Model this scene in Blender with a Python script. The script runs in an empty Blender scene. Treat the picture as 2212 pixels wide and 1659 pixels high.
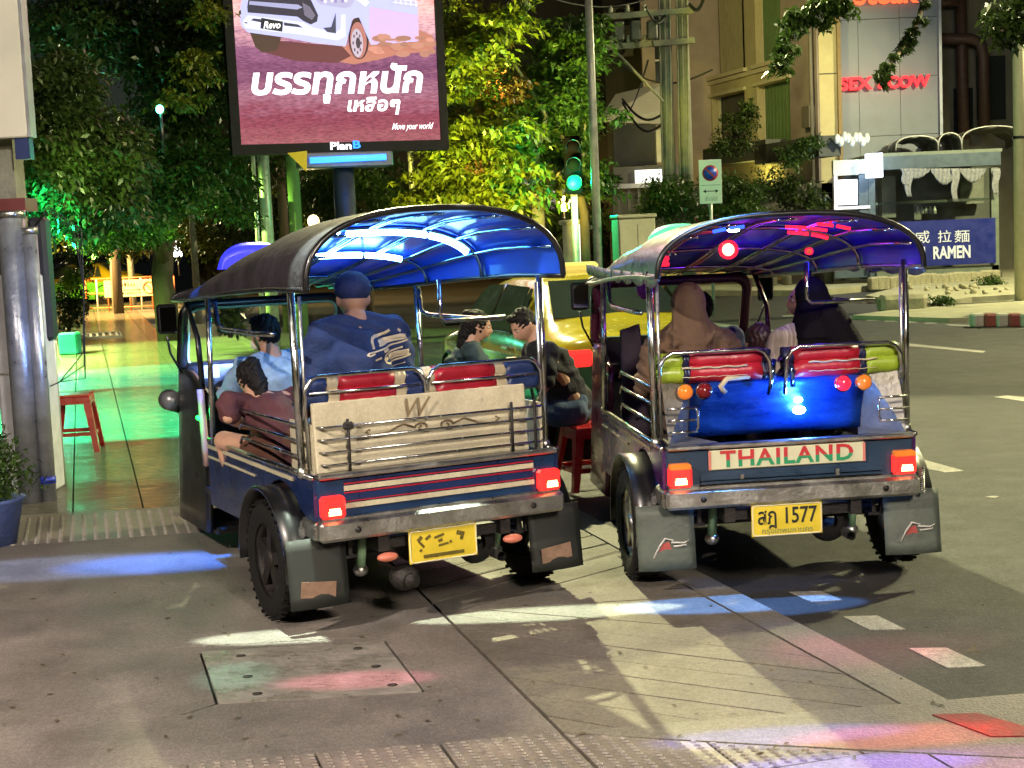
import bpy, bmesh, math, random
import numpy as np
from mathutils import Vector, Matrix, noise
R = math.radians
rnd = random.Random(7)
scene = bpy.context.scene
col = scene.collection
# ---------------------------------------------------------------- camera, sky, moon, exposure
CH, CF = 1.85, 3200.0                       # eye height, focal length in photo units (2212 wide)
cd = bpy.data.cameras.new('camera'); cam = bpy.data.objects.new('camera', cd); col.objects.link(cam)
cd.sensor_width = 36; cd.lens = CF / 2212 * 36; cd.clip_start = .05; cd.clip_end = 900
CM = Matrix.Rotation(R(90 - 5.8), 3, 'X') @ Matrix.Rotation(R(-2.5), 3, 'Z')
cam.matrix_world = Matrix.Translation((0, 0, CH)) @ CM.to_4x4()
scene.camera = cam
w = bpy.data.worlds.new('World'); scene.world = w; w.use_nodes = True
nt = w.node_tree; sky = nt.nodes.new('ShaderNodeTexSky'); sky.sky_type = 'NISHITA'; sky.sun_disc = False
sky.sun_elevation = R(8); sky.sun_rotation = R(200)
bg = nt.nodes['Background']; bg.inputs[1].default_value = .005
nt.links.new(sky.outputs[0], bg.inputs[0])
sl = bpy.data.lights.new('moon', 'SUN'); sl.energy = .012; sl.angle = R(.5); sl.color = (1, .95, .85)
so = bpy.data.objects.new('moon', sl); col.objects.link(so); so.rotation_euler = (R(82), 0, R(-160))
scene.view_settings.view_transform = 'Standard'; scene.view_settings.look = 'None'
scene.view_settings.gamma = 1; scene.view_settings.use_curve_mapping = False
scene.view_settings.exposure = 0.2
scene.cycles.max_bounces = 5; scene.cycles.diffuse_bounces = 2; scene.cycles.glossy_bounces = 3
scene.cycles.transparent_max_bounces = 10; scene.cycles.sample_clamp_indirect = 3; scene.cycles.sample_clamp_direct = 0
scene.cycles.caustics_reflective = False; scene.cycles.caustics_refractive = False
scene.cycles.use_light_tree = True

def ray(vx, vy): return CM @ Vector(((vx - 1106) / CF, -(vy - 829.5) / CF, -1))
def G(vx, vy, z=0.0):                       # where a sight line meets the level z
    d = ray(vx, vy); t = (z - CH) / d.z
    return Vector((d.x * t, d.y * t, z))
def P(vx, vy, Y):                           # where a sight line reaches the distance Y
    d = ray(vx, vy); t = Y / d.y
    return Vector((d.x * t, Y, CH + d.z * t))
SD = Vector((-math.sin(R(16)), math.cos(R(16)), 0))   # the street's direction
SR = Vector((SD.y, -SD.x, 0))
UP = Vector((0, 0, 1))

# ---------------------------------------------------------------- materials
MATS = {}
def mat(name, c=(.5, .5, .5), rough=.6, metal=0, var=.18, scale=6, bump=0, bscale=None, emit=None, es=0,
        coat=0, alpha=1, trans=0, rvar=.1, c2=None, sub=None, stretch=None, spec=.5, dirt=0, grain=0):
    if name in MATS: return MATS[name]
    m = bpy.data.materials.new(name); m.use_nodes = True; MATS[name] = m
    n = m.node_tree; b = n.nodes['Principled BSDF']; L = n.links.new
    b.inputs['Roughness'].default_value = rough; b.inputs['Metallic'].default_value = metal
    b.inputs['Specular IOR Level'].default_value = spec
    if coat: b.inputs['Coat Weight'].default_value = coat; b.inputs['Coat Roughness'].default_value = .08
    if trans: b.inputs['Transmission Weight'].default_value = trans
    if alpha < 1: b.inputs['Alpha'].default_value = alpha
    tc = n.nodes.new('ShaderNodeTexCoord'); src = tc.outputs['Object']
    if stretch:
        mp = n.nodes.new('ShaderNodeMapping'); mp.inputs['Scale'].default_value = stretch
        L(src, mp.inputs[0]); src = mp.outputs[0]
    if var or c2:
        nz = n.nodes.new('ShaderNodeTexNoise'); nz.inputs['Scale'].default_value = scale
        nz.inputs['Detail'].default_value = 7; nz.inputs['Roughness'].default_value = .62; L(src, nz.inputs['Vector'])
        cr = n.nodes.new('ShaderNodeValToRGB'); cr.color_ramp.elements[0].position = .3; cr.color_ramp.elements[1].position = .7
        a = c2 or tuple(x * (1 - var) for x in c); z = c if c2 else tuple(min(1, x * (1 + var)) for x in c)
        cr.color_ramp.elements[0].color = (*a, 1); cr.color_ramp.elements[1].color = (*z, 1)
        L(nz.outputs[0], cr.inputs[0]); L(cr.outputs[0], b.inputs['Base Color']); last = cr.outputs[0]
        def mul(sc, lo, p0, p1, kind='ShaderNodeTexNoise', det=6):
            t = n.nodes.new(kind); t.inputs['Scale'].default_value = sc; L(src, t.inputs['Vector'])
            if kind == 'ShaderNodeTexNoise': t.inputs['Detail'].default_value = det; t.inputs['Roughness'].default_value = .65
            q = n.nodes.new('ShaderNodeValToRGB'); q.color_ramp.elements[0].position = p0; q.color_ramp.elements[1].position = p1
            q.color_ramp.elements[0].color = (lo, lo, lo, 1); L(t.outputs[0], q.inputs[0])
            x = n.nodes.new('ShaderNodeMixRGB'); x.blend_type = 'MULTIPLY'; x.inputs[0].default_value = 1; L(last, x.inputs[1]); L(q.outputs[0], x.inputs[2]); return x.outputs[0]
        if dirt:
            last = mul(.55, 1 - dirt * .55, .38, .62); last = mul(2.6, 1 - dirt * .4, .36, .5, det=10)
            last = mul(5.5, 1 - dirt * .75, .045, .075, 'ShaderNodeTexVoronoi'); last = mul(1.7, 1 - dirt * .6, .02, .035, 'ShaderNodeTexVoronoi')
        if grain: last = mul(110, 1 - grain, .4, .62, det=2); last = mul(38, 1 - grain * .75, .42, .6, det=4)
        if dirt or grain: L(last, b.inputs['Base Color'])
        if rvar:
            mr = n.nodes.new('ShaderNodeMapRange'); mr.inputs['To Min'].default_value = max(.02, rough - rvar)
            mr.inputs['To Max'].default_value = min(1, rough + rvar); mr.inputs['From Min'].default_value = .3; mr.inputs['From Max'].default_value = .7
            L(nz.outputs[0], mr.inputs[0]); L(mr.outputs[0], b.inputs['Roughness'])
    else: b.inputs['Base Color'].default_value = (*c, 1)
    if bump:
        n2 = n.nodes.new('ShaderNodeTexNoise'); n2.inputs['Scale'].default_value = bscale or scale * 6
        n2.inputs['Detail'].default_value = 5; L(src, n2.inputs['Vector'])
        bp = n.nodes.new('ShaderNodeBump'); bp.inputs['Strength'].default_value = bump; bp.inputs['Distance'].default_value = .02
        L(n2.outputs[0], bp.inputs['Height']); L(bp.outputs[0], b.inputs['Normal'])
    if emit: b.inputs['Emission Color'].default_value = (*emit, 1); b.inputs['Emission Strength'].default_value = es
    return m
def emis(name, c, s):
    return mat(name, tuple(.3 * x for x in c), var=0, emit=c, es=s)

# ---------------------------------------------------------------- mesh building
class MB:
    """collects shapes, each with its own material, and links them as one mesh object"""
    def __init__(s): s.v = []; s.f = []; s.mi = []; s.ms = []; s.cur = 0; s.sm = []
    def m(s, m):
        if m not in s.ms: s.ms.append(m)
        s.cur = s.ms.index(m); return s
    def add(s, vs, fs, smooth=False, M=None):
        o = len(s.v)
        for p in vs: s.v.append(tuple(M @ Vector(p)) if M else tuple(p))
        for f in fs: s.f.append([i + o for i in f]); s.mi.append(s.cur); s.sm.append(smooth)
        return s
    def box(s, c, d, M=None, rot=None, bev=0, taper=1.0):
        x, y, z = d[0] / 2, d[1] / 2, d[2] / 2
        T = Matrix.Translation(c)
        if rot: T = T @ (Matrix.Rotation(rot[2], 4, 'Z') @ Matrix.Rotation(rot[1], 4, 'Y') @ Matrix.Rotation(rot[0], 4, 'X'))
        if M: T = M @ T
        if bev:
            b = min(bev, x * .9, y * .9, z * .9); vs = []
            for sx in (-1, 1):
                for sy in (-1, 1):
                    for sz in (-1, 1):
                        vs += [(sx * x, sy * (y - b), sz * (z - b)), (sx * (x - b), sy * y, sz * (z - b)), (sx * (x - b), sy * (y - b), sz * z)]
            bm = bmesh.new()
            for p in vs: bm.verts.new(p)
            bmesh.ops.convex_hull(bm, input=bm.verts); bm.normal_update()
            bmesh.ops.dissolve_limit(bm, angle_limit=.01, verts=bm.verts, edges=bm.edges)
            bm.verts.index_update()
            s.add([v.co[:] for v in bm.verts], [[v.index for v in f.verts] for f in bm.faces], M=T); bm.free(); return s
        t = taper
        vs = [(-x, -y, -z), (x, -y, -z), (x, y, -z), (-x, y, -z), (-x * t, -y * t, z), (x * t, -y * t, z), (x * t, y * t, z), (-x * t, y * t, z)]
        return s.add(vs, [(0, 3, 2, 1), (4, 5, 6, 7), (0, 1, 5, 4), (1, 2, 6, 5), (2, 3, 7, 6), (3, 0, 4, 7)], M=T)
    def tube(s, pts, r, n=8, cap=True, closed=False, M=None, flat=1.0):
        pts = [Vector(p) for p in pts]; k = len(pts); rs = r if isinstance(r, (list, tuple)) else [r] * k
        vs = []; up = None
        for i, p in enumerate(pts):
            a = pts[(i - 1) % k] if (closed or i > 0) else p; b = pts[(i + 1) % k] if (closed or i < k - 1) else p
            t = (b - a).normalized()
            if up is None:
                up = Vector((0, 0, 1)) if abs(t.z) < .9 else Vector((1, 0, 0))
            x = t.cross(up).normalized(); up2 = x.cross(t).normalized(); up = up2
            for j in range(n):
                an = 2 * math.pi * j / n
                vs.append(p + (x * math.cos(an) + up2 * math.sin(an) * flat) * rs[i])
        fs = []
        for i in range(k if closed else k - 1):
            for j in range(n):
                a = i * n + j; b = i * n + (j + 1) % n; c = ((i + 1) % k) * n + (j + 1) % n; d = ((i + 1) % k) * n + j
                fs.append((a, d, c, b))
        if cap and not closed: fs += [tuple(range(n)), tuple((k - 1) * n + n - 1 - j for j in range(n))]
        return s.add([tuple(v) for v in vs], fs, True, M)
    def lathe(s, prof, n=20, axis='Z', c=(0, 0, 0), M=None, closed=False):
        """prof: (radius, height) pairs turned round an axis"""
        vs = []
        for r, h in prof:
            for j in range(n):
                a = 2 * math.pi * j / n; x, y = r * math.cos(a), r * math.sin(a)
                vs.append({'Z': (x, y, h), 'X': (h, x, y), 'Y': (x, h, y)}[axis])
        vs = [(a + c[0], b + c[1], d + c[2]) for a, b, d in vs]
        k = len(prof); fs = []
        for i in range(k if closed else k - 1):
            for j in range(n):
                fs.append((i * n + j, i * n + (j + 1) % n, ((i + 1) % k) * n + (j + 1) % n, ((i + 1) % k) * n + j))
        return s.add(vs, fs, True, M)
    def disc(s, c, r, nrm, th=.01, n=16, M=None):
        nv = Vector(nrm).normalized(); return s.tube([Vector(c), Vector(c) + nv * th], r, n, M=M)
    def prism(s, poly, z0, z1, M=None):
        """poly: 2-D outline, extruded from z0 to z1 along the local z"""
        n = len(poly)
        a = sum(poly[i][0] * poly[(i + 1) % n][1] - poly[(i + 1) % n][0] * poly[i][1] for i in range(n))
        if a < 0: poly = poly[::-1]
        vs = [(p[0], p[1], z0) for p in poly] + [(p[0], p[1], z1) for p in poly]
        fs = [tuple(range(n - 1, -1, -1)), tuple(range(n, 2 * n))] + [(i, (i + 1) % n, n + (i + 1) % n, n + i) for i in range(n)]
        return s.add(vs, fs, M=M)
    def grid(s, fn, nu, nv, smooth=True, M=None, th=0):
        vs = []; fs = []
        for i in range(nu + 1):
            for j in range(nv + 1): vs.append(tuple(fn(i / nu, j / nv)))
        for i in range(nu):
            for j in range(nv):
                a = i * (nv + 1) + j; fs.append((a, a + 1, a + nv + 2, a + nv + 1))
        return s.add(vs, fs, smooth, M)
    def ell(s, c, r, nu=12, nv=8, M=None, rot=None):
        T = Matrix.Translation(c)
        if rot: T = T @ (Matrix.Rotation(rot[2], 4, 'Z') @ Matrix.Rotation(rot[1], 4, 'Y') @ Matrix.Rotation(rot[0], 4, 'X'))
        if M: T = M @ T
        vs = [(0, 0, -r[2])]; fs = []
        for i in range(1, nv):
            a = math.pi * i / nv - math.pi / 2
            for j in range(nu):
                b = 2 * math.pi * j / nu; vs.append((r[0] * math.cos(a) * math.cos(b), r[1] * math.cos(a) * math.sin(b), r[2] * math.sin(a)))
        vs.append((0, 0, r[2])); e = len(vs) - 1
        for j in range(nu): fs.append((0, 1 + (j + 1) % nu, 1 + j)); fs.append((e, e - nu + j, e - nu + (j + 1) % nu))
        for i in range(nv - 2):
            for j in range(nu):
                a = 1 + i * nu + j; b = 1 + i * nu + (j + 1) % nu; fs.append((a, b, b + nu, a + nu))
        return s.add(vs, fs, True, T)
    def mesh(s, name):
        me = bpy.data.meshes.new(name); me.from_pydata(s.v, [], s.f)
        for m in s.ms: me.materials.append(m)
        if len(s.ms): me.polygons.foreach_set('material_index', s.mi)
        me.polygons.foreach_set('use_smooth', s.sm); me.update(); return me
    def build(s, name, m=None, parent=None, solid=0, sub=0, smooth=None):
        if m is not None:
            if s.ms and len(s.ms) > 0: pass
            else: s.ms = [m]
        me = s.mesh(name); o = bpy.data.objects.new(name, me); col.objects.link(o)
        if parent: o.parent = parent
        if smooth is not None: me.polygons.foreach_set('use_smooth', [smooth] * len(me.polygons))
        if solid:
            md = o.modifiers.new('solid', 'SOLIDIFY'); md.thickness = solid; md.offset = 0
        if sub:
            md = o.modifiers.new('sub', 'SUBSURF'); md.levels = md.render_levels = sub
        return o
def tag(o, label=None, cat=None, group=None, kind=None):
    if label: o['label'] = label
    if cat: o['category'] = cat
    if group: o['group'] = group
    if kind: o['kind'] = kind
    return o
def thing(name, label, cat, loc=(0, 0, 0), rz=0, group=None, scale=1):
    o = bpy.data.objects.new(name, None); o.empty_display_size = .2; col.objects.link(o)
    o.location = loc; o.rotation_euler = (0, 0, rz); o.scale = (scale,) * 3
    return tag(o, label, cat, group)
def copy_tree(o, parent=None):
    c = o.copy(); col.objects.link(c); c.parent = parent
    for ch in list(o.children): copy_tree(ch, c)
    return c
FONTS = {}
def text(name, s, m, size, parent=None, M=Matrix(), depth=.004, align='CENTER', shear=0, bold=0, sx=1.0, spacing=1.0):
    """lettering as real, slightly raised geometry in the local xz plane facing -y"""
    cu = bpy.data.curves.new(name, 'FONT'); cu.body = s; cu.size = size; cu.align_x = align; cu.align_y = 'CENTER'
    cu.extrude = depth / 2; cu.shear = shear; cu.offset = bold; cu.resolution_u = 3; cu.space_character = spacing
    t = bpy.data.objects.new('tmp', cu); col.objects.link(t)
    dg = bpy.context.evaluated_depsgraph_get(); dg.update()
    me = bpy.data.meshes.new_from_object(t.evaluated_get(dg)); bpy.data.objects.remove(t)
    me.transform(M @ Matrix.Rotation(R(90), 4, 'X') @ Matrix.Diagonal((sx, 1, 1, 1))); me.materials.clear(); me.materials.append(m)
    o = bpy.data.objects.new(name, me); col.objects.link(o)
    if parent: o.parent = parent
    return o
def light(kind, name, loc, tgt, energy, color, parent=None, size=.3, angle=60, blend=.4, scl=None, shape=None):
    l = bpy.data.lights.new(name, kind); l.energy = energy; l.color = color
    if kind == 'SPOT': l.spot_size = R(angle); l.spot_blend = blend; l.shadow_soft_size = size
    elif kind == 'AREA':
        l.size = size
        if shape: l.shape = 'RECTANGLE'; l.size_y = shape
    else: l.shadow_soft_size = size
    o = bpy.data.objects.new(name, l); col.objects.link(o)
    o.location = loc
    if tgt is not None: o.rotation_euler = (Vector(tgt) - Vector(loc)).to_track_quat('-Z', 'Y').to_euler()
    if scl: o.scale = scl
    if parent: o.parent = parent
    return o
chrome = mat('chrome', (.68, .68, .65), .2, 1, var=.18, scale=20, dirt=.3)
chrome_w = mat('brushed steel', (.66, .66, .62), .34, 1, var=.2, scale=9, bump=.2, bscale=40, dirt=.25, grain=.15)
black = mat('black paint', (.006, .006, .007), .32, 0, var=.4, scale=5, coat=.25)
rubber = mat('rubber', (.009, .009, .009), .8, spec=.25, var=.3, scale=30, bump=.2)
darkm = mat('dark grease metal', (.025, .022, .02), .55, .4, var=.4, scale=18, bump=.3)
whitep = mat('white paint', (.7, .7, .66), .5, var=.1)
# ================================================================ GROUND
concrete = mat('concrete', (.31, .275, .24), .58, var=.2, scale=2.2, bump=.4, bscale=70, c2=(.23, .205, .18), rvar=.14, dirt=.5, grain=.3)
concrete2 = mat('pale kerb concrete', (.29, .265, .215), .65, var=.15, scale=3, bump=.4, bscale=80, c2=(.2, .185, .15), dirt=.5, grain=.3)
stamped = mat('grooved concrete', (.27, .245, .2), .68, spec=.3, var=.2, scale=3, bump=.35, bscale=16, c2=(.2, .18, .145), rvar=.15, dirt=.55, grain=.3)
asphalt = mat('asphalt', (.075, .072, .062), .7, var=.25, scale=4, bump=.6, bscale=260, c2=(.05, .048, .043), rvar=.1, dirt=.6, grain=.55)
wetpave = mat('wet pavement', (.2, .185, .15), .15, var=.25, scale=5, bump=.9, bscale=7, c2=(.12, .11, .085), rvar=.12, stretch=(1, 4, 1), dirt=.4)
base_m = mat('joint dirt', (.03, .026, .02), .9, var=.3)
linep = mat('road paint', (.62, .6, .52), .6, var=.15, scale=25, bump=.4, bscale=150, c2=(.36, .34, .3), grain=.45, dirt=.5)
def struct(o, name=None): tag(o, kind='structure'); return o

mb = MB(); mb.m(asphalt)
mb.add([(-350, -60, -.03), (350, -60, -.03), (350, 500, -.03), (-350, 500, -.03)], [(0, 1, 2, 3)])
struct(mb.build('road'))
def xy(*a): return [(p.x, p.y) for p in (G(*q) for q in a)]
def split(poly, p, q, gap):
    """cut a convex outline along the line pq, leaving a joint"""
    p = Vector(p); q = Vector(q); d = (q - p).normalized(); n = Vector((-d.y, d.x)); out = []
    for sgn in (1, -1):
        res = []; k = len(poly)
        for i in range(k):
            a = Vector(poly[i]); b = Vector(poly[(i + 1) % k]); da = (a - p).dot(n) * sgn - gap / 2; db = (b - p).dot(n) * sgn - gap / 2
            if da >= 0: res.append(tuple(a))
            if da * db < 0: t = da / (da - db); res.append(tuple(a.lerp(b, t)))
        if len(res) >= 3: out.append(res)
    return out
def cut(polys, lines, gap=.014):
    for (p, q) in lines:
        nx = []
        for po in polys: nx += split(po, p, q, gap)
        polys = nx
    return polys
def inset(poly, g):
    c = Vector((sum(p[0] for p in poly) / len(poly), sum(p[1] for p in poly) / len(poly))); return poly
def slabs(parent, polys, m, name, z=.0, th=.05, jitter=.0015):
    for po in polys:
        dz = rnd.uniform(-jitter, jitter); b = MB().m(m); b.prism(po, z - th, z + dz)
        b.build(name, parent=parent)
def sr(s, r):                               # a point by its distance along the street and across it
    v = SD * s + SR * r; return (v.x, v.y)
def r_of(p): return p[0] * SR.x + p[1] * SR.y
def s_of(p): return p[0] * SD.x + p[1] * SD.y
A1, A2 = xy((870, 1240), (1220, 1590)); B1, B2 = xy((1480, 1265), (2000, 1550)); C1, C2 = xy((1568, 1262), (2099, 1541))
rA = (r_of(A1) + r_of(A2)) / 2; rB = (r_of(B1) + r_of(B2)) / 2; rC = (r_of(C1) + r_of(C2)) / 2
strip1, strip2 = xy((691, 1626), (1215, 1582))          # near tactile band, its far edge
dS = (Vector(strip2) - Vector(strip1)).normalized()
def on_strip(r, off=0):                                 # where the band's edge crosses the line r
    p = Vector(strip1); n = Vector((SR.x, SR.y)); t = (r - off - p.dot(n)) / dS.dot(n); return p + dS * t
def sS(r): q = on_strip(r); return s_of(q)
pav = bpy.data.objects.new('pavement', None); col.objects.link(pav); struct(pav)
# bedding under the slabs (shows in the joints)
bd = MB().m(base_m)
bd.add([(*sr(-3, -14), -.02), (*sr(-3, rC + 3), -.02), (*sr(sS(rC), rC), -.02), (*sr(75, rC), -.02), (*sr(75, -14), -.02)], [(0, 1, 2, 3, 4)])
bd.build('bedding', parent=pav)
# big concrete apron left of joint A, with the opening for the manhole
lt1, lt2 = xy((42, 1178), (385, 1153)); lu1, lu2 = xy((42, 1113), (385, 1094))
dT = (Vector(lt2) - Vector(lt1)).normalized()
def on_line(p, d, r): n = Vector((SR.x, SR.y)); p = Vector(p); return p + d * ((r - p.dot(n)) / d.dot(n))
rl = -9.0
g = .008
far_l, far_r = on_line(lt1, dT, rl), on_line(lt1, dT, rA - g)
near_l, near_r = on_strip(rl), on_strip(rA - g)
h = [Vector(p) for p in xy((355, 1400), (880, 1370), (1003, 1503), (390, 1545))]
b = MB().m(concrete)
for q in ([far_l, far_r, h[1], h[0]], [far_r, near_r, h[2], h[1]], [near_r, near_l, h[3], h[2]], [near_l, far_l, h[0], h[3]]):
    b.prism([tuple(p) for p in q], -.05, 0)
b.build('concrete_apron', parent=pav)
mh = thing('manhole_cover', 'flat rectangular concrete manhole cover with small lifting holes in the driveway', 'manhole cover', (0, 0, 0))
k = [Vector(p) for p in xy((430, 1407), (832, 1383), (918, 1494), (466, 1521))]
def shr(q, d=.006):
    c = sum(q, Vector((0, 0))) / len(q); return [tuple(p + (c - p).normalized() * d) for p in q]
fr = MB().m(concrete)
fr.prism(shr([h[0], k[0], k[3], h[3]], .008), -.05, -.001); fr.prism(shr([k[1], h[1], h[2], k[2]], .008), -.05, -.001)
fr.prism(shr([h[0], h[1], k[1], k[0]], .004), -.05, -.002); fr.prism(shr([k[3], k[2], h[2], h[3]], .004), -.05, -.002)
fr.build('frame', parent=mh)
cover_m = mat('worn cover concrete', (.3, .28, .25), .33, var=.3, scale=5, bump=.5, bscale=22, c2=(.16, .15, .12), rvar=.2)
cv = MB().m(cover_m); cv.prism(shr(k, .016), -.05, .002); cv.build('cover', parent=mh)
for (x, y) in ((520, 1418), (535, 1463), (556, 1512 - 12), (773, 1402), (812, 1441), (848, 1487 - 6)):
    p = G(x, y); o = MB().m(base_m); o.disc((p.x, p.y, .0022), .022, UP, .002, 12); o.build('lifting_hole', parent=mh)
# grooved strip between A and B
far = 30
polyAB = [tuple(on_strip(rA + g)), tuple(on_strip(rB - g)), sr(12.2, rB - g), sr(12.2, rA + g)]
lines = []
for (x0, y0, x1, y1) in ((1020, 525, 2212, 665), (1070, 608, 2212, 757), (1180, 722, 2212, 857), (1330, 835, 2212, 965), (1440, 965, 1830, 1030), (1000, 435, 2212, 580), (900, 345, 2212, 500), (1190, 320, 2212, 400)):
    lines.append(xy(((800 + x0 / 2.458) * .864, (1400 + y0 / 2.458) * .864), ((800 + x1 / 2.458) * .864, (1400 + y1 / 2.458) * .864)))
up = []
for (x0, y0, x1, y1) in ((300, 1385, 580, 1320), (365, 1450, 690, 1370), (470, 1520, 740, 1445), (960, 1478, 1490, 1335), (1200, 1325, 1475, 1250), (1200, 1245, 1450, 1188), (1200, 1170, 1360, 1135), (1200, 1110, 1290, 1095)):
    up.append(xy(((900 + x0 / 2.37) * .864, (860 + y0 / 2.37) * .864), ((900 + x1 / 2.37) * .864, (860 + y1 / 2.37) * .864)))
mid = [(on_line(G(900, 1325).xy, Vector((1, .07)).normalized(), r)) for r in (rA, rB)]
lo, = [q for q in split(polyAB, mid[0], mid[1], .0) if s_of(q[0]) < s_of(mid[0]) + 1e-3][:1] or [polyAB]
both = split(polyAB, mid[0], mid[1], .012)
both.sort(key=lambda q: sum(s_of(p) for p in q) / len(q))
slabs(pav, cut([both[0]], [(a, b_) for a, b_ in lines], .009), stamped, 'grooved_slab')
slabs(pav, cut([both[1]], [(a, b_) for a, b_ in up], .012), stamped, 'grooved_slab')
slabs(pav, cut([[sr(12.22, rA + g), sr(12.22, rB - g), sr(75, rB - g), sr(75, rA + g)]], [(sr(s, rA), sr(s, rB)) for s in range(14, 75, 3)], .02), stamped, 'grooved_slab')
# gutter band between B and C
slabs(pav, cut([[tuple(on_strip(rB + g)), tuple(on_strip(rC)), sr(75, rC), sr(75, rB + g)]], [(sr(s, rB), sr(s, rC)) for s in (9.3, 12.6, 16, 20, 25, 31, 40, 50)], .012), concrete2, 'gutter_slab')
# far sidewalk left of A beyond the tactile band
dU = (Vector(lu2) - Vector(lu1)).normalized()
fu_l, fu_r = on_line(lu1, dU, rl), on_line(lu1, dU, rA - g)
r1 = r_of(xy((161, 959))[0]); r2 = r_of(xy((242, 829))[0])
cl = []
for (x0, y0, x1, y1) in ((110, 1078, 385, 1062), (110, 1046, 385, 1034)):
    a, c = xy((x0, y0), (x1, y1)); cl.append((a, c))
walk = [tuple(fu_l), tuple(fu_r), sr(75, rA - g), sr(75, rl)]
ws = cut([walk], cl + [(sr(0, r), sr(70, r)) for r in (r1 - 1.9, r1, r2, r2 + .95)] + [(sr(s, rl), sr(s + 1.2, rA)) for s in (14, 17.5, 22, 27, 33, 41, 52)], .012)
slabs(pav, ws, wetpave, 'sidewalk_slab')
# tactile band on the left: tiles with raised studs
tact = mat('tactile tile', (.34, .3, .25), .45, var=.22, scale=6, bump=.3, c2=(.2, .18, .15), dirt=.4, grain=.25)
slabs(pav, cut([[tuple(far_l + dT * 0), tuple(far_r), tuple(fu_r), tuple(fu_l)]], [(sr(0, r1 + .45 * i), sr(30, r1 + .45 * i)) for i in range(-8, 9)], .008), tact, 'tactile_tile')
def studs(pts, name, m, rx=.011, ry=.02, hz_=.006, ang=0, parent=None):
    V = []; Fc = []
    c, s_ = math.cos(ang), math.sin(ang)
    for (x, y) in pts:
        o = len(V)
        for rr, zz in ((1, 0), (.6, hz_)):
            for j in range(6):
                a = j * math.pi / 3; u, v_ = rr * rx * math.cos(a), rr * ry * math.sin(a)
                V.append((x + u * c - v_ * s_, y + u * s_ + v_ * c, zz))
        Fc.append(tuple(o + 6 + j for j in range(6)))
        for j in range(6): Fc.append((o + j, o + (j + 1) % 6, o + 6 + (j + 1) % 6, o + 6 + j))
    me = bpy.data.meshes.new(name); me.from_pydata(V, [], Fc); me.materials.append(m); me.update()
    o = bpy.data.objects.new(name, me); col.objects.link(o); o.parent = parent; o['kind'] = 'stuff'; return o
pts = []
s0 = .5 * (s_of(far_l) + s_of(far_r))
for i in range(-60, 60):
    for j in range(30):
        r_ = r1 + .074 * i
        if r_ > rA - .03: continue
        a = on_line(lt1, dT, r_); b_ = on_line(lu1, dU, r_)
        t = (j + .5) * .033
        if t < (b_ - a).length - .02: q = a + (b_ - a).normalized() * t; pts.append((q.x, q.y))
studs(pts, 'tactile_studs', tact, ang=R(16 + 90), parent=pav, rx=.009, ry=.019, hz_=.007)
# near tactile band, beyond it the plain paving at the photographer's feet
tile_lines = [(sr(-5, rA - .45 * i), sr(12, rA - .45 * i)) for i in range(1, 14)]
nb = [tuple(on_strip(rl)), tuple(on_strip(rA - g)), tuple(on_strip(rA - g) - Vector(SD.xy) * .75), tuple(on_strip(rl) - Vector(SD.xy) * .75)]
slabs(pav, cut([nb], tile_lines, .012), tact, 'tactile_tile')
slabs(pav, cut([[nb[3], nb[2], sr(-3, rA - g), sr(-3, rl)]], [(sr(-4, r), sr(9, r)) for r in np.arange(rl + 1, rA, .9)] + [(sr(s, rl), sr(s, rA)) for s in (0, 1.2, 2.4, 3.6)], .012), concrete, 'paving_slab')
T1, T2, T3 = [Vector(p) for p in xy((1434, 1596), (1891, 1621), (2260, 1639))]
T4, T5 = [Vector(p) for p in xy((1434, 1645), (2000, 1606))]
e0 = on_strip(rA + g)
e9 = on_strip(rC + 3)
slabs(pav, [[tuple(e0), tuple(T1), tuple(T2 - Vector((.0, .0))), tuple(T3), tuple(e9)][::-1]], concrete2, 'paving_slab')
lowt = [tuple(e0 - Vector((0, .012))), tuple(T1 - Vector((0, .012))), tuple(T2 - Vector((0, .012))), sr(sS(rA) - .75, rA + g)]
n0 = Vector(sr(sS(rA) - .62, rA + g))
tri = [tuple(e0 - Vector((0, .012))), tuple(T1 - Vector((0, .012))), tuple(T2 - Vector((0, .012))), tuple(n0)]
slabs(pav, cut([tri], [(sr(-5, rA + .45 * i), sr(12, rA + .45 * i)) for i in range(1, 8)], .012), tact, 'tactile_tile')
d2 = Vector((.012, -.012))
slabs(pav, cut([[tuple(n0 + d2), tuple(T2 + d2), tuple(T3 + d2), sr(-3, rC + 3), sr(-3, rA + g)]], [(sr(-5, rA + 1.1), sr(9, rA + 1.1)), (sr(-5, rA + 2.2), sr(9, rA + 2.2))], .012), concrete, 'paving_slab')
pts = []
def inside(p, poly):
    s_ = 0; n = len(poly)
    for i in range(n):
        a, b_ = poly[i], poly[(i + 1) % n]; c = (b_[0] - a[0]) * (p[1] - a[1]) - (b_[1] - a[1]) * (p[0] - a[0])
        if abs(c) < 1e-9: continue
        if s_ == 0: s_ = 1 if c > 0 else -1
        elif s_ * c < 0: return False
    return True
for i in range(-75, 60):
    r_ = rA + .055 * i + .02
    for j in range(0, 24):
        q = on_strip(r_) - Vector(SD.xy) * (.02 + .034 * j)
        if i < 0:
            if ((-i * .055) % .45) < .03: continue
            pts.append((q.x, q.y))
        elif inside(q, tri): pts.append((q.x, q.y))
studs(pts, 'tactile_studs', tact, ang=R(16 + 60), parent=pav, rx=.008, ry=.016, hz_=.006)
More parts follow.
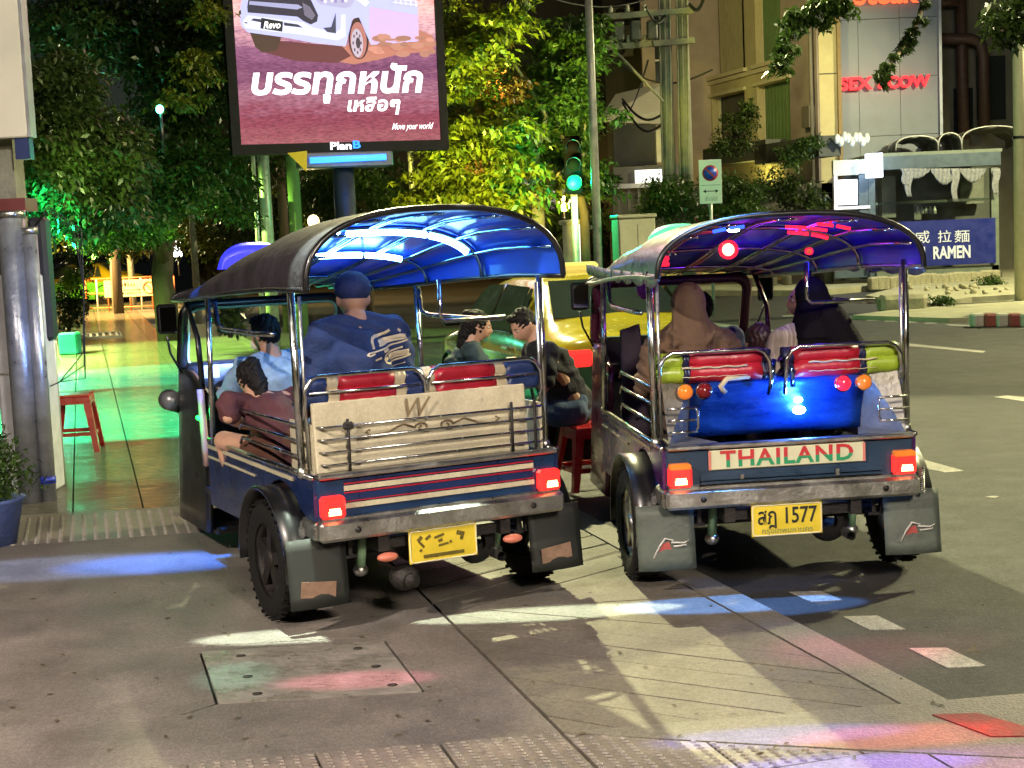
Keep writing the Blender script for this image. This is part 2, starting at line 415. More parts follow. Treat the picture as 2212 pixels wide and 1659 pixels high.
# road markings on the asphalt
mk = bpy.data.objects.new('road_marking', None); col.objects.link(mk); struct(mk)
def mark(name, vs, m=linep, z=-.026):
    p = [G(x, y, -.03) for x, y in vs]; b = MB().m(m); b.prism([(q.x, q.y) for q in p], -.0295, z); return b.build(name, parent=mk)
def z3(x, y): return ((1660 + x / 2.458) * .864, (1400 + y / 2.458) * .864)
def z4(x, y): return ((1900 + x / 2.592) * .864, (860 + y / 2.592) * .864)
def z5(x, y): return ((1960 + x / 3.607) * .864, (500 + y / 3.607) * .864)
for q in ([(770, 200), (965, 195), (1095, 250), (905, 262)], [(1100, 352), (1310, 345), (1485, 430), (1265, 434)], [(1505, 547), (1735, 543), (1980, 655), (1740, 668)], [(2130, 852), (2330, 850), (2600, 960), (2400, 980)]):
    mark('painted_dash', [z3(*p) for p in q])
mark('painted_line', [z5(805, 1270), z5(1070, 1290), z5(1820, 1365), z5(1790, 1380), z5(810, 1290)])
mark('painted_line', [z5(-700, 1100), z5(110, 1200), z5(110, 1224), z5(-700, 1125)])
mark('painted_dash', [z4(1515, 346), z4(1600, 336), z4(1760, 350), z4(1760, 380)])
mark('painted_dash', [z4(1015, 745), z4(1060, 752), z4(1325, 826), z4(1200, 835), z4(1020, 800)])
mark('painted_dash', [z4(1455, 996), z4(1500, 987), z4(1548, 990), z4(1525, 1001)])
mark('painted_line', [z5(1450, 1120), z5(2300, 1155), z5(2300, 1170), z5(1500, 1136)])
for x in (-20, 740, 900, 1080, 1260): mark('painted_dash', [z5(x, 1080 + (x - 700) * .05), z5(x + 90, 1078 + (x - 700) * .05), z5(x + 130, 1088 + (x - 700) * .05), z5(x + 20, 1090 + (x - 700) * .05)])
# painted red kerb at the near corner
redk = mat('red kerb paint', (.28, .008, .015), .6, dirt=.4, grain=.3, var=.25, scale=10, bump=.2)
q = [(p.x, p.y) for p in (G(*z3(1650, 958)), G(*z3(1930, 948)), G(*z3(2250, 1040)), G(*z3(2300, 1088)), G(*z3(2010, 1092)))]
b = MB().m(redk); b.prism(q, .001, .006); tag(b.build('kerb_paint', parent=pav))
# ================================================================ TUK-TUKS
TS = 1.088
def arch(u, w_, base, h, n=2.3):
    """canopy cross-section: u from -1 to 1 -> (x, z)"""
    a = u * math.pi / 2; s, c = math.sin(a), math.cos(a)
    return (w_ * math.copysign(abs(s) ** (2 / n), s), base + h * abs(c) ** (2 / n))
def wheel(parent, x, y, r=.27, wd=.13, rim_m=None, name='wheel'):
    t = MB().m(rubber); h = wd / 2
    t.lathe([(r * .62, -h * .8), (r * .78, -h), (r * .93, -h * .95), (r, -h * .6), (r * 1.0, -.012), (r * .975, -.008), (r * .975, .008), (r * 1.0, .012), (r, h * .6), (r * .93, h * .95), (r * .78, h), (r * .62, h * .8)], 36, 'X', (x, y, r))
    for j in range(36):
        a = 2 * math.pi * j / 36
        for sx in (-.32, .32):
            t.box((x + sx * wd, y + (r + .001) * math.cos(a), r + (r + .001) * math.sin(a)), (wd * .3, .012, .012), rot=(a, 0, 0))
    wo = t.build(name, parent=parent)
    rm = MB().m(rim_m or chrome_w)
    rm.lathe([(r * .64, -h * .8), (r * .6, -h * .3), (r * .6, h * .3), (r * .64, h * .8), (r * .56, h * .5), (r * .56, -h * .5)], 28, 'X', (x, y, r), closed=True)
    sg = -1 if x < 0 else 1
    rm.lathe([(0.0, sg * h * .75), (r * .16, sg * h * .75), (r * .2, sg * h * .3), (0, sg * h * .2)], 16, 'X', (x, y, r))
    for j in range(5):
        a = 2 * math.pi * j / 5 + .4
        rm.box((x + sg * h * .35, y + r * .38 * math.cos(a), r + r * .38 * math.sin(a)), (.03, r * .5, .055), rot=(a, 0, 0))
    rm.build('rim', parent=wo); return wo
def rrect(x0, x1, z0, z1, r, y, n=4):
    pts = []
    for cx, cz, a0 in ((x1 - r, z1 - r, 0), (x0 + r, z1 - r, 90), (x0 + r, z0 + r, 180), (x1 - r, z0 + r, 270)):
        for i in range(n + 1):
            a = R(a0 + 90 * i / n); pts.append((cx + r * math.cos(a), y, cz + r * math.sin(a)))
    return pts
taillens = mat('tail lens', (.5, .01, .01), .15, var=0, emit=(1, .025, .02), es=1.6)
tailhot = emis('tail bulb', (1, .42, .16), 9)
orangelens = mat('orange lens', (.6, .16, .02), .15, var=.1, emit=(1, .25, .03), es=.35)
redlens = mat('red lens', (.55, .01, .02), .12, var=0, emit=(1, .02, .06), es=1.2)
darkred = mat('unlit red lens', (.16, .01, .012), .15, var=0)
platem = mat('plate yellow', (.72, .56, .04), .45, var=.12, scale=9)
inkm = mat('plate ink', (.015, .02, .015), .6, var=0)
def tuktuk(p):
    W = .60; t = thing('tuk_tuk', p['label'], 'tuk-tuk', p['loc'], p['rz'], p.get('group'), TS)
    body = p['body']; skirt = p['skirt']; trim = p.get('trim', chrome)
    # --- running gear
    c = MB().m(darkm)
    for x in (-.3, .3): c.box((x, .8, .37), (.05, 2.5, .07))
    for y in (-.38, .3, .9, 1.6): c.box((0, y, .36), (.62, .05, .05))
    c.box((0, .55, .335), (1.1, 1.5, .02)); c.build('chassis', parent=t)
    c = MB().m(darkm); c.tube([(-.6, 0, .27), (.6, 0, .27)], .032, 10); c.ell((.03, 0, .27), (.1, .12, .11)); c.disc((.03, -.13, .27), .055, (0, -1, 0), .02); c.build('axle', parent=t)
    for s in (-1, 1):
        c = MB().m(darkm)
        for k_ in range(3): c.box((s * .42, 0, .31 + .016 * k_), (.05, .7 - .16 * k_, .012))
        for y in (-.34, .34): c.box((s * .42, y, .37), (.018, .02, .12)); c.box((s * .46, y, .37), (.018, .02, .12))
        c.build('leaf_spring', parent=t)
        c = MB().m(mat('damper green', (.2, .35, .2), .4)); c.tube([(s * .34, -.25, .22), (s * .34, -.31, .42)], .022); c.m(chrome_w); c.ell((s * .34, -.25, .22), (.035, .035, .03)); c.build('damper', parent=t)
    c = MB().m(darkm); c.tube([(.2, .6, .24), (.22, .1, .2), (.27, -.25, .24)], .04, 12); c.m(chrome_w); c.tube([(.27, -.25, .24), (.27, -.46, .235)], .022, 12, cap=False); c.build('exhaust_pipe', parent=t)
    c = MB().m(rubber); c.lathe([(.04, 0), (.085, 0), (.1, .02), (.085, .045), (.04, .045)], 20, 'Y', (.2, -.36, .29)); c.build('hose_reel', parent=t)
    for s in (-1, 1): wheel(t, s * .645, 0, rim_m=p.get('rim'))
    wheel(t, 0, 2.02, r=.24, wd=.11, rim_m=p.get('rim'), name='front_wheel')
    # --- wheel arches
    for s in (-1, 1):
        c = MB().m(black)
        def fa(u, v): a = R(-8 + 196 * u); return (s * (.57 + .15 * v), .345 * math.cos(a), .27 + .335 * math.sin(a) + .0 * v)
        c.grid(fa, 16, 2); c.build('fender', parent=t, solid=.014)
    # --- side panels with a cut-out for the wheel
    for s in (-1, 1):
        pts = [(-.42, .5), (-.42, .68), (1.22, .68), (1.22, .34), (.42, .34)]
        arc = [(.36 * math.cos(R(a)), .27 + .36 * math.sin(R(a))) for a in range(15, 141, 12)]
        poly = pts + arc
        c = MB().m(p.get('side', body)); M_ = Matrix(((0, 0, 1, s * (W - .01)), (1, 0, 0, 0), (0, 1, 0, 0), (0, 0, 0, 1)))
        # triangulated fan by strips keeps the concave outline clean
        ys = [-.42, -.36] + [q[0] for q in arc[::-1] if -.36 < q[0] < .36] + [.36, .42, 1.22]
        ys = sorted(set(round(v, 4) for v in ys))
        for y0, y1 in zip(ys, ys[1:]):
            def low(y):
                if abs(y) < .359: return .27 + math.sqrt(max(0, .36 ** 2 - y * y)) if .27 + math.sqrt(max(0, .36 ** 2 - y * y)) > .34 else .34
                return .5 if y < 0 else .34
            l0, l1 = low(y0 + 1e-4), low(y1 - 1e-4)
            c.prism([(y0, l0), (y1, l1), (y1, .68), (y0, .68)], -.012, .012, M=M_)
        so_ = c.build('side_panel', parent=t)
        c = MB().m(p['stripe']); c.box((s * (W + .006), .52, .655), (.006, 1.38, .018)); c.box((s * (W + .006), .8, .6), (.006, .8, .01)); c.build('stripe', parent=so_)
        c = MB().m(chrome); c.tube([(s * W, -.42, .69), (s * W, 1.2, .69)], .013, 8); c.build('sill_rail', parent=t)
        # rails above the sill beside the bench
        for k_, zz in enumerate(p['side_rails']):
            c = MB().m(chrome); yb = .62 - .0 * k_
            c.tube([(s * (W - .01), -.3, zz), (s * (W - .01), yb, zz), (s * (W - .01), yb + .03, zz - .03)], .008, 6); c.build('side_rail', parent=t)
        c = MB().m(p.get('step', black)); c.box((s * (W - .13), .85, .33), (.2, .6, .03), bev=.008); c.build('foot_step', parent=t)
    c = MB().m(p['floor']); c.box((0, .72, .385), (1.14, 1.45, .03)); c.build('floor', parent=t)
    # --- bumper
    c = MB().m(p.get('bumper', chrome_w))
    c.box((0, -.45, .455), (1.2, .07, .09), bev=.014)
    for s in (-1, 1): c.box((s * .585, -.26, .455), (.05, .36, .085), bev=.01, rot=(0, 0, 0))
    bo = c.build('rear_bumper', parent=t)
    for s in (-1, 1): c = MB().m(darkm); c.disc((s * .43, -.486, .455), .014, (0, -1, 0), .008, 10); c.build('bolt', parent=bo)
    # --- tail
    c = MB().m(skirt); c.box((0, -.405, .585), (1.17, .05, .185), bev=.008); c.build('rear_skirt', parent=t)
    c = MB().m(chrome_w); c.box((0, -.43, .69), (1.17, .05, .022), bev=.006); c.box((0, -.438, .505), (1.17, .05, .012)); c.build('rear_sill', parent=t)
    for s in (-1, 1):
        c = MB().m(taillens); c.box((s * .53, -.455, .56), (.108, .055, .098), bev=.012)
        if not p.get('amber', True): pass
        lo_ = c.build('tail_light', parent=t)
        if p.get('amber', True):
            c = MB().m(orangelens); c.box((s * .53, -.458, .607), (.1, .056, .03), bev=.008); c.build('indicator_lens', parent=lo_)
        c = MB().m(tailhot); 
        for k_ in range(3): c.box((s * .53 + (.006 if s > 0 else 0), -.4845, .532 + .011 * k_), (.056 - .008 * (k_ == 2), .004, .008))
        c.build('bulb', parent=lo_)
    # number plate
    c = MB().m(platem); c.box((p['plate_x'], -.462, .335), (.335, .006, .15), bev=.002)
    pl = c.build('number_plate', parent=t)
    c = MB().m(mat('plate edge', (.75, .7, .45), .5)); c.tube(rrect(p['plate_x'] - .162, p['plate_x'] + .162, .265, .405, .015, -.4655), .0035, 6, closed=True); c.build('rim', parent=pl)
    X = lambda x, z, y=-.467: Matrix.Translation((x, y, z))
    if p['plate']:
        a, bt = p['plate']
        text('plate_number', a, inkm, .105, pl, X(p['plate_x'], .35), .003, bold=.0012, sx=.78)['kind'] = 'stuff'
        text('plate_province', bt, mat('plate print', (.25, .3, .1), .6, var=0), .034, pl, X(p['plate_x'], .284), .003, sx=1.1)
    else:
        for (x, z, w_, h_) in ((-.115, .37, .028, .018), (-.108, .345, .012, .04), (-.075, .372, .03, .014), (-.112, .318, .014, .012), (-.02, .372, .05, .012), (-.015, .352, .022, .014), (.0, .332, .05, .01), (.085, .372, .04, .02), (.09, .35, .016, .018), (.035, .34, .012, .012)):
            c = MB().m(mat('smeared ink', (.12, .09, .01), .6, var=.5, scale=60)); c.box((p['plate_x'] + x, -.4665, z), (w_, .003, h_), bev=.001, rot=(0, R(-8 + 300 * x), 0)); c.build('plate_mark', parent=pl)
        c = MB().m(mat('smeared ink', (.12, .09, .01))); c.box((p['plate_x'], -.4665, .288), (.2, .003, .016), bev=.001); c.build('plate_mark', parent=pl)
    c = MB().m(darkm); c.box((p['plate_x'], -.44, .42), (.3, .02, .03)); c.build('plate_bracket', parent=t)
    # mud flaps
    for s in (-1, 1):
        c = MB().m(p['flap'])
        def ff(u, v): return (s * .59 + (u - .5) * .27 + (.0 if s < 0 else -.0), -.372 - .02 * math.sin(u * 3) * v - .03 * v, .42 - .3 * v)
        c.grid(ff, 8, 6); fl = c.build('mud_flap', parent=t, solid=.008)
        if p.get('flap_mark'):
            def F_(u, v, d=.0): return (s * .59 + u, -.4095 + d, .20 + v)
            c = MB().m(mat('flap red print', (.38, .07, .06), .6, var=.2)); 
            base = [(-.06, -.035), (.03, -.04), (.045, 0), (.02, .02), (.01, .055), (-.02, .045), (-.045, 0)]
            c.add([F_(*q) for q in base], [tuple(range(len(base)))]); c.m(mat('flap white print', (.5, .5, .45), .6, var=.2))
            c.tube([F_(-.065, -.02, -.003), F_(-.04, .03, -.003), F_(-.01, .07, -.003), F_(.03, .06, -.003), F_(.02, .045, -.003)], .005, 5)
            c.tube([F_(.02, .05, -.003), F_(.08, .045, -.003), F_(.1, .055, -.003), F_(.09, .035, -.003), F_(.03, .03, -.003)], .005, 5)
            c.build('flap_print', parent=fl)
        else:
            c = MB().m(mat('flap patch', (.24, .15, .1), .6, var=.3, scale=30)); c.box((s * .59 - .01, -.414, .2), (.16, .004, .07), rot=(0, R(-6 * s), 0)); c.build('flap_print', parent=fl)
    # --- bench seat
    c = MB().m(p['seat']); c.box((0, .22, .56), (1.08, .5, .12), bev=.03); c.build('seat', parent=t)
    # --- padded roll, in coloured lengths, and its chrome loops
    for (x0, x1, segs) in p['rolls']:
        n_ = sum(q[1] for q in segs); x = x0
        for (m_, wd) in segs:
            d = (x1 - x0) * wd / n_; c = MB().m(m_); k_ = 6
            for row, (yy, zz, rr) in enumerate(((-.27, 1.075, .04), (-.275, 1.015, .046))):
                e = rr * .985
                c.tube([(x + .0008, yy, zz), (x + .01, yy, zz)] [:1] + [(x + d * i / k_, yy, zz + .002 * math.sin(i * 2.1 + x * 20)) for i in range(0, k_ + 1)], rr, 14)
            c.build('cushion', parent=t); x += d
        c = MB().m(p.get('seam', creamv)); c.tube([(x0 + (x1 - x0) * (.2 + .6 * i / 16), -.322 + .002 * math.sin(i * 2), 1.043 + .0025 * math.sin(i * 1.3)) for i in range(17)], .0045, 6); c.build('seam', parent=t)
        c = MB().m(p.get('seam', creamv)); c.tube([(x0 + (x1 - x0) * (.2 + .6 * i / 16), -.319, 1.0 + .002 * math.sin(i * 1.9)) for i in range(17)], .002, 5); c.build('seam', parent=t)
        c = MB().m(chrome); yy = -.335
        L_ = [(x0 + .0, yy + .04, .90), (x0 - .005, yy, .98), (x0 + .0, yy, 1.06), (x0 + .025, yy, 1.1), (x0 + .06, yy, 1.118), (x1 - .06, yy, 1.118), (x1 - .025, yy, 1.1), (x1, yy, 1.06), (x1 + .005, yy, .98), (x1, yy + .04, .90)]
        c.tube(L_, .0095, 8)
        if p.get('two_bar'): c.tube([(x0 + .02, yy, 1.045), (x1 - .02, yy, 1.045)], .007, 6)
        c.build('back_rail', parent=t)
    c = MB().m(p['backpanel']); 
    if p['flush']:
        c.box((-.045, -.36, .85), (1.04, .03, .31), bev=.006, rot=(R(-4), 0, 0))
    else:
        c.grid(lambda u, v: (-.42 + .84 * u, -.17 - .1 * v + .012 * math.sin(u * 9) * math.sin(v * 5), .7 + .29 * v), 14, 6)
    bp_ = c.build('back_panel', parent=t, solid=0 if p['flush'] else .008)
    for s in (-1, 1):
        c = MB().m(p['trayside'])
        if p['flush']: c.box((s * .56, -.2, .8), (.012, .3, .22))
        else:
            c.add([(s * .565, -.4, .7), (s * .42, -.16, .7), (s * .42, -.26, .99), (s * .57, -.3, .99)], [(0, 1, 2, 3)])
            c.add([(s * .565, -.41, .7), (s * .33, -.41, .703), (s * .42, -.15, .703), (s * .565, -.15, .703)], [(0, 1, 2, 3)])
        c.build('tray_side', parent=t)
    # --- posts
    for s in (-1, 1):
        for (y, z0, nm) in ((-.3, .7, 'rear_post'), (1.1, .68, 'middle_post')):
            c = MB().m(p['post']); ze = (1.5 if y < 0 else 1.44); c.tube([(s * .605, y, z0), (s * (.61 if y < 0 else .585), y, ze)], .017 if y < 0 else .014, 10)
            if y < 0: c.m(chrome_w); c.ell((s * .605, y, z0), (.025, .025, .03)); c.tube([(s * .58, y - .02, .72), (s * .58, y - .02, 1.47)], .008, 8)
            c.build(nm, parent=t)
    # --- canopy
    y0, y1 = -.52, 2.12
    def can(u, v, off=0):
        y = y0 + (y1 - y0) * v
        q = max(0, (v - .15) / .85); q = q * q * (3 - 2 * q) * .6 + q * .4
        h = p.get('arch', .27) * (1 - .78 * q); b_ = p.get('eave', 1.47) - .1 * q
        wv = W + .02 - .11 * max(0, (v - .5) / .5)
        x, z = arch(u * 2 - 1, wv - off, b_, h - off, 2.5); z += .004 * math.sin(v * 31) * (1 if off == 0 else 0)
        return (x, y, z)
    c = MB().m(p['canopy_out']); c.grid(lambda u, v: can(u, v), 28, 22); co = c.build('canopy', parent=t)
    c = MB().m(p['canopy_in']); c.grid(lambda u, v: can(u, v, .012), 28, 22); c.build('lining', parent=co)
    for v in (0.0, 1.0):
        c = MB().m(p['rimm']); c.tube([can(u / 28, v, .004) for u in range(29)], .014, 8); c.build('canopy_rim', parent=t)
    for s in (0, 1):
        c = MB().m(p.get('side_rim', p['rimm'])); c.tube([can(s, v / 12, .004) for v in range(13)], .013, 8); c.build('side_rim', parent=t)
    # valance scallops hanging along the edge
    if p.get('valance'):
        for s in (-1, 1):
            for k_ in range(9):
                c = MB().m(p['canopy_out']); ya = y0 + .28 * k_
                x_ = abs(can(1, min(1, (ya - y0 + .14) / (y1 - y0)))[0])
                c.grid(lambda u, v: (s * (x_ + .002), ya + .27 * u, 1.49 - v * (.045 + .02 * math.sin(u * math.pi))), 6, 1); c.build('valance', parent=t, solid=.003)
    # ribs under the canopy
    for u in (.12, .24, .37, .5, .63, .76, .88):
        c = MB().m(p['rib']); pr = [can(u, v / 10, .03) for v in range(0, 11)]
        c.tube(pr, .009, 6); c.build('roof_bar', parent=t)
        c = MB().m(p['rib']); c.tube([(q[0] + .03, q[1], q[2] - .001) for q in pr], .006, 6); c.build('roof_bar', parent=t)
    for v in (.3, .55, .8):
        c = MB().m(p['rib']); c.tube([can(u / 20, v, .028) for u in range(21)], .011, 6); c.build('roof_hoop', parent=t)
    for (m_, v, ua, ub) in p['tubes']:
        nseg = 3 if ub - ua > .45 else 2
        for k_ in range(nseg):
            a, b_ = ua + (ub - ua) * k_ / nseg, ua + (ub - ua) * (k_ + 1) / nseg - .012
            c = MB().m(m_); c.tube([can(a + (b_ - a) * i / 6, v, .05) for i in range(7)], p.get('tube_r', .008), 8); c.build('light_tube', parent=t)
    for (kind, x, y, z, en, cl) in p['lamps']:
        light('POINT', 'lamp_glow', (x, y, z), None, en, cl, parent=t, size=.06)
    # --- driver's cab
    cabm = p['cab']; c = MB().m(cabm)
    def shell(u, v, off=0):
        # plan: from the left rear edge round the nose to the right rear edge
        a = (u - .5) * 2; s = math.copysign(1, a); q = abs(a)
        if q > .55: k_ = (q - .55) / .45; x, y = .5, 2.1 - .55 * k_
        else: k_ = q / .55; x, y = .5 * math.sin(k_ * math.pi / 2) ** .8, 2.1 + .42 * math.cos(k_ * math.pi / 2) ** .9
        top = 1.0 - .12 * max(0, (q - .7) / .3); z = .12 + (top - .12) * v
        x *= (1 - .1 * (v - .5)) ; x -= off * .02; return (s * (x), y - off * .02 * (q < .55), z)
    c.grid(lambda u, v: shell(u, v), 36, 8); sh = c.build('cab_body', parent=t, solid=.025)
    for s in (-1, 1):
        c = MB().m(p['cab_stripe']); c.grid(lambda u, v: (s * .525, 1.52 + .055 * (1 - v * .2) * u + .04 * v, .5 + .42 * v), 2, 5)
        c.build('edge_strip', parent=sh, solid=.03)
    c = MB().m(p.get('cab_in', black)); c.box((0, 1.85, .13), (1.0, .65, .04), bev=.012); c.box((0, 2.12, .9), (.94, .14, .26), bev=.03); c.box((0, 2.2, .55), (.9, .05, .6)); c.build('dashboard', parent=t)
    if p.get('checker'):
        for k_ in range(10):
            c = MB().m(mat('checker pale', (.16, .15, .14), .5) if k_ % 2 else black); c.box((-.42 + .092 * k_, 2.045, .975), (.09, .012, .075)); c.build('dash_tile', parent=t)
    c = MB().m(chrome); c.box((0, 2.04, .865), (.8, .01, .012)); c.build('dash_trim', parent=t)
    # gauge
    c = MB().m(black); c.disc((-.29, 2.0, .87), .045, (0, -1, .3), .03, 18); go_ = c.build('gauge', parent=t)
    c = MB().m(p['gauge_glow']); c.disc((-.29, 1.998, .87), .034, (0, -1, .3), .004, 18); c.build('gauge_face', parent=go_)
    if p.get('cab_leds'):
        for k_ in (0, 1):
            c = MB().m(emis('cab led', (.01, 1, .06), 9)); c.ell((-.535, 1.58 + .05 * k_, .76), (.012, .018, .014)); c.build('cab_led', parent=t)
        light('POINT', 'lamp_glow', (-.61, 1.55, .76), None, 1.6, (.02, 1, .15), parent=t, size=.03)
    # windscreen
    fr_ = MB().m(p['frame']); tilt = lambda z: 2.13 - .16 * (z - 1.0) / .45
    for off in (0,):
        q = rrect(-.48, .48, .98, 1.37, .07, 0); q = [(x, tilt(z), z) for x, _, z in q]; fr_.tube(q, .03, 8, closed=True)
    fo = fr_.build('windscreen_frame', parent=t)
    c = MB().m(p['trimline']); c.tube([(x * .935, y - .02, 1.18 + (z - 1.18) * .88) for x, y, z in q], .008, 6, closed=True); c.build('seal', parent=fo)
    c = MB().m(glass_clear); c.add([(-.47, tilt(1.01), 1.01), (.47, tilt(1.01), 1.01), (.47, tilt(1.36), 1.36), (-.47, tilt(1.36), 1.36)], [(0, 1, 2, 3)]); c.build('windscreen', parent=fo)
    for s in (-1, 1):
        c = MB().m(p['frame']); c.tube([(s * .5, 1.62, .9), (s * .5, 1.66, 1.2), (s * .49, 1.9, 1.4)], .016, 8); c.build('cab_post', parent=t)
        c = MB().m(black); c.tube([(s * .5, 2.05, .98), (s * .56, 2.05, 1.1), (s * .585, 2.0, 1.2)], .007, 6)
        c.box((s * .585, 1.98, 1.3), (.11, .03, .17), bev=.02, rot=(0, 0, R(14 * s))); mo = c.build('mirror', parent=t)
        c = MB().m(mat('mirror glass', (.5, .5, .52), .05, 1, var=0)); c.box((s * .581, 1.962, 1.3), (.085, .004, .14), rot=(0, 0, R(14 * s))); c.build('mirror_glass', parent=mo)
        hx, hy, hz_ = p.get('headlight', (.6, 2.13, .78))
        c = MB().m(mat('headlight shell', (.2, .2, .22), .3, .5)); c.lathe([(0, -.06), (.06, -.05), (.055, 0), (.06, .05), (.056, .055), (.0, .05)], 24, 'Y', (s * hx, hy, hz_)); ho = c.build('headlight', parent=t)
        c = MB().m(chrome); c.lathe([(.056, .05), (.064, .055), (.062, .07), (.054, .06)], 24, 'Y', (s * hx, hy, hz_)); c.build('headlight_ring', parent=ho)
        c = MB().m(darkm); c.tube([(s * (hx - .1), hy - .02, hz_ - .1), (s * hx, hy, hz_ - .05)], .012, 6); c.build('headlight_bracket', parent=ho)
    # handlebar, column, driver's seat
    c = MB().m(black); c.tube([(-.3, 1.72, .92), (-.2, 1.78, .94), (0, 1.86, .9), (.2, 1.78, .94), (.3, 1.72, .92)], .014, 8); c.tube([(0, 1.86, .9), (0, 1.98, .5)], .025, 8)
    c.m(rubber); c.tube([(-.33, 1.7, .918), (-.24, 1.76, .93)], .02, 8); c.tube([(.33, 1.7, .918), (.24, 1.76, .93)], .02, 8); c.build('handlebar', parent=t)
    c = MB().m(p['seat']); c.box((0, 1.4, .5), (.55, .34, .12), bev=.03); c.m(black); c.box((0, 1.4, .415), (.6, .4, .05)); c.build('driver_seat', parent=t)
    c = MB().m(p['seat']); c.box((0, 1.2, .68), (.5, .06, .26), bev=.02); c.build('driver_backrest', parent=t)
    c = MB().m(black); c.grid(lambda u, v: ((v - .5) * .17, 2.02 + .3 * math.cos(R(20 + 140 * u)), .24 + .3 * math.sin(R(20 + 140 * u))), 12, 2); c.build('front_fender', parent=t, solid=.012)
    c = MB().m(chrome); c.tube([(-.07, 2.02, .24), (-.07, 2.1, .62)], .015, 8); c.tube([(.07, 2.02, .24), (.07, 2.1, .62)], .015, 8); c.build('fork', parent=t)
    # lit sign on the front of the roof
    c = MB().m(p['roofsign']); xs = p.get('sign_x', 0)
    for s in (-1, 1): c.box((xs + s * .12, 1.75, 1.52), (.02, .05, .1))
    c.grid(lambda u, v: (xs + (u - .5) * .42 * (1 - .25 * abs(v - .5)), 1.76 + (.06 if v > .5 else -.06) * (1 - .3 * abs(u - .5) * 2) * (0 if abs(v - .5) < .01 else 1), 1.57 + (.5 - abs(v - .5)) * .29 * (1 - (abs(u - .5) * 2) ** 2.6) ** .5), 20, 10)
    rs = c.build('roof_sign', parent=t)
    c = MB().m(p['signbit']); c.box((xs + .03, 1.698, 1.62), (.11, .01, .05), bev=.004); c.build('sign_badge', parent=rs)
    # inner hand rail by the rear post
    if p.get('handrail'):
        m_ = p['handrail']
        for s in (-1, 1):
            c = MB().m(m_); c.tube([(s * .585, .05, 1.29), (s * .57, .35, 1.28), (s * .57, .9, 1.28), (s * .57, 1.0, 1.3), (s * .57, 1.03, 1.42)], .013, 8); c.build('hand_rail', parent=t)
    c = MB().m(chrome); c.tube([(s_ * .57, .0, 1.30) for s_ in (1,)] + [(.25, .0, 1.30), (.23, .0, 1.32), (.23, 0, 1.5)], .011, 8)
    c.build('grab_rail', parent=t)
    return t
glass_clear = bpy.data.materials.new('clear glass'); glass_clear.use_nodes = True
_n = glass_clear.node_tree; _n.nodes.clear(); _o = _n.nodes.new('ShaderNodeOutputMaterial'); _t = _n.nodes.new('ShaderNodeBsdfTransparent'); _g = _n.nodes.new('ShaderNodeBsdfGlossy')
_t.inputs[0].default_value = (.9, .95, .93, 1); _g.inputs['Roughness'].default_value = .03; _m = _n.nodes.new('ShaderNodeMixShader'); _f = _n.nodes.new('ShaderNodeFresnel'); _f.inputs[0].default_value = 1.45
_n.links.new(_f.outputs[0], _m.inputs[0]); _n.links.new(_t.outputs[0], _m.inputs[1]); _n.links.new(_g.outputs[0], _m.inputs[2]); _n.links.new(_m.outputs[0], _o.inputs[0])

vin = lambda n, c, r=.35: mat(n, c, r, var=.12, scale=12, bump=.15, bscale=40)
navy = vin('navy vinyl', (.02, .04, .14)); redv = vin('red vinyl', (.38, .012, .03)); creamv = vin('cream vinyl', (.5, .44, .3)); greenv = vin('lime vinyl', (.28, .4, .03)); navy2 = vin('dark navy piping', (.01, .012, .05))
creampanel = mat('cream panel', (.68, .62, .43), .42, var=.14, scale=5, bump=.12, bscale=12, dirt=.35, grain=.12)
bluepanel = mat('scratched blue metal', (.015, .12, .7), .33, .5, var=.3, scale=5, bump=.25, bscale=9, c2=(.006, .05, .38), rvar=.1, stretch=(1, 1, 3), grain=.2)
bluegrey = mat('blue grey enamel', (.02, .05, .1), .35, dirt=.4, var=.2, scale=8, coat=.3)
navyp = mat('navy enamel', (.01, .025, .1), .3, dirt=.3, var=.2, coat=.4)
purplep = mat('maroon enamel', (.07, .008, .03), .3, var=.2, coat=.4)
ltube = emis('blue white tube', (.3, .72, 1), 26)
ledred = emis('red tube', (1, .015, .04), 2.2)
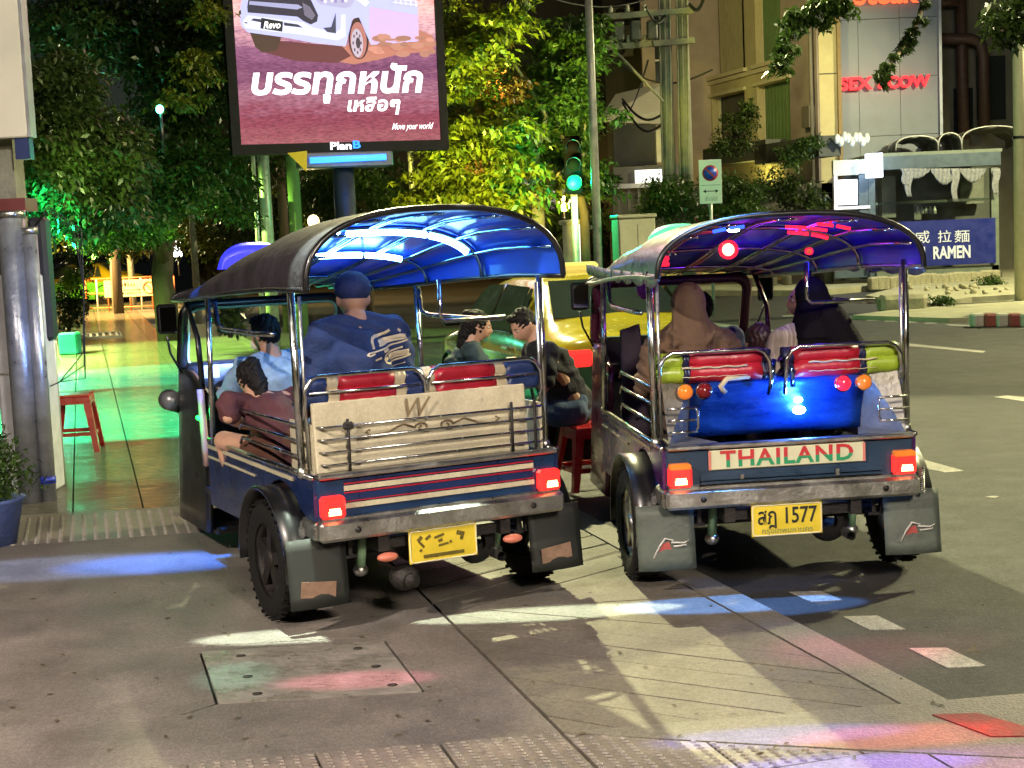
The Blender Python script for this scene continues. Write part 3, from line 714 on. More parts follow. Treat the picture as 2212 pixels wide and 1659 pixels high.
left_tuk = tuktuk(dict(label='moving tuk-tuk with a glowing blue ceiling and cream striped back panel', loc=(-.577, 7.56, -.0), rz=R(27), group='tuk-tuks',
    arch=.33, eave=1.5, body=navyp, side=navyp, skirt=mat('dark blue enamel', (.008, .04, .12), .35, dirt=.4, var=.2, coat=.3), stripe=creampanel, side_rails=(.76, .83, .9), floor=black, plate_x=-.02, plate=None, amber=False,
    flap=mat('black flap', (.014, .017, .014), .6, var=.3), seat=navy, flush=True, backpanel=creampanel, trayside=creampanel, two_bar=True,
    rolls=[(-.585, -.015, [(navy, 1.1), (creamv, .5), (redv, 2.6), (creamv, .5), (navy, .8)]), (.0, .575, [(creamv, .4), (redv, 2.8), (creamv, .5), (navy, 1.5)])],
    post=chrome, canopy_out=mat('dark canvas', (.025, .022, .028), .75, spec=.2, var=.35, scale=5, bump=.6, bscale=14, dirt=.5), canopy_in=mat('blue lining', (.01, .07, .7), .42, spec=.35, var=.2, scale=3, coat=.2),
    rimm=black, rib=mat('blue chrome', (.25, .5, .9), .15, 1, var=0), tube_r=.015, tubes=[(ltube, .31, .46, .87), (ltube, .53, .44, .75), (ltube, .12, .22, .34)],
    lamps=[('P', 0, .4, 1.5, 2.0, (.1, .5, 1)), ('P', .1, 1.2, 1.4, 1.6, (.1, .5, 1)), ('P', .3, -.1, 1.56, .7, (.1, .4, 1))],
    cab=mat('black cab', (.005, .005, .005), .35, coat=.2, var=.3), cab_stripe=mat('pink strip', (.5, .33, .28), .4), checker=True, gauge_glow=emis('gauge green', (.45, 1, .05), 1.6), cab_leds=True,
    frame=black, trimline=mat('green seal', (.3, .5, .35), .4), handrail=chrome, rim=darkm, sign_x=-.12, headlight=(.51, 2.3, .8), roofsign=mat('blue sign', (.03, .03, .6), .4, var=.1, emit=(.02, .03, 1), es=1.1), signbit=black))
right_tuk = tuktuk(dict(label='tuk-tuk with dark blue canopy, red lamps inside and a THAILAND sign on its tail', loc=(1.335, 7.83, -.0), rz=R(6), group='tuk-tuks',
    body=bluegrey, side=mat('purple enamel', (.05, .01, .09), .3, var=.2, coat=.4), skirt=bluegrey, stripe=chrome, side_rails=(.78, .87, .95), floor=black, plate_x=-.035, plate=('สฎ 1577', 'กรุงเทพมหานคร'), amber=True,
    flap=mat('grey flap', (.09, .11, .09), .55, dirt=.4, var=.3, scale=7, bump=.2), flap_mark=True, seat=navy2, flush=False, backpanel=bluepanel, trayside=mat('tray metal', (.2, .19, .15), .4, .3, var=.4, scale=7, bump=.2), two_bar=False,
    rolls=[(-.58, -.06, [(greenv, 1.2), (navy2, .3), (redv, 3.6), (navy2, .3)]), (.02, .57, [(navy2, .4), (redv, 3.0), (navy2, .3), (greenv, 1.5)])],
    post=chrome, canopy_out=mat('navy canvas', (.075, .1, .13), .3, var=.25, scale=5, bump=.2, bscale=16, coat=.3), canopy_in=mat('deep blue lining', (.008, .01, .4), .4, spec=.3, var=.2, scale=3, coat=.15, c2=(.012, .004, .28)),
    rimm=black, side_rim=chrome_w, valance=True, rib=mat('dark chrome', (.6, .5, .6), .15, 1, var=0), tubes=[(ledred, .22, .56, .7), (ledred, .3, .6, .76), (ledred, .12, .6, .72), (emis('blue tube', (.03, .1, 1), 2.5), .06, .34, .44)],
    lamps=[('P', -.12, .35, 1.5, .2, (1, .02, .08)), ('P', .15, .8, 1.4, 2.0, (.35, .03, 1)), ('P', .3, .1, 1.5, 1.8, (.03, .03, 1))],
    cab=mat('maroon cab', (.09, .01, .03), .3, coat=.5, var=.3), cab_stripe=purplep, gauge_glow=emis('gauge dim', (.4, .1, .6), .5), frame=purplep, trimline=purplep, handrail=chrome, rim=chrome_w, headlight=(.3, 2.52, .7), roofsign=mat('teal sign', (.1, .6, .4), .4, var=.1, emit=(.15, .9, .5), es=.45), signbit=mat('sign orange', (.5, .25, .08), .5)))
# --- what only the left one carries: cream tail with scrollwork, chrome bars across it
t = left_tuk
ink2 = mat('scroll paint', (.2, .15, .08), .6, var=.2)
for k_, (z, m_) in enumerate(((.665, navyp), (.652, redv), (.632, creampanel), (.612, redv), (.592, navyp), (.574, redv), (.555, creampanel))):
    c = MB().m(m_); hgt = {0: .01, 1: .006, 2: .022, 3: .006, 4: .03, 5: .005, 6: .022}[k_]
    c.box((0, -.4335, z), (.93, .006 + .0008 * k_, hgt)); c.build('tail_stripe', parent=t)
for k_, z in enumerate((.735, .79, .845, .9)):
    c = MB().m(chrome); c.tube([(-.56, -.36, z), (-.53, -.405, z), (.53, -.405, z), (.56, -.36, z)], .006, 6); c.build('tail_bar', parent=t)
for x in (-.42, .38, .5):
    c = MB().m(darkm); c.tube([(x, -.405, .7), (x, -.405, .93)], .007, 6); c.build('bar_upright', parent=t)
c = MB().m(darkm); c.box((-.42, -.41, .9), (.05, .02, .035), bev=.008); c.build('latch', parent=t)
Mx = lambda x, z, y=-.4: Matrix.Translation((x, y, z))
def scroll(pts, r, m_, parent, name='scrollwork'):
    for s in (-1, 1):
        c = MB().m(m_); c.tube([(s * x, y, z) for x, y, z in pts], r, 5); c.build(name, parent=parent)
yb = -.379
text('lettering', 'W', ink2, .12, t, Mx(-.1, .945, -.388), .003, shear=.3)
sp = [(.06 + .035 * math.cos(a / 3) * (1 - a / 30), -.38, .855 + .025 * math.sin(a / 3) * (1 - a / 30)) for a in range(0, 24)]
scroll(sp, .005, ink2, t); scroll([(.1, -.38, .86), (.15, -.38, .88), (.22, -.379, .85), (.3, -.379, .84), (.33, -.379, .86), (.31, -.379, .87)], .005, ink2, t)
scroll([(.08, -.372, .76), (.2, -.372, .77), (.34, -.372, .755), (.4, -.372, .77)], .004, ink2, t)
scroll([(0.02, -.37, .72), (.14, -.37, .735), (.28, -.37, .715), (.36, -.37, .73)], .005, ink2, t)
c = MB().m(darkm); c.ell((-.2, -.42, .2), (.07, .07, .06)); c.disc((-.2, -.5, .2), .035, (0, -1, 0), .02); c.build('gearbox', parent=t)
for x in (-.29, .33):
    c = MB().m(mat('dull red reflector', (.5, .15, .1), .4, emit=(1, .3, .15), es=.15)); c.ell((x, -.46, .31), (.05, .03, .02)); c.build('reflector', parent=t)
# --- what only the right one carries
t = right_tuk
c = MB().m(mat('sign pale', (.62, .62, .42), .45, var=.08)); c.box((-.02, -.4365, .625), (.74, .012, .092), bev=.004)
sg_ = c.build('tail_sign', parent=t)
c = MB().m(mat('sign rose edge', (.6, .2, .16), .5))
for x in (-.385, .345): c.box((x, -.443, .625), (.012, .004, .088))
c.build('sign_edge', parent=sg_)
red_ = mat('sign red', (.5, .03, .04), .5, var=0); grn_ = mat('sign green', (.02, .28, .12), .5, var=0)
# letters red above, green below: one word cut at mid height
def two_tone(parent, s, M, size, sx):
    o = text('sign_letters', s, red_, size, parent, M, .003, bold=.0025, sx=sx, spacing=1.12)
    me = o.data; bm = bmesh.new(); bm.from_mesh(me); zc = M.translation.z - .002
    bmesh.ops.bisect_plane(bm, geom=bm.verts[:] + bm.edges[:] + bm.faces[:], plane_co=(0, 0, zc), plane_no=(0, 0, 1))
    bm.faces.ensure_lookup_table()
    for f in bm.faces: f.material_index = 1 if f.calc_center_median().z < zc else 0
    bm.to_mesh(me); bm.free(); me.materials.append(grn_); return o
two_tone(sg_, 'THAILAND', Mx(-.02, .625, -.4445), .105, 1.12)
c = MB().m(bluegrey); c.box((0, -.436, .545), (.86, .02, .02)); c.box((0, -.44, .525), (.86, .03, .008)); c.m(chrome_w); c.box((-.24, -.455, .545), (.016, .02, .02)); c.box((.21, -.455, .54), (.016, .02, .03)); c.build('tail_ledge', parent=t)
for (x, m_) in ((-.465, orangelens), (-.375, darkred), (.29, redlens), (.39, orangelens)):
    c = MB().m(m_); c.lathe([(0, -.028), (.02, -.025), (.034, -.012), (.036, 0), (.036, .02), (0, .02)], 20, 'Y', (x, -.33, .935)); c.m(chrome); c.lathe([(.036, -.004), (.041, 0), (.036, .012)], 20, 'Y', (x, -.33, .935)); c.build('round_lamp', parent=t)
for s in (-1, 1):
    c = MB().m(chrome)
    for z in (.76, .815, .87): c.tube([(s * .57, -.42, z), (s * .43, -.42, z)], .006, 6)
    c.tube([(s * .44, -.42, .87), (s * .428, -.42, .855), (s * .428, -.42, .78), (s * .44, -.42, .762)], .006, 6); c.build('tray_guard', parent=t)
for x in (-.03, .03):
    c = MB().m(mat('blue chrome', (.25, .5, .9), .15, 1)); c.tube([(x, -.3, 1.06), (x * 1.6, -.33, 1.0), (x * 1.8, -.31, .93)], .012, 8); c.build('strut', parent=t)
c = MB().m(creamv); c.tube([(-.27, -.3, .92), (-.29, -.31, .95), (-.26, -.31, .985), (-.15, -.3, .99)], .014, 8); c.build('cable_loop', parent=t)
# the blue spotlight that makes the panel shine
c = MB().m(emis('blue lamp', (.35, .65, 1), 60)); c.ell((.10, -.25, .81), (.032, .008, .02)); c.ell((.095, -.256, .86), (.022, .006, .014)); c.build('blue_led', parent=t)
light('SPOT', 'lamp_glow', (.03, -.8, .93), (.04, -.2, .85), 0.0, (.1, .3, 1), parent=t, size=.03)
light('POINT', 'lamp_glow', (.10, -.36, .83), None, 11, (.06, .25, 1), parent=t, size=.02)
# big red cabin lamps under the roof
for (x, y, z, e, nm) in ((-.13, .1, 1.575, emis('hot red lamp', (1, .12, .06), 22), 'roof_lamp'), (-.47, .15, 1.55, redlens, 'roof_lamp'), (.34, .3, 1.545, orangelens, 'roof_lamp')):
    rr = .03 if x != .34 else .012
    c = MB().m(e); c.ell((x, y, z), (rr, .02, rr)); c.m(redlens); c.lathe([(rr, 0), (rr * 1.6, -.012), (rr * 1.5, .02), (0, .03)], 18, 'Y', (x, y, z)); c.build(nm, parent=t)
c = MB().m(redlens)
for k_ in range(4): c.box((-.42, .2, 1.6 - .028 * k_), (.03, .03, .024), bev=.006)
c.build('lamp_strip', parent=t)
c = MB().m(emis('blue lamp', (.35, .65, 1), 60)); c.ell((-.18, -.2, 1.67), (.03, .01, .009)); c.build('blue_led', parent=t)
c = MB().m(mat('violet foil', (.3, .05, .5), .2, .6, bump=1, bscale=30)); c.ell((-.18, 1.9, 1.36), (.07, .04, .1), rot=(0, .2, 0)); c.build('foil_ornament', parent=t)
c = MB().m(mat('dark cloth', (.03, .018, .03), .8, bump=.4, bscale=20)); c.grid(lambda u, v: (-.56 + .1 * u - .04 * v * math.sin(u * 5), .75 + .02 * math.sin(9 * v + u * 3), 1.16 - .62 * v + .03 * u), 6, 10); c.build('hanging_cloth', parent=t, solid=.02)
# coil spring bumper end on the right
c = MB().m(chrome_w); c.tube([(.625 + .012 * math.cos(a), -.43 + .012 * math.sin(a), .41 + .0016 * a) for a in [i * .7 for i in range(110)]], .003, 4); c.build('coil_spring', parent=t)
# ================================================================ OTHER VEHICLES
glassd = mat('dark car glass', (.02, .03, .025), .06, var=.1, coat=.5)
def car(label, loc, rz, top, low, rim=chrome_w, sc=1.0, group=None, trunk=True):
    t = thing('taxi_car', label, 'taxi', loc, rz, group, sc)
    # stations: y, z_low, half width, z_belt, z_top, half width at top
    st = [(0, .42, .62, .84, .95, .56), (.06, .3, .78, .9, 1.0, .66), (.3, .24, .84, .92, 1.04, .7), (.62, .22, .85, .93, 1.07, .7), (1.15, .2, .85, .94, 1.44, .56), (1.5, .2, .86, .94, 1.475, .56),
          (2.2, .2, .86, .93, 1.48, .57), (2.75, .2, .86, .92, 1.41, .57), (3.4, .2, .85, .9, 1.0, .62), (3.9, .22, .83, .84, .92, .62), (4.3, .28, .74, .74, .8, .55), (4.42, .4, .58, .62, .68, .45)]
    def sec(i, k):
        y, zl, hw, zb, zt, ht = st[i]
        pts = [(hw * .9, zl), (hw, zl + .1), (hw * 1.01, .58), (hw * .985, .8 if zb > .8 else zb - .03), (hw * .96, zb), (ht + .02, zt - .05), (ht - .06, zt - .008), (ht * .5, zt + .008), (0, zt + .012)]
        return pts[k], y
    def surf(k0, k1, m_, name, par):
        c = MB().m(m_); vs = []; fs = []; n = k1 - k0 + 1
        for s in (1, -1):
            o = len(vs)
            for i in range(len(st)):
                for k in range(k0, k1 + 1):
                    (x, z), y = sec(i, k); vs.append((s * x, y, z))
            for i in range(len(st) - 1):
                for j in range(n - 1):
                    a = o + i * n + j; f = (a, a + 1, a + n + 1, a + n); fs.append(f if s < 0 else f[::-1])
        # close the ends
        for i in (0, len(st) - 1):
            for j in range(n - 1):
                a = i * n + j; b_ = a + len(st) * n; fs.append((a, a + 1, b_ + 1, b_))
        c.add(vs, fs, True); o_ = c.build(name, parent=par, sub=1); return o_
    bodyo = surf(0, 3, low, 'lower_body', t); surf(3, 8, top, 'upper_body', t)
    def quad(m_, q, name, par, off=0):
        c = MB().m(m_); c.add(q, [tuple(range(len(q)))]); return c.build(name, parent=par, solid=.012)
    # windows, a touch proud of the body
    quad(glassd, [(-.6, .66, 1.13), (.6, .66, 1.13), (.5, 1.09, 1.44), (-.5, 1.09, 1.44)], 'rear_window', t)
    quad(glassd, [(-.52, 2.86, 1.36), (.52, 2.86, 1.36), (.6, 3.32, 1.06), (-.6, 3.32, 1.06)], 'windscreen', t)
    for s in (-1, 1):
        def W_(y, z): f = (z - .95) / .48; return (s * (.838 - .245 * f + .006), y, z)
        for q in ([(.95, 1.0), (1.2, 1.0), (1.2, 1.38), (1.15, 1.38)], [(1.26, .99), (2.02, .99), (2.0, 1.4), (1.26, 1.39)], [(2.1, .99), (3.02, .97), (2.75, 1.3), (2.6, 1.38), (2.08, 1.4)]):
            quad(glassd, [W_(*v) for v in q], 'side_window', t)
        c = MB().m(black); c.box((s * .93, 2.98, 1.05), (.2, .1, .13), bev=.03); c.build('mirror', parent=t)
        c = MB().m(chrome); c.box((s * .868, 1.3, .86), (.02, .2, .03), bev=.008); c.box((s * .868, 2.2, .86), (.02, .2, .03), bev=.008); c.build('door_handle', parent=t)
        c = MB().m(taillens if s < 3 else redlens); c.box((s * .62, .05, .83), (.3, .12, .14), bev=.03); c.build('tail_lamp', parent=t)
        for y in (.85, 3.55): 
            c = MB().m(rubber); c.lathe([(.2, -.1), (.3, -.1), (.315, -.06), (.315, .06), (.3, .1), (.2, .1)], 28, 'X', (s * .74, y, .315)); c.m(rim); c.lathe([(.0, s * .09), (.2, s * .08), (.2, -s * .05), (0, -s * .05)], 20, 'X', (s * .74, y, .315)); c.build('wheel', parent=t)
            c = MB().m(black); c.lathe([(.33, s * .0), (.37, s * .03), (.37, s * .065), (.34, s * .07)], 28, 'X', (s * .79, y, .33)); c.build('wheel_arch', parent=t)
    c = MB().m(low); c.box((0, .0, .45), (1.55, .16, .2), bev=.05); c.build('rear_bumper', parent=t)
    c = MB().m(chrome); c.box((0, -.0, .9), (.6, .1, .03), bev=.008); c.build('boot_trim', parent=t)
    c = MB().m(platem); c.box((0, -.085, .66), (.34, .01, .15)); c.build('number_plate', parent=t)
    c = MB().m(darkred); c.box((0, -.02, .8), (.9, .09, .06), bev=.02); c.build('reflector_bar', parent=t)
    c = MB().m(emis('taxi roof lamp', (1, .75, .15), .6)); c.box((0, 1.9, 1.53), (.5, .16, .1), bev=.03); c.build('roof_sign', parent=t)
    return t
yel = mat('taxi yellow', (.27, .23, .008), .22, coat=.8, var=.08); grn = mat('taxi green', (.005, .1, .04), .2, coat=.8, var=.15)
car('yellow over green taxi waiting at the kerb behind the tuk-tuks', (1.14, 12.3, -.03), R(16), yel, grn, group='taxis')
q = G(345, 664)
ft = car('distant yellow and green taxi beyond the barrier on the left', (-13.2, 53, -.03), R(75), yel, mat('taxi light green', (.1, .45, .03), .3, coat=.6), group='taxis')
def simple_tuk(label, loc, rz):
    t = thing('tuk_tuk', label, 'tuk-tuk', loc, rz, 'tuk-tuks')
    c = MB().m(mat('red enamel', (.4, .03, .02), .35)); c.box((0, .6, .55), (1.3, 1.7, .4), bev=.05); c.box((0, 2.0, .6), (1.0, .8, .75), bev=.12); c.build('body', parent=t)
    c = MB().m(mat('dark canvas', (.045, .04, .05), .5)); c.grid(lambda u, v: (arch(u * 2 - 1, .66, 1.55 - .1 * v, .3 - .2 * v)[0], -.5 + 3 * v, arch(u * 2 - 1, .66, 1.55 - .1 * v, .3 - .2 * v)[1]), 14, 6); c.build('canopy', parent=t, solid=.03)
    for s in (-1, 1):
        for y in (-.4, 1.0, 2.1): c = MB().m(chrome); c.tube([(s * .62, y, .7), (s * .6, y, 1.6)], .025, 6); c.build('post', parent=t)
        c = MB().m(rubber); c.lathe([(.0, -.07), (.27, -.07), (.27, .07), (0, .07)], 18, 'X', (s * .6, 0, .27)); c.build('wheel', parent=t)
        c = MB().m(chrome); c.box((s * .5, .3, 1.0), (.1, 1.0, .04)); c.build('rail', parent=t)
    c = MB().m(rubber); c.lathe([(.0, -.05), (.24, -.05), (.24, .05), (0, .05)], 18, 'X', (0, 2.2, .24)); c.build('front_wheel', parent=t)
    c = MB().m(navy); c.box((0, .2, .95), (1.1, .2, .4), bev=.05); c.build('seat', parent=t)
    return t
simple_tuk('distant parked tuk-tuk with black canopy and red body behind the barrier', (-15.2, 55, 0), R(80))

# ================================================================ PEOPLE
def skinmat(n, c): return mat('skin ' + n, c, .5, var=.08, scale=20)
def blob(name, parts, m, parent=None, vox=.009, sm=4, disp=None):
    """one continuous surface grown round tapering limbs"""
    c = MB()
    for q in parts:
        if q[0] == 't':
            pts, rs = q[1], q[2]; fl = q[3] if len(q) > 3 else 1.0
            c.tube(pts, rs, 14, flat=fl)
            for p_, r_ in zip(pts, rs): c.ell(p_, (r_ * .99,) * 3 if fl == 1.0 else (r_ * .9, r_ * .9 * fl, r_ * .9 * fl), 12, 8)
        elif q[0] == 'e': c.ell(q[1], q[2], 20, 14, rot=q[3] if len(q) > 3 else None)
        elif q[0] == 'm': c.add(q[1], q[2])
    o = c.build(name, m)
    md = o.modifiers.new('r', 'REMESH'); md.mode = 'VOXEL'; md.voxel_size = vox; md.adaptivity = 0
    ms = o.modifiers.new('s', 'SMOOTH'); ms.iterations = sm; ms.factor = .6
    dg = bpy.context.evaluated_depsgraph_get(); dg.update()
    me = bpy.data.meshes.new_from_object(o.evaluated_get(dg)); old = o.data; o.modifiers.clear(); o.data = me; bpy.data.meshes.remove(old)
    me.materials.clear(); me.materials.append(m)
    if disp:
        n = len(me.vertices); co = np.empty(n * 3); me.vertices.foreach_get('co', co); co = co.reshape(-1, 3)
        nr = np.empty(n * 3); me.vertices.foreach_get('normal', nr); nr = nr.reshape(-1, 3)
        co += nr * disp(co)[:, None]; me.vertices.foreach_set('co', co.ravel())
    me.polygons.foreach_set('use_smooth', [True] * len(me.polygons)); me.update()
    if parent: o.parent = parent
    return o
def head_part(c, yaw=0, pitch=0, s=1.0):
    """a head with brow, nose, lips, chin and ears; faces +y before turning"""
    M_ = Matrix.Translation(c) @ Matrix.Rotation(yaw, 4, 'Z') @ Matrix.Rotation(-pitch, 4, 'X') @ Matrix.Scale(s, 4)
    vs = []; nu, nv = 40, 28; fs = []
    g = lambda x, z, cx, cz, w_, h_: math.exp(-((x - cx) / w_) ** 2 - ((z - cz) / h_) ** 2)
    for i in range(nv + 1):
        a = math.pi * (i / nv - .5)
        for j in range(nu):
            b_ = 2 * math.pi * j / nu; x, y, z = .074 * math.cos(a) * math.sin(b_), .092 * math.cos(a) * math.cos(b_), .112 * math.sin(a)
            if z < -.02: k_ = (z + .02) / -.092; x *= 1 - .28 * k_; y = y * (1 - .1 * k_) + .012 * k_
            if y > 0:
                d = .026 * g(x, z, 0, -.025, .013, .03) + .012 * g(x, z, 0, .0, .009, .035) + .006 * g(x, z, 0, .03, .06, .012)
                d -= .012 * (g(x, z, .032, .008, .017, .013) + g(x, z, -.032, .008, .017, .013))
                d += .009 * g(x, z, 0, -.058, .022, .008) + .008 * g(x, z, 0, -.098, .02, .016) - .004 * g(x, z, 0, -.075, .02, .007)
                y += d
            vs.append((x, y, z))
    for i in range(nv):
        for j in range(nu): fs.append((i * nu + j, i * nu + (j + 1) % nu, (i + 1) * nu + (j + 1) % nu, (i + 1) * nu + j))
    fs.append(tuple(range(nu - 1, -1, -1))); fs.append(tuple(nv * nu + j for j in range(nu)))
    vs = [tuple(M_ @ Vector(v)) for v in vs]
    ears = []
    for sx in (-1, 1): ears.append(('e', tuple(M_ @ Vector((sx * .076, -.008, -.004))), (.01 * s, .019 * s, .03 * s), (0, 0, yaw)))
    return [('m', vs, fs)] + ears, M_
def eyes(M_, parent):
    for sx in (-1, 1):
        c = MB().m(mat('eye white', (.6, .58, .55), .2, var=0)); c.ell(M_ @ Vector((sx * .031, .074, .008)), (.013, .011, .008)); e = c.build('eye', parent=parent)
        c = MB().m(mat('pupil', (.01, .008, .006), .1, var=0)); c.ell(M_ @ Vector((sx * .031, .084, .007)), (.006, .003, .006)); c.build('pupil', parent=e)
        c = MB().m(mat('brow hair', (.02, .015, .01), .8, var=0)); c.tube([M_ @ Vector((sx * x, .092 - x * .25, z)) for x, z in ((.014, .028), (.03, .033), (.048, .028))], .0035, 5); c.build('eyebrow', parent=parent)
    c = MB().m(mat('lips', (.3, .1, .08), .5, var=0)); c.ell(M_ @ Vector((0, .093, -.058)), (.022, .007, .005)); c.build('mouth', parent=parent)
def hand_parts(w_, d, side, up=Vector((0, 0, 1)), curl=.5, s=1.0):
    """palm, four unequal bent fingers and a thumb, from wrist w_ along d"""
    w_ = Vector(w_); d = Vector(d).normalized(); x = d.cross(up).normalized(); n = x.cross(d).normalized(); P_ = []
    P_.append(('t', [w_, w_ + d * .045 * s, w_ + d * .08 * s], [.024 * s, .033 * s, .033 * s], .55))
    for i, L_ in enumerate((.068, .078, .072, .055)):
        o = w_ + d * .082 * s + x * (i - 1.5) * .02 * s; a = o + (d * math.cos(curl * .5) - n * math.sin(curl * .5)) * L_ * .5 * s
        b_ = a + (d * math.cos(curl * 1.4) - n * math.sin(curl * 1.4)) * L_ * .3 * s; e = b_ + (d * math.cos(curl * 2) - n * math.sin(curl * 2)) * L_ * .22 * s
        P_.append(('t', [o - d * .02 * s, o, a, b_, e], [.0095 * s, .0095 * s, .009 * s, .0082 * s, .0072 * s]))
    o = w_ + d * .025 * s - x * side * -.024 * s; a = o + (d * .6 + x * side * .75).normalized() * .04 * s; e = a + (d * .9 + x * side * .25 - n * .3).normalized() * .03 * s
    P_.append(('t', [w_ + d * .015 * s, o, a, e], [.015 * s, .013 * s, .011 * s, .009 * s])); return P_
def person(label, loc, rz, J, skin, shirt=None, bottom=None, hair=None, shoes=None, head=(0, 0), sleeve='short', hs=1.0, shorts=False, short_k=.85, bulk=1.0, wrinkle=1.0, face=True):
    """J: joints in the person's own frame (y = the way they face, z = 0 at the hips)"""
    t = thing('person', label, 'person', loc, rz)
    V = {k: Vector(v) for k, v in J.items()}; B = bulk; hc = V['head']
    hp, HM = head_part(hc, R(head[0]), R(head[1]), hs)
    parts = list(hp); nb = hc + HM.to_3x3() @ Vector((0, -.025, -.09))
    parts.append(('t', [V['chest'] + Vector((0, 0, .05)), V['neck'], nb], [.08 * B, .06 * B, .057]))
    parts.append(('t', [V['hip'], V['waist'], V['chest'], V['neck'] - Vector((0, 0, .07))], [.15 * B, .135 * B, .15 * B, .1 * B], .72))
    sh = {}
    for sd, k in ((-1, 'l'), (1, 'r')):
        s_, e_, w_ = V['sho' + k], V['elb' + k], V['wri' + k]
        parts.append(('t', [V['neck'] - Vector((0, 0, .06)), s_], [.055, .06 * B])); parts.append(('t', [s_, s_.lerp(e_, .5), e_, e_.lerp(w_, .35), w_], [.056 * B, .048 * B, .038, .037, .025]))
        parts += hand_parts(w_, w_ - e_ if 'han' + k not in V else V['han' + k] - w_, sd, curl=.6, s=hs)
        h_, kn, an = V['leg' + k], V['kne' + k], V['ank' + k]
        parts.append(('t', [h_, h_.lerp(kn, .4), kn, kn.lerp(an, .3), kn.lerp(an, .7), an], [.095 * B, .083 * B, .058, .057, .042, .034]))
        f = V.get('toe' + k, an + Vector((0, .16, -.045))); parts.append(('t', [an + Vector((0, -.03, -.04)), an + Vector((0, .04, -.04)), f], [.034, .036, .026], .8))
    body = blob('body', parts, skin, t, vox=.008, sm=3)
    if face: eyes(HM, t)
    fold = lambda a, f, b_: (lambda co: a * (np.sin(co[:, 2] * f + co[:, 0] * b_ + 2.2 * np.sin(co[:, 1] * 17)) * np.sin(co[:, 0] * 21 + co[:, 2] * 9 + 1.7 * np.sin(co[:, 2] * 23))))
    if shirt:
        P_ = [('t', [V['hip'] + Vector((0, 0, -.02)), V['waist'], V['chest'], V['neck'] - Vector((0, 0, .055))], [.168 * B, .162 * B, .18 * B, .112 * B], .8)]
        for k in 'lr':
            s_, e_, w_ = V['sho' + k], V['elb' + k], V['wri' + k]
            P_.append(('t', [V['neck'] - Vector((0, 0, .045)), s_ + Vector((0, 0, -.005))], [.078 * B, .076 * B]))
            if sleeve == 'short': P_.append(('t', [s_, s_.lerp(e_, .75)], [.078 * B, .074 * B]))
            else: P_.append(('t', [s_, s_.lerp(e_, .5), e_, w_], [.07 * B, .06 * B, .054, .042]))
        blob('shirt', P_, shirt, t, vox=.01, sm=5, disp=fold(.012 * wrinkle, 30, 12))
    if bottom:
        P_ = [('t', [V['hip'] + Vector((0, 0, .05)), V['hip'] + Vector((0, .03, -.02))], [.16 * B, .165 * B], .8)]
        for k in 'lr':
            h_, kn, an = V['leg' + k], V['kne' + k], V['ank' + k]
            if shorts: P_.append(('t', [h_, h_.lerp(kn, short_k * .5), h_.lerp(kn, short_k)], [.108 * B, .1 * B, .088 * B]))
            else: P_.append(('t', [h_, h_.lerp(kn, .45), kn, kn.lerp(an, .4), kn.lerp(an, .93)], [.108 * B, .097 * B, .073, .07, .056]))
        blob('shorts' if shorts else 'trousers', P_, bottom, t, vox=.01, sm=4, disp=fold(.005 * wrinkle, 26, 20))
    if hair:
        m_, kind = hair; T = lambda x, y, z: tuple(HM @ Vector((x, y, z))); c_ = []
        if kind == 'short': c_ = [('e', T(0, -.016, .026), (.083 * hs, .092 * hs, .096 * hs), (0, 0, R(head[0]))), ('e', T(0, .035, .085), (.06 * hs, .05 * hs, .03 * hs)), ('e', T(0, -.05, -.01), (.066 * hs, .05 * hs, .06 * hs))]
        elif kind == 'cap': c_ = [('e', T(0, -.004, .055), (.09 * hs, .106 * hs, .085 * hs)), ('t', [T(-.04, .1, .04), T(0, .13, .035), T(.04, .1, .04)], [.014, .016, .014], .5)]
        elif kind == 'bun': c_ = [('e', T(0, -.02, .02), (.088 * hs, .1 * hs, .102 * hs)), ('e', T(0, -.09, .06), (.045, .045, .045)), ('t', [T(0, -.06, 0), T(0, -.08, -.08), T(.0, -.09, -.16)], [.06, .055, .035])]
        elif kind == 'crop': c_ = [('e', T(0, -.012, .022), (.082 * hs, .098 * hs, .1 * hs))]
        blob('cap' if kind == 'cap' else 'hair', c_, m_, t, vox=.007, sm=2, disp=(lambda co: .006 * np.sin(co[:, 0] * 170 + 3 * np.sin(co[:, 2] * 60)) * np.sin(co[:, 1] * 110 + co[:, 2] * 40)) if kind != 'cap' else None)
    for k in 'lr':
        if shoes:
            an = V['ank' + k]; f = V.get('toe' + k, an + Vector((0, .16, -.045))); blob('shoe', [('t', [an + Vector((0, -.045, -.045)), an + Vector((0, .03, -.045)), f + Vector((0, .01, -.003))], [.042, .045, .036], .8)], shoes, t, vox=.01)
    return t, HM, V
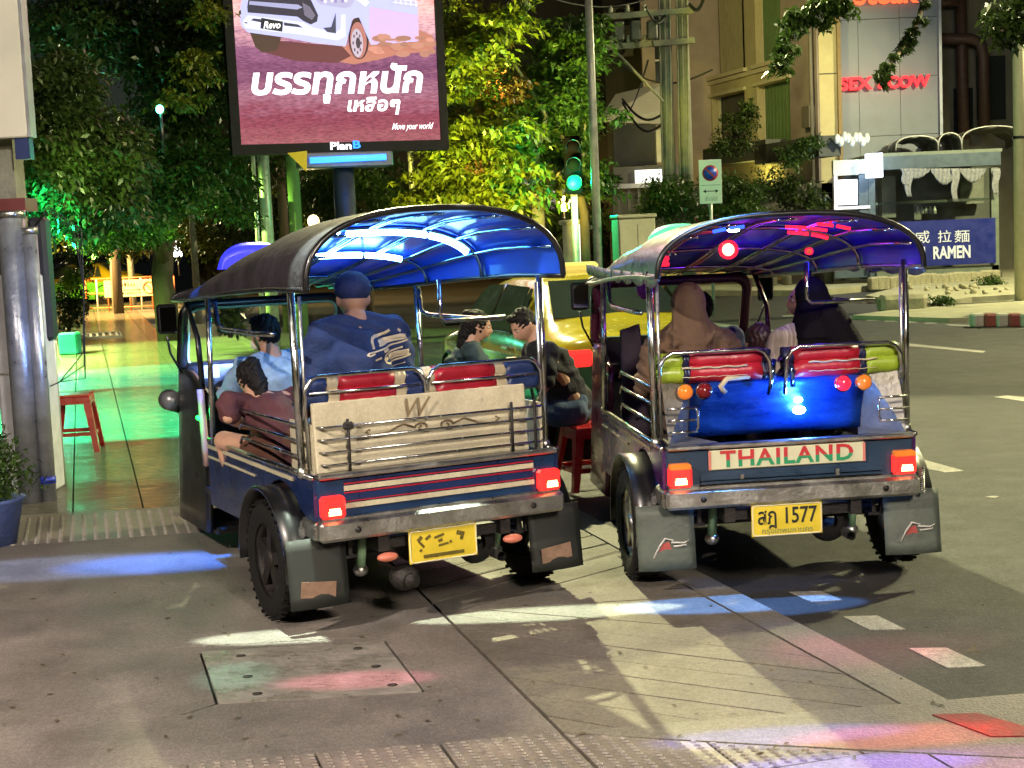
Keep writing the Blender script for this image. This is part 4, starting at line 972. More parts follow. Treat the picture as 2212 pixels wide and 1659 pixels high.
def sit(lean=.0, side=0, knee=.42, drop=.42, spread=.12, arms='lap', head_f=.03, tall=1.0):
    k = tall; J = dict(hip=(0, 0, 0), waist=(side * .3, lean * .35, .17 * k), chest=(side * .7, lean * .75, .34 * k), neck=(side, lean + .01, .50 * k), head=(side * 1.15, lean + .04 + head_f, .635 * k))
    for s, n in ((-1, 'l'), (1, 'r')):
        J['sho' + n] = (side * .9 + s * .185, lean * .92, .445 * k); J['leg' + n] = (s * .09, .03, -.01); J['kne' + n] = (s * spread, knee, .0); J['ank' + n] = (s * spread, knee + .02, -drop)
        if arms == 'lap': J['elb' + n] = (side * .6 + s * .24, lean * .5 + .06, .2); J['wri' + n] = (s * .13, lean * .4 + .27, .12)
        elif arms == 'bar': J['elb' + n] = (side * .6 + s * .3, lean * .7 + .16, .26); J['wri' + n] = (s * .28, lean + .38, .28)
        elif arms == 'eat': J['elb' + n] = (side * .6 + s * .24, lean * .6 + .14, .2); J['wri' + n] = (s * .1, lean + .26, .33)
    return J
skA = skinmat('tan', (.36, .2, .13)); skB = skinmat('light', (.48, .28, .19)); skC = skinmat('brown', (.26, .13, .08))
blackhair = mat('black hair', (.006, .005, .005), .6, spec=.25, var=.3, scale=60, bump=.3, bscale=120, stretch=(6, 6, 1))
cloth = lambda n, c, **k: mat(n, c, .85, var=.2, scale=9, bump=.35, bscale=55, **k)
def tl(tk, x, y, z):                         # a point of a tuk-tuk in the world
    M_ = Matrix.Translation(tk.location) @ Matrix.Rotation(tk.rotation_euler.z, 4, 'Z') @ Matrix.Scale(TS, 4); return M_ @ Vector((x, y, z))
# passenger with the printed shirt
J = sit(lean=.05, knee=.4, tall=1.12, arms='lap'); J['head'] = (0, .11, .675)
t, HM, V = person('large man in a dark cap and navy t-shirt with cream lettering, seen from behind', tl(left_tuk, -.13, .14, .8), R(20), J, skA,
    shirt=cloth('navy shirt', (.012, .03, .11)), bottom=cloth('dark shorts', (.03, .03, .04)), shorts=True, hair=(cloth('navy cap', (.008, .02, .09)), 'cap'), bulk=1.22, hs=1.06, head=(-4, -2), shoes=rubber)
yb = V['chest'].y - .17
wp = mat('shirt print', (.6, .52, .36), .7, var=.15)
from mathutils.bvhtree import BVHTree
shm = [c_ for c_ in t.children if c_.name.startswith('shirt')][0].data
bvh = BVHTree.FromPolygons([v.co[:] for v in shm.vertices], [p_.vertices[:] for p_ in shm.polygons])
for k_, (pts_, rr) in enumerate((([(600, 165), (520, 215), (400, 245), (300, 250), (250, 270), (225, 330), (220, 440)], 24), ([(930, 345), (700, 395), (450, 445), (250, 480), (130, 500), (90, 530), (140, 545), (230, 515)], 13), ([(340, 345), (480, 325), (620, 300), (780, 270), (880, 285)], 34), ([(330, 400), (500, 370), (700, 335), (900, 315)], 17),
    ([(800, 460), (650, 500), (500, 520), (430, 560), (410, 620), (450, 680), (520, 705), (700, 665), (980, 600)], 15), ([(500, 590), (620, 570), (760, 550), (930, 540)], 38), ([(440, 600), (470, 650)], 40), ([(560, 640), (750, 605), (940, 575)], 18), ([(220, 620), (340, 590)], 17), ([(400, 500), (520, 470)], 22), ([(640, 775), (860, 720)], 5), ([(740, 160), (790, 200)], 22))):
    c = MB().m(wp); q = []
    for (a_, b_), (c2_, d2_) in zip(pts_, pts_[1:]):
        for w_ in range(5): q.append((-.02 + (a_ + (c2_ - a_) * w_ / 5 - 70) * .000315, 0, .515 - (b_ + (d2_ - b_) * w_ / 5 - 160) * .000315))
    q.append((-.02 + (pts_[-1][0] - 70) * .000315, 0, .515 - (pts_[-1][1] - 160) * .000315))
    c.tube(q, rr * .000315, 8)
    for n_, v in enumerate(c.v):
        h_ = bvh.ray_cast(Vector((v[0], -1, v[2])), Vector((0, 1, 0)))[0]; c.v[n_] = (v[0], (h_.y if h_ else -.19) + v[1] * .12 - .0025, v[2])
    c.build('shirt_print', parent=t)
# driver of the left tuk-tuk
J = sit(lean=.12, side=-.1, knee=.36, arms='bar', tall=.98)
t, HM, V = person('driver in a pale blue jacket and face mask at the handlebar', tl(left_tuk, -.1, 1.2, .64), R(27), J, skA, bulk=1.12,
    shirt=cloth('pale blue jacket', (.2, .32, .5)), bottom=cloth('dark trousers', (.03, .03, .04)), hair=(blackhair, 'short'), sleeve='long', head=(22, 8), shoes=rubber)
blob('face_mask', [('e', tuple(HM @ Vector((0, .062, -.05))), (.055, .05, .045))], cloth('mask white', (.6, .55, .48)), t, vox=.008)
# second passenger on the left
J = sit(lean=.3, side=-.1, knee=.42, drop=.36, tall=.6, arms='lap', spread=.1)
J['knel'] = (-.22, .55, .03); J['ankl'] = (-.12, .58, -.33)
t, HM, V = person('small passenger in maroon top and brown skirt at the open side', tl(left_tuk, -.36, .46, .68), R(30), J, skB,
    shirt=cloth('maroon top', (.07, .02, .025)), bottom=cloth('brown skirt', (.09, .035, .02)), shorts=True, short_k=.5, hair=(blackhair, 'bun'), head=(10, 30), bulk=.8, hs=.82)
# women in headscarves
def veil(parent, HM, V, m_, w_, down, fold_a=.012, tail=None, back=0, sides=(-1, 1), folds=False):
    T = lambda x, y, z: tuple(HM @ Vector((x, y, z))); n = V['neck']
    P_ = [('e', T(0, -.02, .018), (.098, .112, .122)), ('t', [T(0, -.045, .0), tuple(n + Vector((0, -.03, .04))), tuple(n + Vector((0, -.03, -.05)))], [.1, .118, .155], .9),
          ('t', [tuple(n + Vector((0, -.02, .05))), tuple(n + Vector((0, -.02, -.1))), tuple(n + Vector((0, -.02 - back, -down)))], [.1, w_ * .78, w_], .75)]
    for s in sides: P_.append(('t', [tuple(n + Vector((s * .05, -.02, 0))), tuple(n + Vector((s * .2, -.01, -.1))), tuple(n + Vector((s * .25, 0, -.28)))], [.085, .08, .07]))
    if folds:
        for q in range(6):
            d0 = .03 + .062 * q; wq = .13 + .02 * q; P_.append(('t', [tuple(n + Vector((-wq + 2 * wq * i / 8, -.155 - .012 * q + 2.2 * (-wq + 2 * wq * i / 8) ** 2, .03 - d0 - (.085 + .01 * q) * math.sin(math.pi * (i / 8) ** 1.25) + .02 * math.cos(q * 2.3)))) for i in range(9)], [.006, .017, .021, .022, .022, .021, .019, .015, .006]))
        for q in range(3): P_.append(('t', [T(-.06 + .05 * q, -.1, .06 - .03 * q), T(-.07 + .06 * q, -.125, -.03), tuple(n + Vector((-.1 + .08 * q, -.16, -.06)))], [.008, .012, .012]))
    if tail: P_ += tail
    def d(co):
        z = co[:, 2]; x = co[:, 0]; k = np.clip((n.z + .04 - z) / .15, 0, 1)
        q = z - 1.7 * (x - .02) ** 2 - .12 * x; return fold_a * k * (np.abs(np.sin(q * 36 + .6 * np.sin(x * 14))) ** .7 - .6 + .35 * np.sin(q * 90 + x * 12))
    o = blob('headscarf', P_, m_, parent, vox=.0085, sm=4, disp=d)
    # open the front of the scarf round the face
    bm = bmesh.new(); bm.from_mesh(o.data); I = HM.inverted(); dead = []
    for v in bm.verts:
        q = I @ v.co
        if q.y > .045 and (q.x / .056) ** 2 + ((q.z + .012) / .082) ** 2 < 1: dead.append(v)
    bmesh.ops.delete(bm, geom=dead, context='VERTS'); bm.to_mesh(o.data); bm.free(); return o
J = sit(lean=.03, tall=1.0)
t, HM, V = person('woman in a taupe brown headscarf, her back to the viewer', tl(right_tuk, -.31, .18, .71), R(-2), J, skC, wrinkle=.5,
    shirt=cloth('brown dress', (.08, .045, .03)), bottom=cloth('brown dress', (.08, .045, .03)), sleeve='long', head=(-8, 0))
veil(t, HM, V, cloth('taupe scarf', (.1, .058, .032)), .235, .36, .012, folds=True)
J = sit(lean=.02, tall=1.0); J['elbl'] = (-.27, .02, .22); J['wril'] = (-.38, .2, .2)
t, HM, V = person('woman in a black headscarf and cream striped sleeves, her face turned left', tl(right_tuk, .315, .16, .71), R(12), J, skB,
    shirt=mat('striped cream cloth', (.6, .52, .44), .85, var=.0, c2=(.16, .12, .1), scale=11, stretch=(5, 1, .35), bump=.3), bottom=cloth('black skirt', (.01, .01, .012)), sleeve='long', head=(60, -2))
n_ = V['neck']
veil(t, HM, V, cloth('black scarf', (.004, .0035, .006), spec=.1), .12, .2, .008, tail=[('t', [tuple(n_ + Vector((.06, -.1, .05))), tuple(n_ + Vector((.15, -.13, -.15))), tuple(n_ + Vector((.21, -.15, -.42)))], [.09, .115, .105])], back=.08, sides=(1,))
J = sit(lean=.1, tall=.72, knee=.3, drop=.25); 
for k in J: J[k] = tuple(.82 * x for x in J[k])
t, HM, V = person('small child with dark hair between the two women, only the head showing', tl(right_tuk, .07, .16, .75), R(10), J, skB, shirt=cloth('child shirt', (.25, .1, .15)), bottom=cloth('child trousers', (.05, .05, .08)), hair=(mat('dark brown hair', (.03, .012, .012), .5, var=.3, scale=60), 'crop'), hs=.92, bulk=.7, face=False)
J = sit(lean=.1, knee=.36, arms='bar', tall=1.0)
person('driver in a navy shirt of the waiting tuk-tuk, hidden behind the taupe headscarf', tl(right_tuk, .06, 1.38, .62), R(6), J, skC, shirt=cloth('navy uniform', (.015, .02, .1)), bottom=cloth('dark trousers', (.03, .03, .04)), hair=(blackhair, 'short'), shoes=rubber)
# man and woman on stools between the vehicles
J = sit(lean=.26, knee=.38, drop=.4, arms='eat', head_f=.06)
t, HM, V = person('man in a black t-shirt and blue jeans bending forward on a red stool', (.45, 10.7, .56), R(105), J, skB, shirt=cloth('black shirt', (.008, .01, .02)), bottom=cloth('blue jeans', (.04, .08, .17)), hair=(blackhair, 'short'), head=(12, 38), shoes=rubber)
J = sit(lean=.12, knee=.38, drop=.4, arms='eat')
person('woman with black hair tied back sitting opposite the man in black', (-.42, 10.95, .54), R(-75), J, skB, shirt=cloth('dark teal top', (.03, .06, .07)), bottom=cloth('dark trousers', (.03, .03, .04)), hair=(blackhair, 'bun'), head=(-8, 15), shoes=rubber)

# ================================================================ STOOLS
def stool(label, loc, rz, m_, h=.46, w_=.31):
    t = thing('plastic_stool', label, 'stool', loc, rz, 'plastic stools')
    c = MB().m(m_); c.box((0, 0, h - .015), (w_, w_, .03), bev=.012); c.box((0, 0, h - .05), (w_ * .98, w_ * .98, .05), taper=.97)
    c.build('seat', parent=t)
    for sx in (-1, 1):
        for sy in (-1, 1):
            c = MB().m(m_); a, b_ = w_ / 2 - .025, w_ / 2 + .045
            c.add([(sx * (a + .02), sy * (a - .05), h - .03), (sx * (a + .02), sy * (a + .02), h - .03), (sx * (a - .05), sy * (a + .02), h - .03), (sx * (b_ + .015), sy * (b_ - .03), 0), (sx * (b_ + .015), sy * (b_ + .015), 0), (sx * (b_ - .03), sy * (b_ + .015), 0),
                   (sx * (a + .0), sy * (a - .05), h - .03), (sx * (a), sy * (a), h - .03), (sx * (a - .05), sy * (a), h - .03), (sx * (b_), sy * (b_ - .03), 0), (sx * b_, sy * b_, 0), (sx * (b_ - .03), sy * b_, 0)],
                  [(0, 1, 4, 3), (1, 2, 5, 4), (6, 9, 10, 7), (7, 10, 11, 8), (0, 3, 9, 6), (2, 8, 11, 5), (3, 4, 5, 11, 10, 9), (0, 6, 7, 8, 2, 1)]); c.build('leg', parent=t)
    for k_ in range(4):
        a = k_ * math.pi / 2; d = w_ / 2 + .02; c = MB().m(m_); c.box((0, 0, 0), (w_ - .02, .012, .035), M=Matrix.Rotation(a, 4, 'Z') @ Matrix.Translation((0, d, h * .32))); c.build('brace', parent=t)
        c = MB().m(m_); c.box((0, 0, 0), (w_ - .05, .012, .03), M=Matrix.Rotation(a, 4, 'Z') @ Matrix.Translation((0, w_ / 2 - .005, h - .075))); c.build('apron', parent=t)
    return t
redp = mat('red plastic', (.55, .03, .035), .3, var=.1, coat=.3); brp = mat('dark red plastic', (.42, .02, .018), .28, var=.1, coat=.3)
stool('bright red plastic stool under the man in black', (.53, 10.62, 0), R(20), redp)
stool('red plastic stool hidden under the woman with tied hair', (-.45, 10.95, 0), R(10), redp)
stool('dark red plastic stool on the wet pavement behind the grey pipes', (-4.1, 13.8, 0), R(8), brp, .54, .33)
# ================================================================ BILLBOARD
def fit_text(name, s, m, box, parent, y=-.01, depth=.004, shear=0, bold=0, M=None, boldrel=0):
    """lettering scaled into a box (x0, x1, z0, z1) of the parent's xz plane"""
    o = text(name, s, m, 1.0, parent, Matrix(), depth, shear=shear, bold=boldrel)
    me = o.data; n = len(me.vertices); co = np.empty(n * 3); me.vertices.foreach_get('co', co); co = co.reshape(-1, 3)
    a, b_ = co.min(0), co.max(0); x0, x1, z0, z1 = box
    co[:, 0] = x0 + (co[:, 0] - a[0]) / (b_[0] - a[0]) * (x1 - x0); co[:, 2] = z0 + (co[:, 2] - a[2]) / (b_[2] - a[2]) * (z1 - z0); co[:, 1] += y
    me.vertices.foreach_set('co', co.ravel()); me.update()
    if M: me.transform(M)
    return o
def scribble(parent, box, m, y, n_=9):
    """a line of print too small to read: short uneven strokes"""
    x0, x1, z0, z1 = box; c = MB().m(m)
    for i in range(n_):
        x = x0 + (x1 - x0) * (i + .5) / n_; h_ = (z1 - z0) * rnd.uniform(.55, 1); c.box((x, y, z0 + h_ / 2), ((x1 - x0) / n_ * rnd.uniform(.35, .75), .004, h_))
    o = c.build('small_print', parent=parent); o['kind'] = 'stuff'; return o
BY = 22.0; U = BY / 3200; bb = thing('billboard', 'tall lit advertising screen with a white pickup truck and large Thai lettering', 'billboard', P(739, 303, BY), R(16))
def E(x, y): return ((483.8 + .2916 * x - 739) * U * 1.04, (303 - .2916 * y) * U)      # from the enlarged view of the screen
x0, z0 = E(163, 1058); x1, z1 = E(1572, 1020); ztop = 7.6
scr = bpy.data.materials.new('screen picture'); scr.use_nodes = True; n = scr.node_tree; n.nodes.clear(); L = n.links.new
o_ = n.nodes.new('ShaderNodeOutputMaterial'); em = n.nodes.new('ShaderNodeEmission'); tc = n.nodes.new('ShaderNodeTexCoord'); sp_ = n.nodes.new('ShaderNodeSeparateXYZ'); L(tc.outputs['Object'], sp_.inputs[0])
cr = n.nodes.new('ShaderNodeValToRGB'); mr = n.nodes.new('ShaderNodeMapRange'); mr.inputs['From Min'].default_value = 0; mr.inputs['From Max'].default_value = 2.6
nz = n.nodes.new('ShaderNodeTexNoise'); mp = n.nodes.new('ShaderNodeMapping'); mp.inputs['Scale'].default_value = (1.2, 1, 6); mp.inputs['Rotation'].default_value = (0, R(-14), 0); L(tc.outputs['Object'], mp.inputs[0]); L(mp.outputs[0], nz.inputs['Vector']); nz.inputs['Scale'].default_value = 2.2; nz.inputs['Detail'].default_value = 8; nz.inputs['Roughness'].default_value = .72
ma = n.nodes.new('ShaderNodeMath'); ma.operation = 'MULTIPLY_ADD'; ma.inputs[1].default_value = .35; L(nz.outputs[0], ma.inputs[0]); L(sp_.outputs[2], mr.inputs[0]); L(mr.outputs[0], ma.inputs[2]); L(ma.outputs[0], cr.inputs[0])
r_ = cr.color_ramp; r_.elements[0].position = .1; r_.elements[0].color = (.36, .13, .13, 1); r_.elements[1].position = 1.0; r_.elements[1].color = (1.0, .36, .3, 1)
for p_, c_ in ((.3, (.26, .06, .085)), (.42, (.36, .15, .2)), (.55, (.2, .07, .13)), (.68, (.3, .12, .2)), (.8, (.75, .4, .42)), (.9, (.95, .5, .45))):
    e = r_.elements.new(p_); e.color = (*c_, 1)
m2 = n.nodes.new('ShaderNodeMixRGB'); m2.blend_type = 'MULTIPLY'; m2.inputs[0].default_value = .8; n3 = n.nodes.new('ShaderNodeTexNoise'); n3.inputs['Scale'].default_value = 9; n3.inputs['Detail'].default_value = 9; L(mp.outputs[0], n3.inputs['Vector'])
c3 = n.nodes.new('ShaderNodeValToRGB'); c3.color_ramp.elements[0].position = .35; c3.color_ramp.elements[0].color = (.45, .45, .5, 1); c3.color_ramp.elements[1].position = .62; L(n3.outputs[0], c3.inputs[0])
L(cr.outputs[0], m2.inputs[1]); L(c3.outputs[0], m2.inputs[2]); L(m2.outputs[0], em.inputs[0]); em.inputs[1].default_value = 1.5; L(em.outputs[0], o_.inputs[0])
c = MB().m(scr); c.add([(x0, -.12, z0), (x1, -.12, z0), (x1, -.12, ztop), (x0, -.12, ztop)], [(0, 1, 2, 3)]); so_ = c.build('screen', parent=bb)
FR = mat('screen frame', (.004, .004, .006), .6, spec=.2)
def fbox(xa, xb, za, zb, nm='frame'): c = MB().m(FR); c.box(((xa + xb) / 2, 0, (za + zb) / 2), (xb - xa, .34, zb - za)); return c.build(nm, parent=bb)
xl, zl_ = E(100, 1130); xr, _ = E(1628, 1090)
fbox(xl, x0, zl_, ztop); fbox(x1, xr, zl_, ztop); fbox(x0, x1, zl_, z0)
c = MB().m(FR); c.box(((x0 + x1) / 2, .04, (z0 + ztop) / 2), (x1 - x0, .28, ztop - z0)); c.build('back_box', parent=bb)
lay = [0]
def flat(name, pts, colr, s=1.0, smooth=0):
    """a flat area of the printed picture"""
    lay[0] += 1; c = MB().m(emis('pic %s' % str(colr), colr, s)); q = [E(*p_) for p_ in pts]; y = -.121 - .0006 * lay[0]
    bm = bmesh.new(); vs = [bm.verts.new((a, y, min(b_, ztop))) for a, b_ in q]; f = bm.faces.new(vs); bmesh.ops.triangulate(bm, faces=[f])
    bm.verts.index_update(); c.add([v.co[:] for v in bm.verts], [[v.index for v in f.verts] for f in bm.faces]); bm.free()
    return c.build(name, parent=so_)
def oval(cx, cy, rx, ry, n_=22): return [(cx + rx * math.cos(2 * math.pi * i / n_), cy + ry * math.sin(2 * math.pi * i / n_)) for i in range(n_)]
flat('dust', [(860, 420), (900, 370), (1090, 330), (1250, 350), (1400, 230), (1552, 300), (1560, 410), (1300, 430), (1150, 470), (980, 500), (870, 480)], (.45, .17, .13))
flat('shadow', [(330, 400), (480, 330), (900, 370), (960, 440), (860, 490), (560, 470)], (.12, .03, .04))
flat('tyre', [(270, 270), (480, 300), (470, 350), (440, 400), (345, 410), (300, 370)], (.06, .03, .025))
flat('tyre', oval(1020, 315, 72, 150), (.035, .015, .02))
lav = (.46, .47, .88)
flat('truck_body', [(210, 190), (215, 100), (232, 10), (262, -90), (700, -140), (1010, -120), (1135, 10), (1260, 20), (1455, 60), (1452, 180), (1440, 340), (1105, 362), (1085, 290), (1070, 215), (1030, 165), (985, 175), (955, 245), (935, 315), (925, 372), (700, 345), (500, 305), (255, 268), (215, 225)], lav, 1.1)
flat('door_tone', [(1110, 90), (1455, 150), (1450, 335), (1110, 355), (1095, 250)], (.62, .44, .75), 1.0)
flat('bonnet_edge', [(250, -60), (700, -90), (1000, -60), (1110, 60), (1080, 90), (960, -10), (700, -20), (260, -20)], (.75, .78, .98))
flat('grille', [(262, 90), (290, -40), (640, -50), (700, 40), (745, 150), (735, 195), (690, 215), (640, 190), (600, 160), (262, 130)], (.03, .025, .05))
flat('grille_bar', [(280, 50), (610, 75), (640, 95), (600, 110), (275, 75)], (.35, .35, .6)); flat('grille_bar', [(300, -5), (620, 5), (640, 22), (300, 12)], (.25, .25, .45))
flat('grille_bar', [(640, 60), (690, 90), (725, 150), (700, 185), (650, 150)], (.16, .14, .22))
flat('emblem', oval(450, 5, 52, 36), (.6, .6, .85)); flat('emblem_gap', oval(450, 5, 40, 26), (.05, .04, .07)); flat('emblem_bar', oval(450, 5, 12, 30, 12), (.6, .6, .85))
flat('lower_lip', [(220, 200), (260, 150), (560, 190), (640, 200), (700, 235), (850, 275), (895, 250), (905, 150), (935, 140), (930, 300), (870, 330), (640, 290), (240, 240)], (.7, .72, 1.0))
flat('lower_slot', [(300, 172), (350, 178), (350, 200), (280, 185)], (.03, .03, .06)); flat('lower_slot', [(505, 200), (600, 215), (635, 238), (505, 222)], (.03, .03, .06))
pq = flat('plate', [(352, 168), (500, 195), (490, 266), (343, 242)], (.01, .01, .02))
flat('headlight', [(710, 12), (1055, -25), (975, 90), (935, 102), (760, 72)], (.42, .4, .62)); 
for i in range(9): flat('headlight_spark', oval(775 + 24 * i, 40 + 16 * math.sin(i * 2.2), 11, 15, 8), (.85, .8, 1.0) if i % 2 else (.28, .22, .5))
flat('fog_recess', [(868, 132), (862, 280), (800, 270), (775, 240), (830, 235)], (.05, .05, .1))
for i in range(26):
    dx_, dy_ = rnd.uniform(1090, 1540), rnd.uniform(300, 440); q_ = .7 + .5 * rnd.random(); flat('dust_clod', oval(dx_, dy_, rnd.uniform(14, 60), rnd.uniform(8, 26), 9), (round(.5 * q_, 2), round(.22 * q_, 2), round(.17 * q_, 2)))
flat('wheel_dust', oval(1015, 330, 58, 130), (.42, .16, .15)); flat('rim', oval(1005, 350, 42, 102), (.5, .42, .55)); flat('rim_hub', oval(1012, 350, 16, 40), (.05, .03, .05))
for i in range(8): a = i * math.pi / 4; flat('rim_slot', oval(1005 + 28 * math.cos(a), 350 + 68 * math.sin(a), 6, 13, 8), (.12, .07, .1))
flat('mirror', [(1125, -60), (1245, -60), (1240, 10), (1130, 5)], (.05, .04, .06))
for i in range(5): flat('cage_bar', [(1280 + 36 * i, -40), (1290 + 36 * i, -40), (1300 + 36 * i, 70 + 6 * i), (1290 + 36 * i, 70 + 6 * i)], (.75, .7, .85)); 
for i in range(4): flat('cage_bar', [(1270, -20 + 26 * i), (1450, 0 + 26 * i), (1450, 8 + 26 * i), (1270, -12 + 26 * i)], (.75, .7, .85))
wt = emis('screen white', (1, .98, 1), 1.7)
def et(s, xa, xb, ya, yb_, **k):
    (a, d), (b_, e) = E(xa, yb_), E(xb, ya); fit_text(k.pop('name', 'screen_lettering'), s, k.pop('m', wt), (a, b_, d, e), so_ if 'par' not in k else k.pop('par'), y=k.pop('y', -.165), depth=.002, **k)
et('บรรทุกหนัก', 255, 1462, 495, 778, shear=.18, boldrel=.035)
et('เหลือๆ', 910, 1290, 735, 868, shear=.18, boldrel=.03)
et('Move your world', 1220, 1522, 930, 992, shear=.5, boldrel=.004); et('Revo', 362, 478, 195, 245, shear=.3, boldrel=.02)
et('Plan', 775, 925, 1056, 1112, par=bb, y=-.176, boldrel=.03); et('B', 935, 990, 1050, 1106, par=bb, y=-.176, m=emis('logo blue', (.02, .25, 1), 2), boldrel=.03)
# housing below the screen with the blue tube, and the post
hs_ = mat('grey housing', (.1, .12, .15), .4, .3)
a, b_ = E(560, 1240); c_, d_ = E(1215, 1130); c = MB().m(hs_); c.box(((a + c_) / 2, .05, (b_ + d_) / 2), (c_ - a, .5, d_ - b_), bev=.02); hb = c.build('housing', parent=bb)
c = MB().m(emis('blue tube light', (.03, .2, 1), 3.5)); a, b_ = E(625, 1185); c_, d_ = E(1160, 1175); c.tube([(a, -.23, b_), (c_, -.23, d_)], .045, 12); c.build('light_tube', parent=hb)
c = MB().m(mat('dark post', (.03, .035, .05), .35, .3)); px = E(880, 0)[0]; c.tube([(px, .1, E(0, 1230)[1]), (px, .1, -bb.location.z)], .16, 20); c.build('post', parent=bb)
light('AREA', 'screen_glow', (0, -.4, 1.8), (0, -6, -1.5), 45, (1, .5, .5), parent=bb, size=2.6)
light('POINT', 'tube_glow', ((a + c_) / 2, -.45, b_ - .1), None, 6, (.08, .3, 1), parent=bb, size=.3)

# ================================================================ STREET FURNITURE
galv = mat('galvanised steel', (.42, .42, .38), .45, .4, var=.25, scale=9); concp = mat('weathered concrete post', (.17, .165, .125), .8, var=.3, scale=5, bump=.5)
def pole(name, label, cat, vx, vyb, vxt, Y, r, m_, zb=0, ztop=9, group=None, taper=.75):
    a = P(vx, vyb, Y); t = thing(name, label, cat, (a.x, a.y, zb), 0, group); c = MB().m(m_)
    c.tube([(0, 0, 0), ((P(vxt, 0, Y).x - a.x) * 0, 0, ztop)], [r, r * taper], 14); c.build('shaft', parent=t); return t
t = pole('lamp_post', 'tall slender pale lamp post rising past the middle of the trees', 'lamp post', 1290, 500, 0, 24, .075, galv, ztop=8.2)
c = MB().m(galv); c.tube([(0, 0, 8.1), (-.2, -.3, 8.5), (-.6, -1.2, 8.8)], .04, 8); c.build('arm', parent=t); c = MB().m(galv); c.box((-.75, -1.5, 8.8), (.25, .7, .1), bev=.04); h_ = c.build('lamp_head', parent=t)
c = MB().m(emis('lamp lens', (1, .8, .45), 20)); c.box((-.75, -1.5, 8.74), (.18, .5, .02)); c.build('lens', parent=h_)
# traffic light
a = P(1243, 500, 26); t = thing('traffic_light', 'traffic light showing a bright green lamp in front of the trees', 'traffic light', (a.x, a.y, 0))
c = MB().m(galv); c.tube([(0, 0, 0), (0, 0, 3.1)], .06, 12); c.build('post', parent=t)
tz = P(1243, 395, 26).z; c = MB().m(mat('signal black', (.003, .003, .003), .9, spec=.05)); c.box((0, -.12, tz + .3), (.3, .2, 1.0), bev=.04); hd = c.build('signal_head', parent=t)
for k_, (dz, m_) in enumerate(((0, emis('green signal', (.0, 1, .16), 2.6)), (.3, mat('dark amber', (.004, .003, .001), .9, spec=.05)), (.6, mat('dark red glass', (.004, .001, .001), .9, spec=.05)))):
    c = MB().m(m_); c.disc((0, -.23, tz + dz), .13 if k_ == 0 else .1, (0, -1, 0), .02, 20); c.build('lamp', parent=hd)
    c = MB().m(black); c.grid(lambda u, v: (.125 * math.cos(R(200 * u - 10)), -.22 - .16 * v, tz + dz + .125 * math.sin(R(200 * u - 10))), 12, 1); c.build('visor', parent=hd, solid=.008)
light('POINT', 'signal_glow', (0, -.9, tz), None, 330, (0, 1, .36), parent=t, size=.1)
# no parking sign
a = P(1537, 500, 30); t = thing('no_parking_sign', 'white no parking sign with a blue disc, red slash and a double arrow', 'road sign', (a.x, a.y, 0))
u = 30 / 3200; Z = lambda vy, vx=1537, Y=30: P(vx, vy, Y).z
c = MB().m(galv); c.tube([(0, 0, 0), (0, 0, Z(350))], .035, 8); c.build('post', parent=t)
sw = mat('sign white', (.75, .75, .68), .4, var=.05); c = MB().m(sw); c.box((0, -.05, (Z(345) + Z(440)) / 2), (48 * u, .02, Z(345) - Z(440)), bev=.005); pn = c.build('panel', parent=t)
zc = Z(374); c = MB().m(mat('sign red', (.55, .02, .03), .4, var=0)); c.disc((0, -.062, zc), 17 * u, (0, -1, 0), .004, 28); c.build('ring', parent=pn)
c = MB().m(mat('sign blue', (.01, .05, .45), .4, var=0)); c.disc((0, -.066, zc), 13.5 * u, (0, -1, 0), .004, 28); c.build('disc', parent=pn)
c = MB().m(mat('sign red', (.55, .02, .03))); c.box((0, -.073, zc), (29 * u, .004, 3.4 * u), rot=(0, R(45), 0)); c.build('slash', parent=pn)
c = MB().m(inkm); zz = Z(413); c.box((0, -.064, zz), (22 * u, .004, 1.8 * u))
for s in (-1, 1): c.add([(s * 17 * u, -.064, zz), (s * 10 * u, -.064, zz + 4 * u), (s * 10 * u, -.064, zz - 4 * u)], [(0, 1, 2)])
c.build('arrow', parent=pn); c = MB().m(inkm); c.box((0, -.0615, Z(400)), (42 * u, .003, .8 * u)); c.build('divider', parent=pn)
scribble(pn, (-14 * u, 14 * u, Z(434), Z(424)), mat('sign grey print', (.4, .4, .35), .5, var=0), -.063)
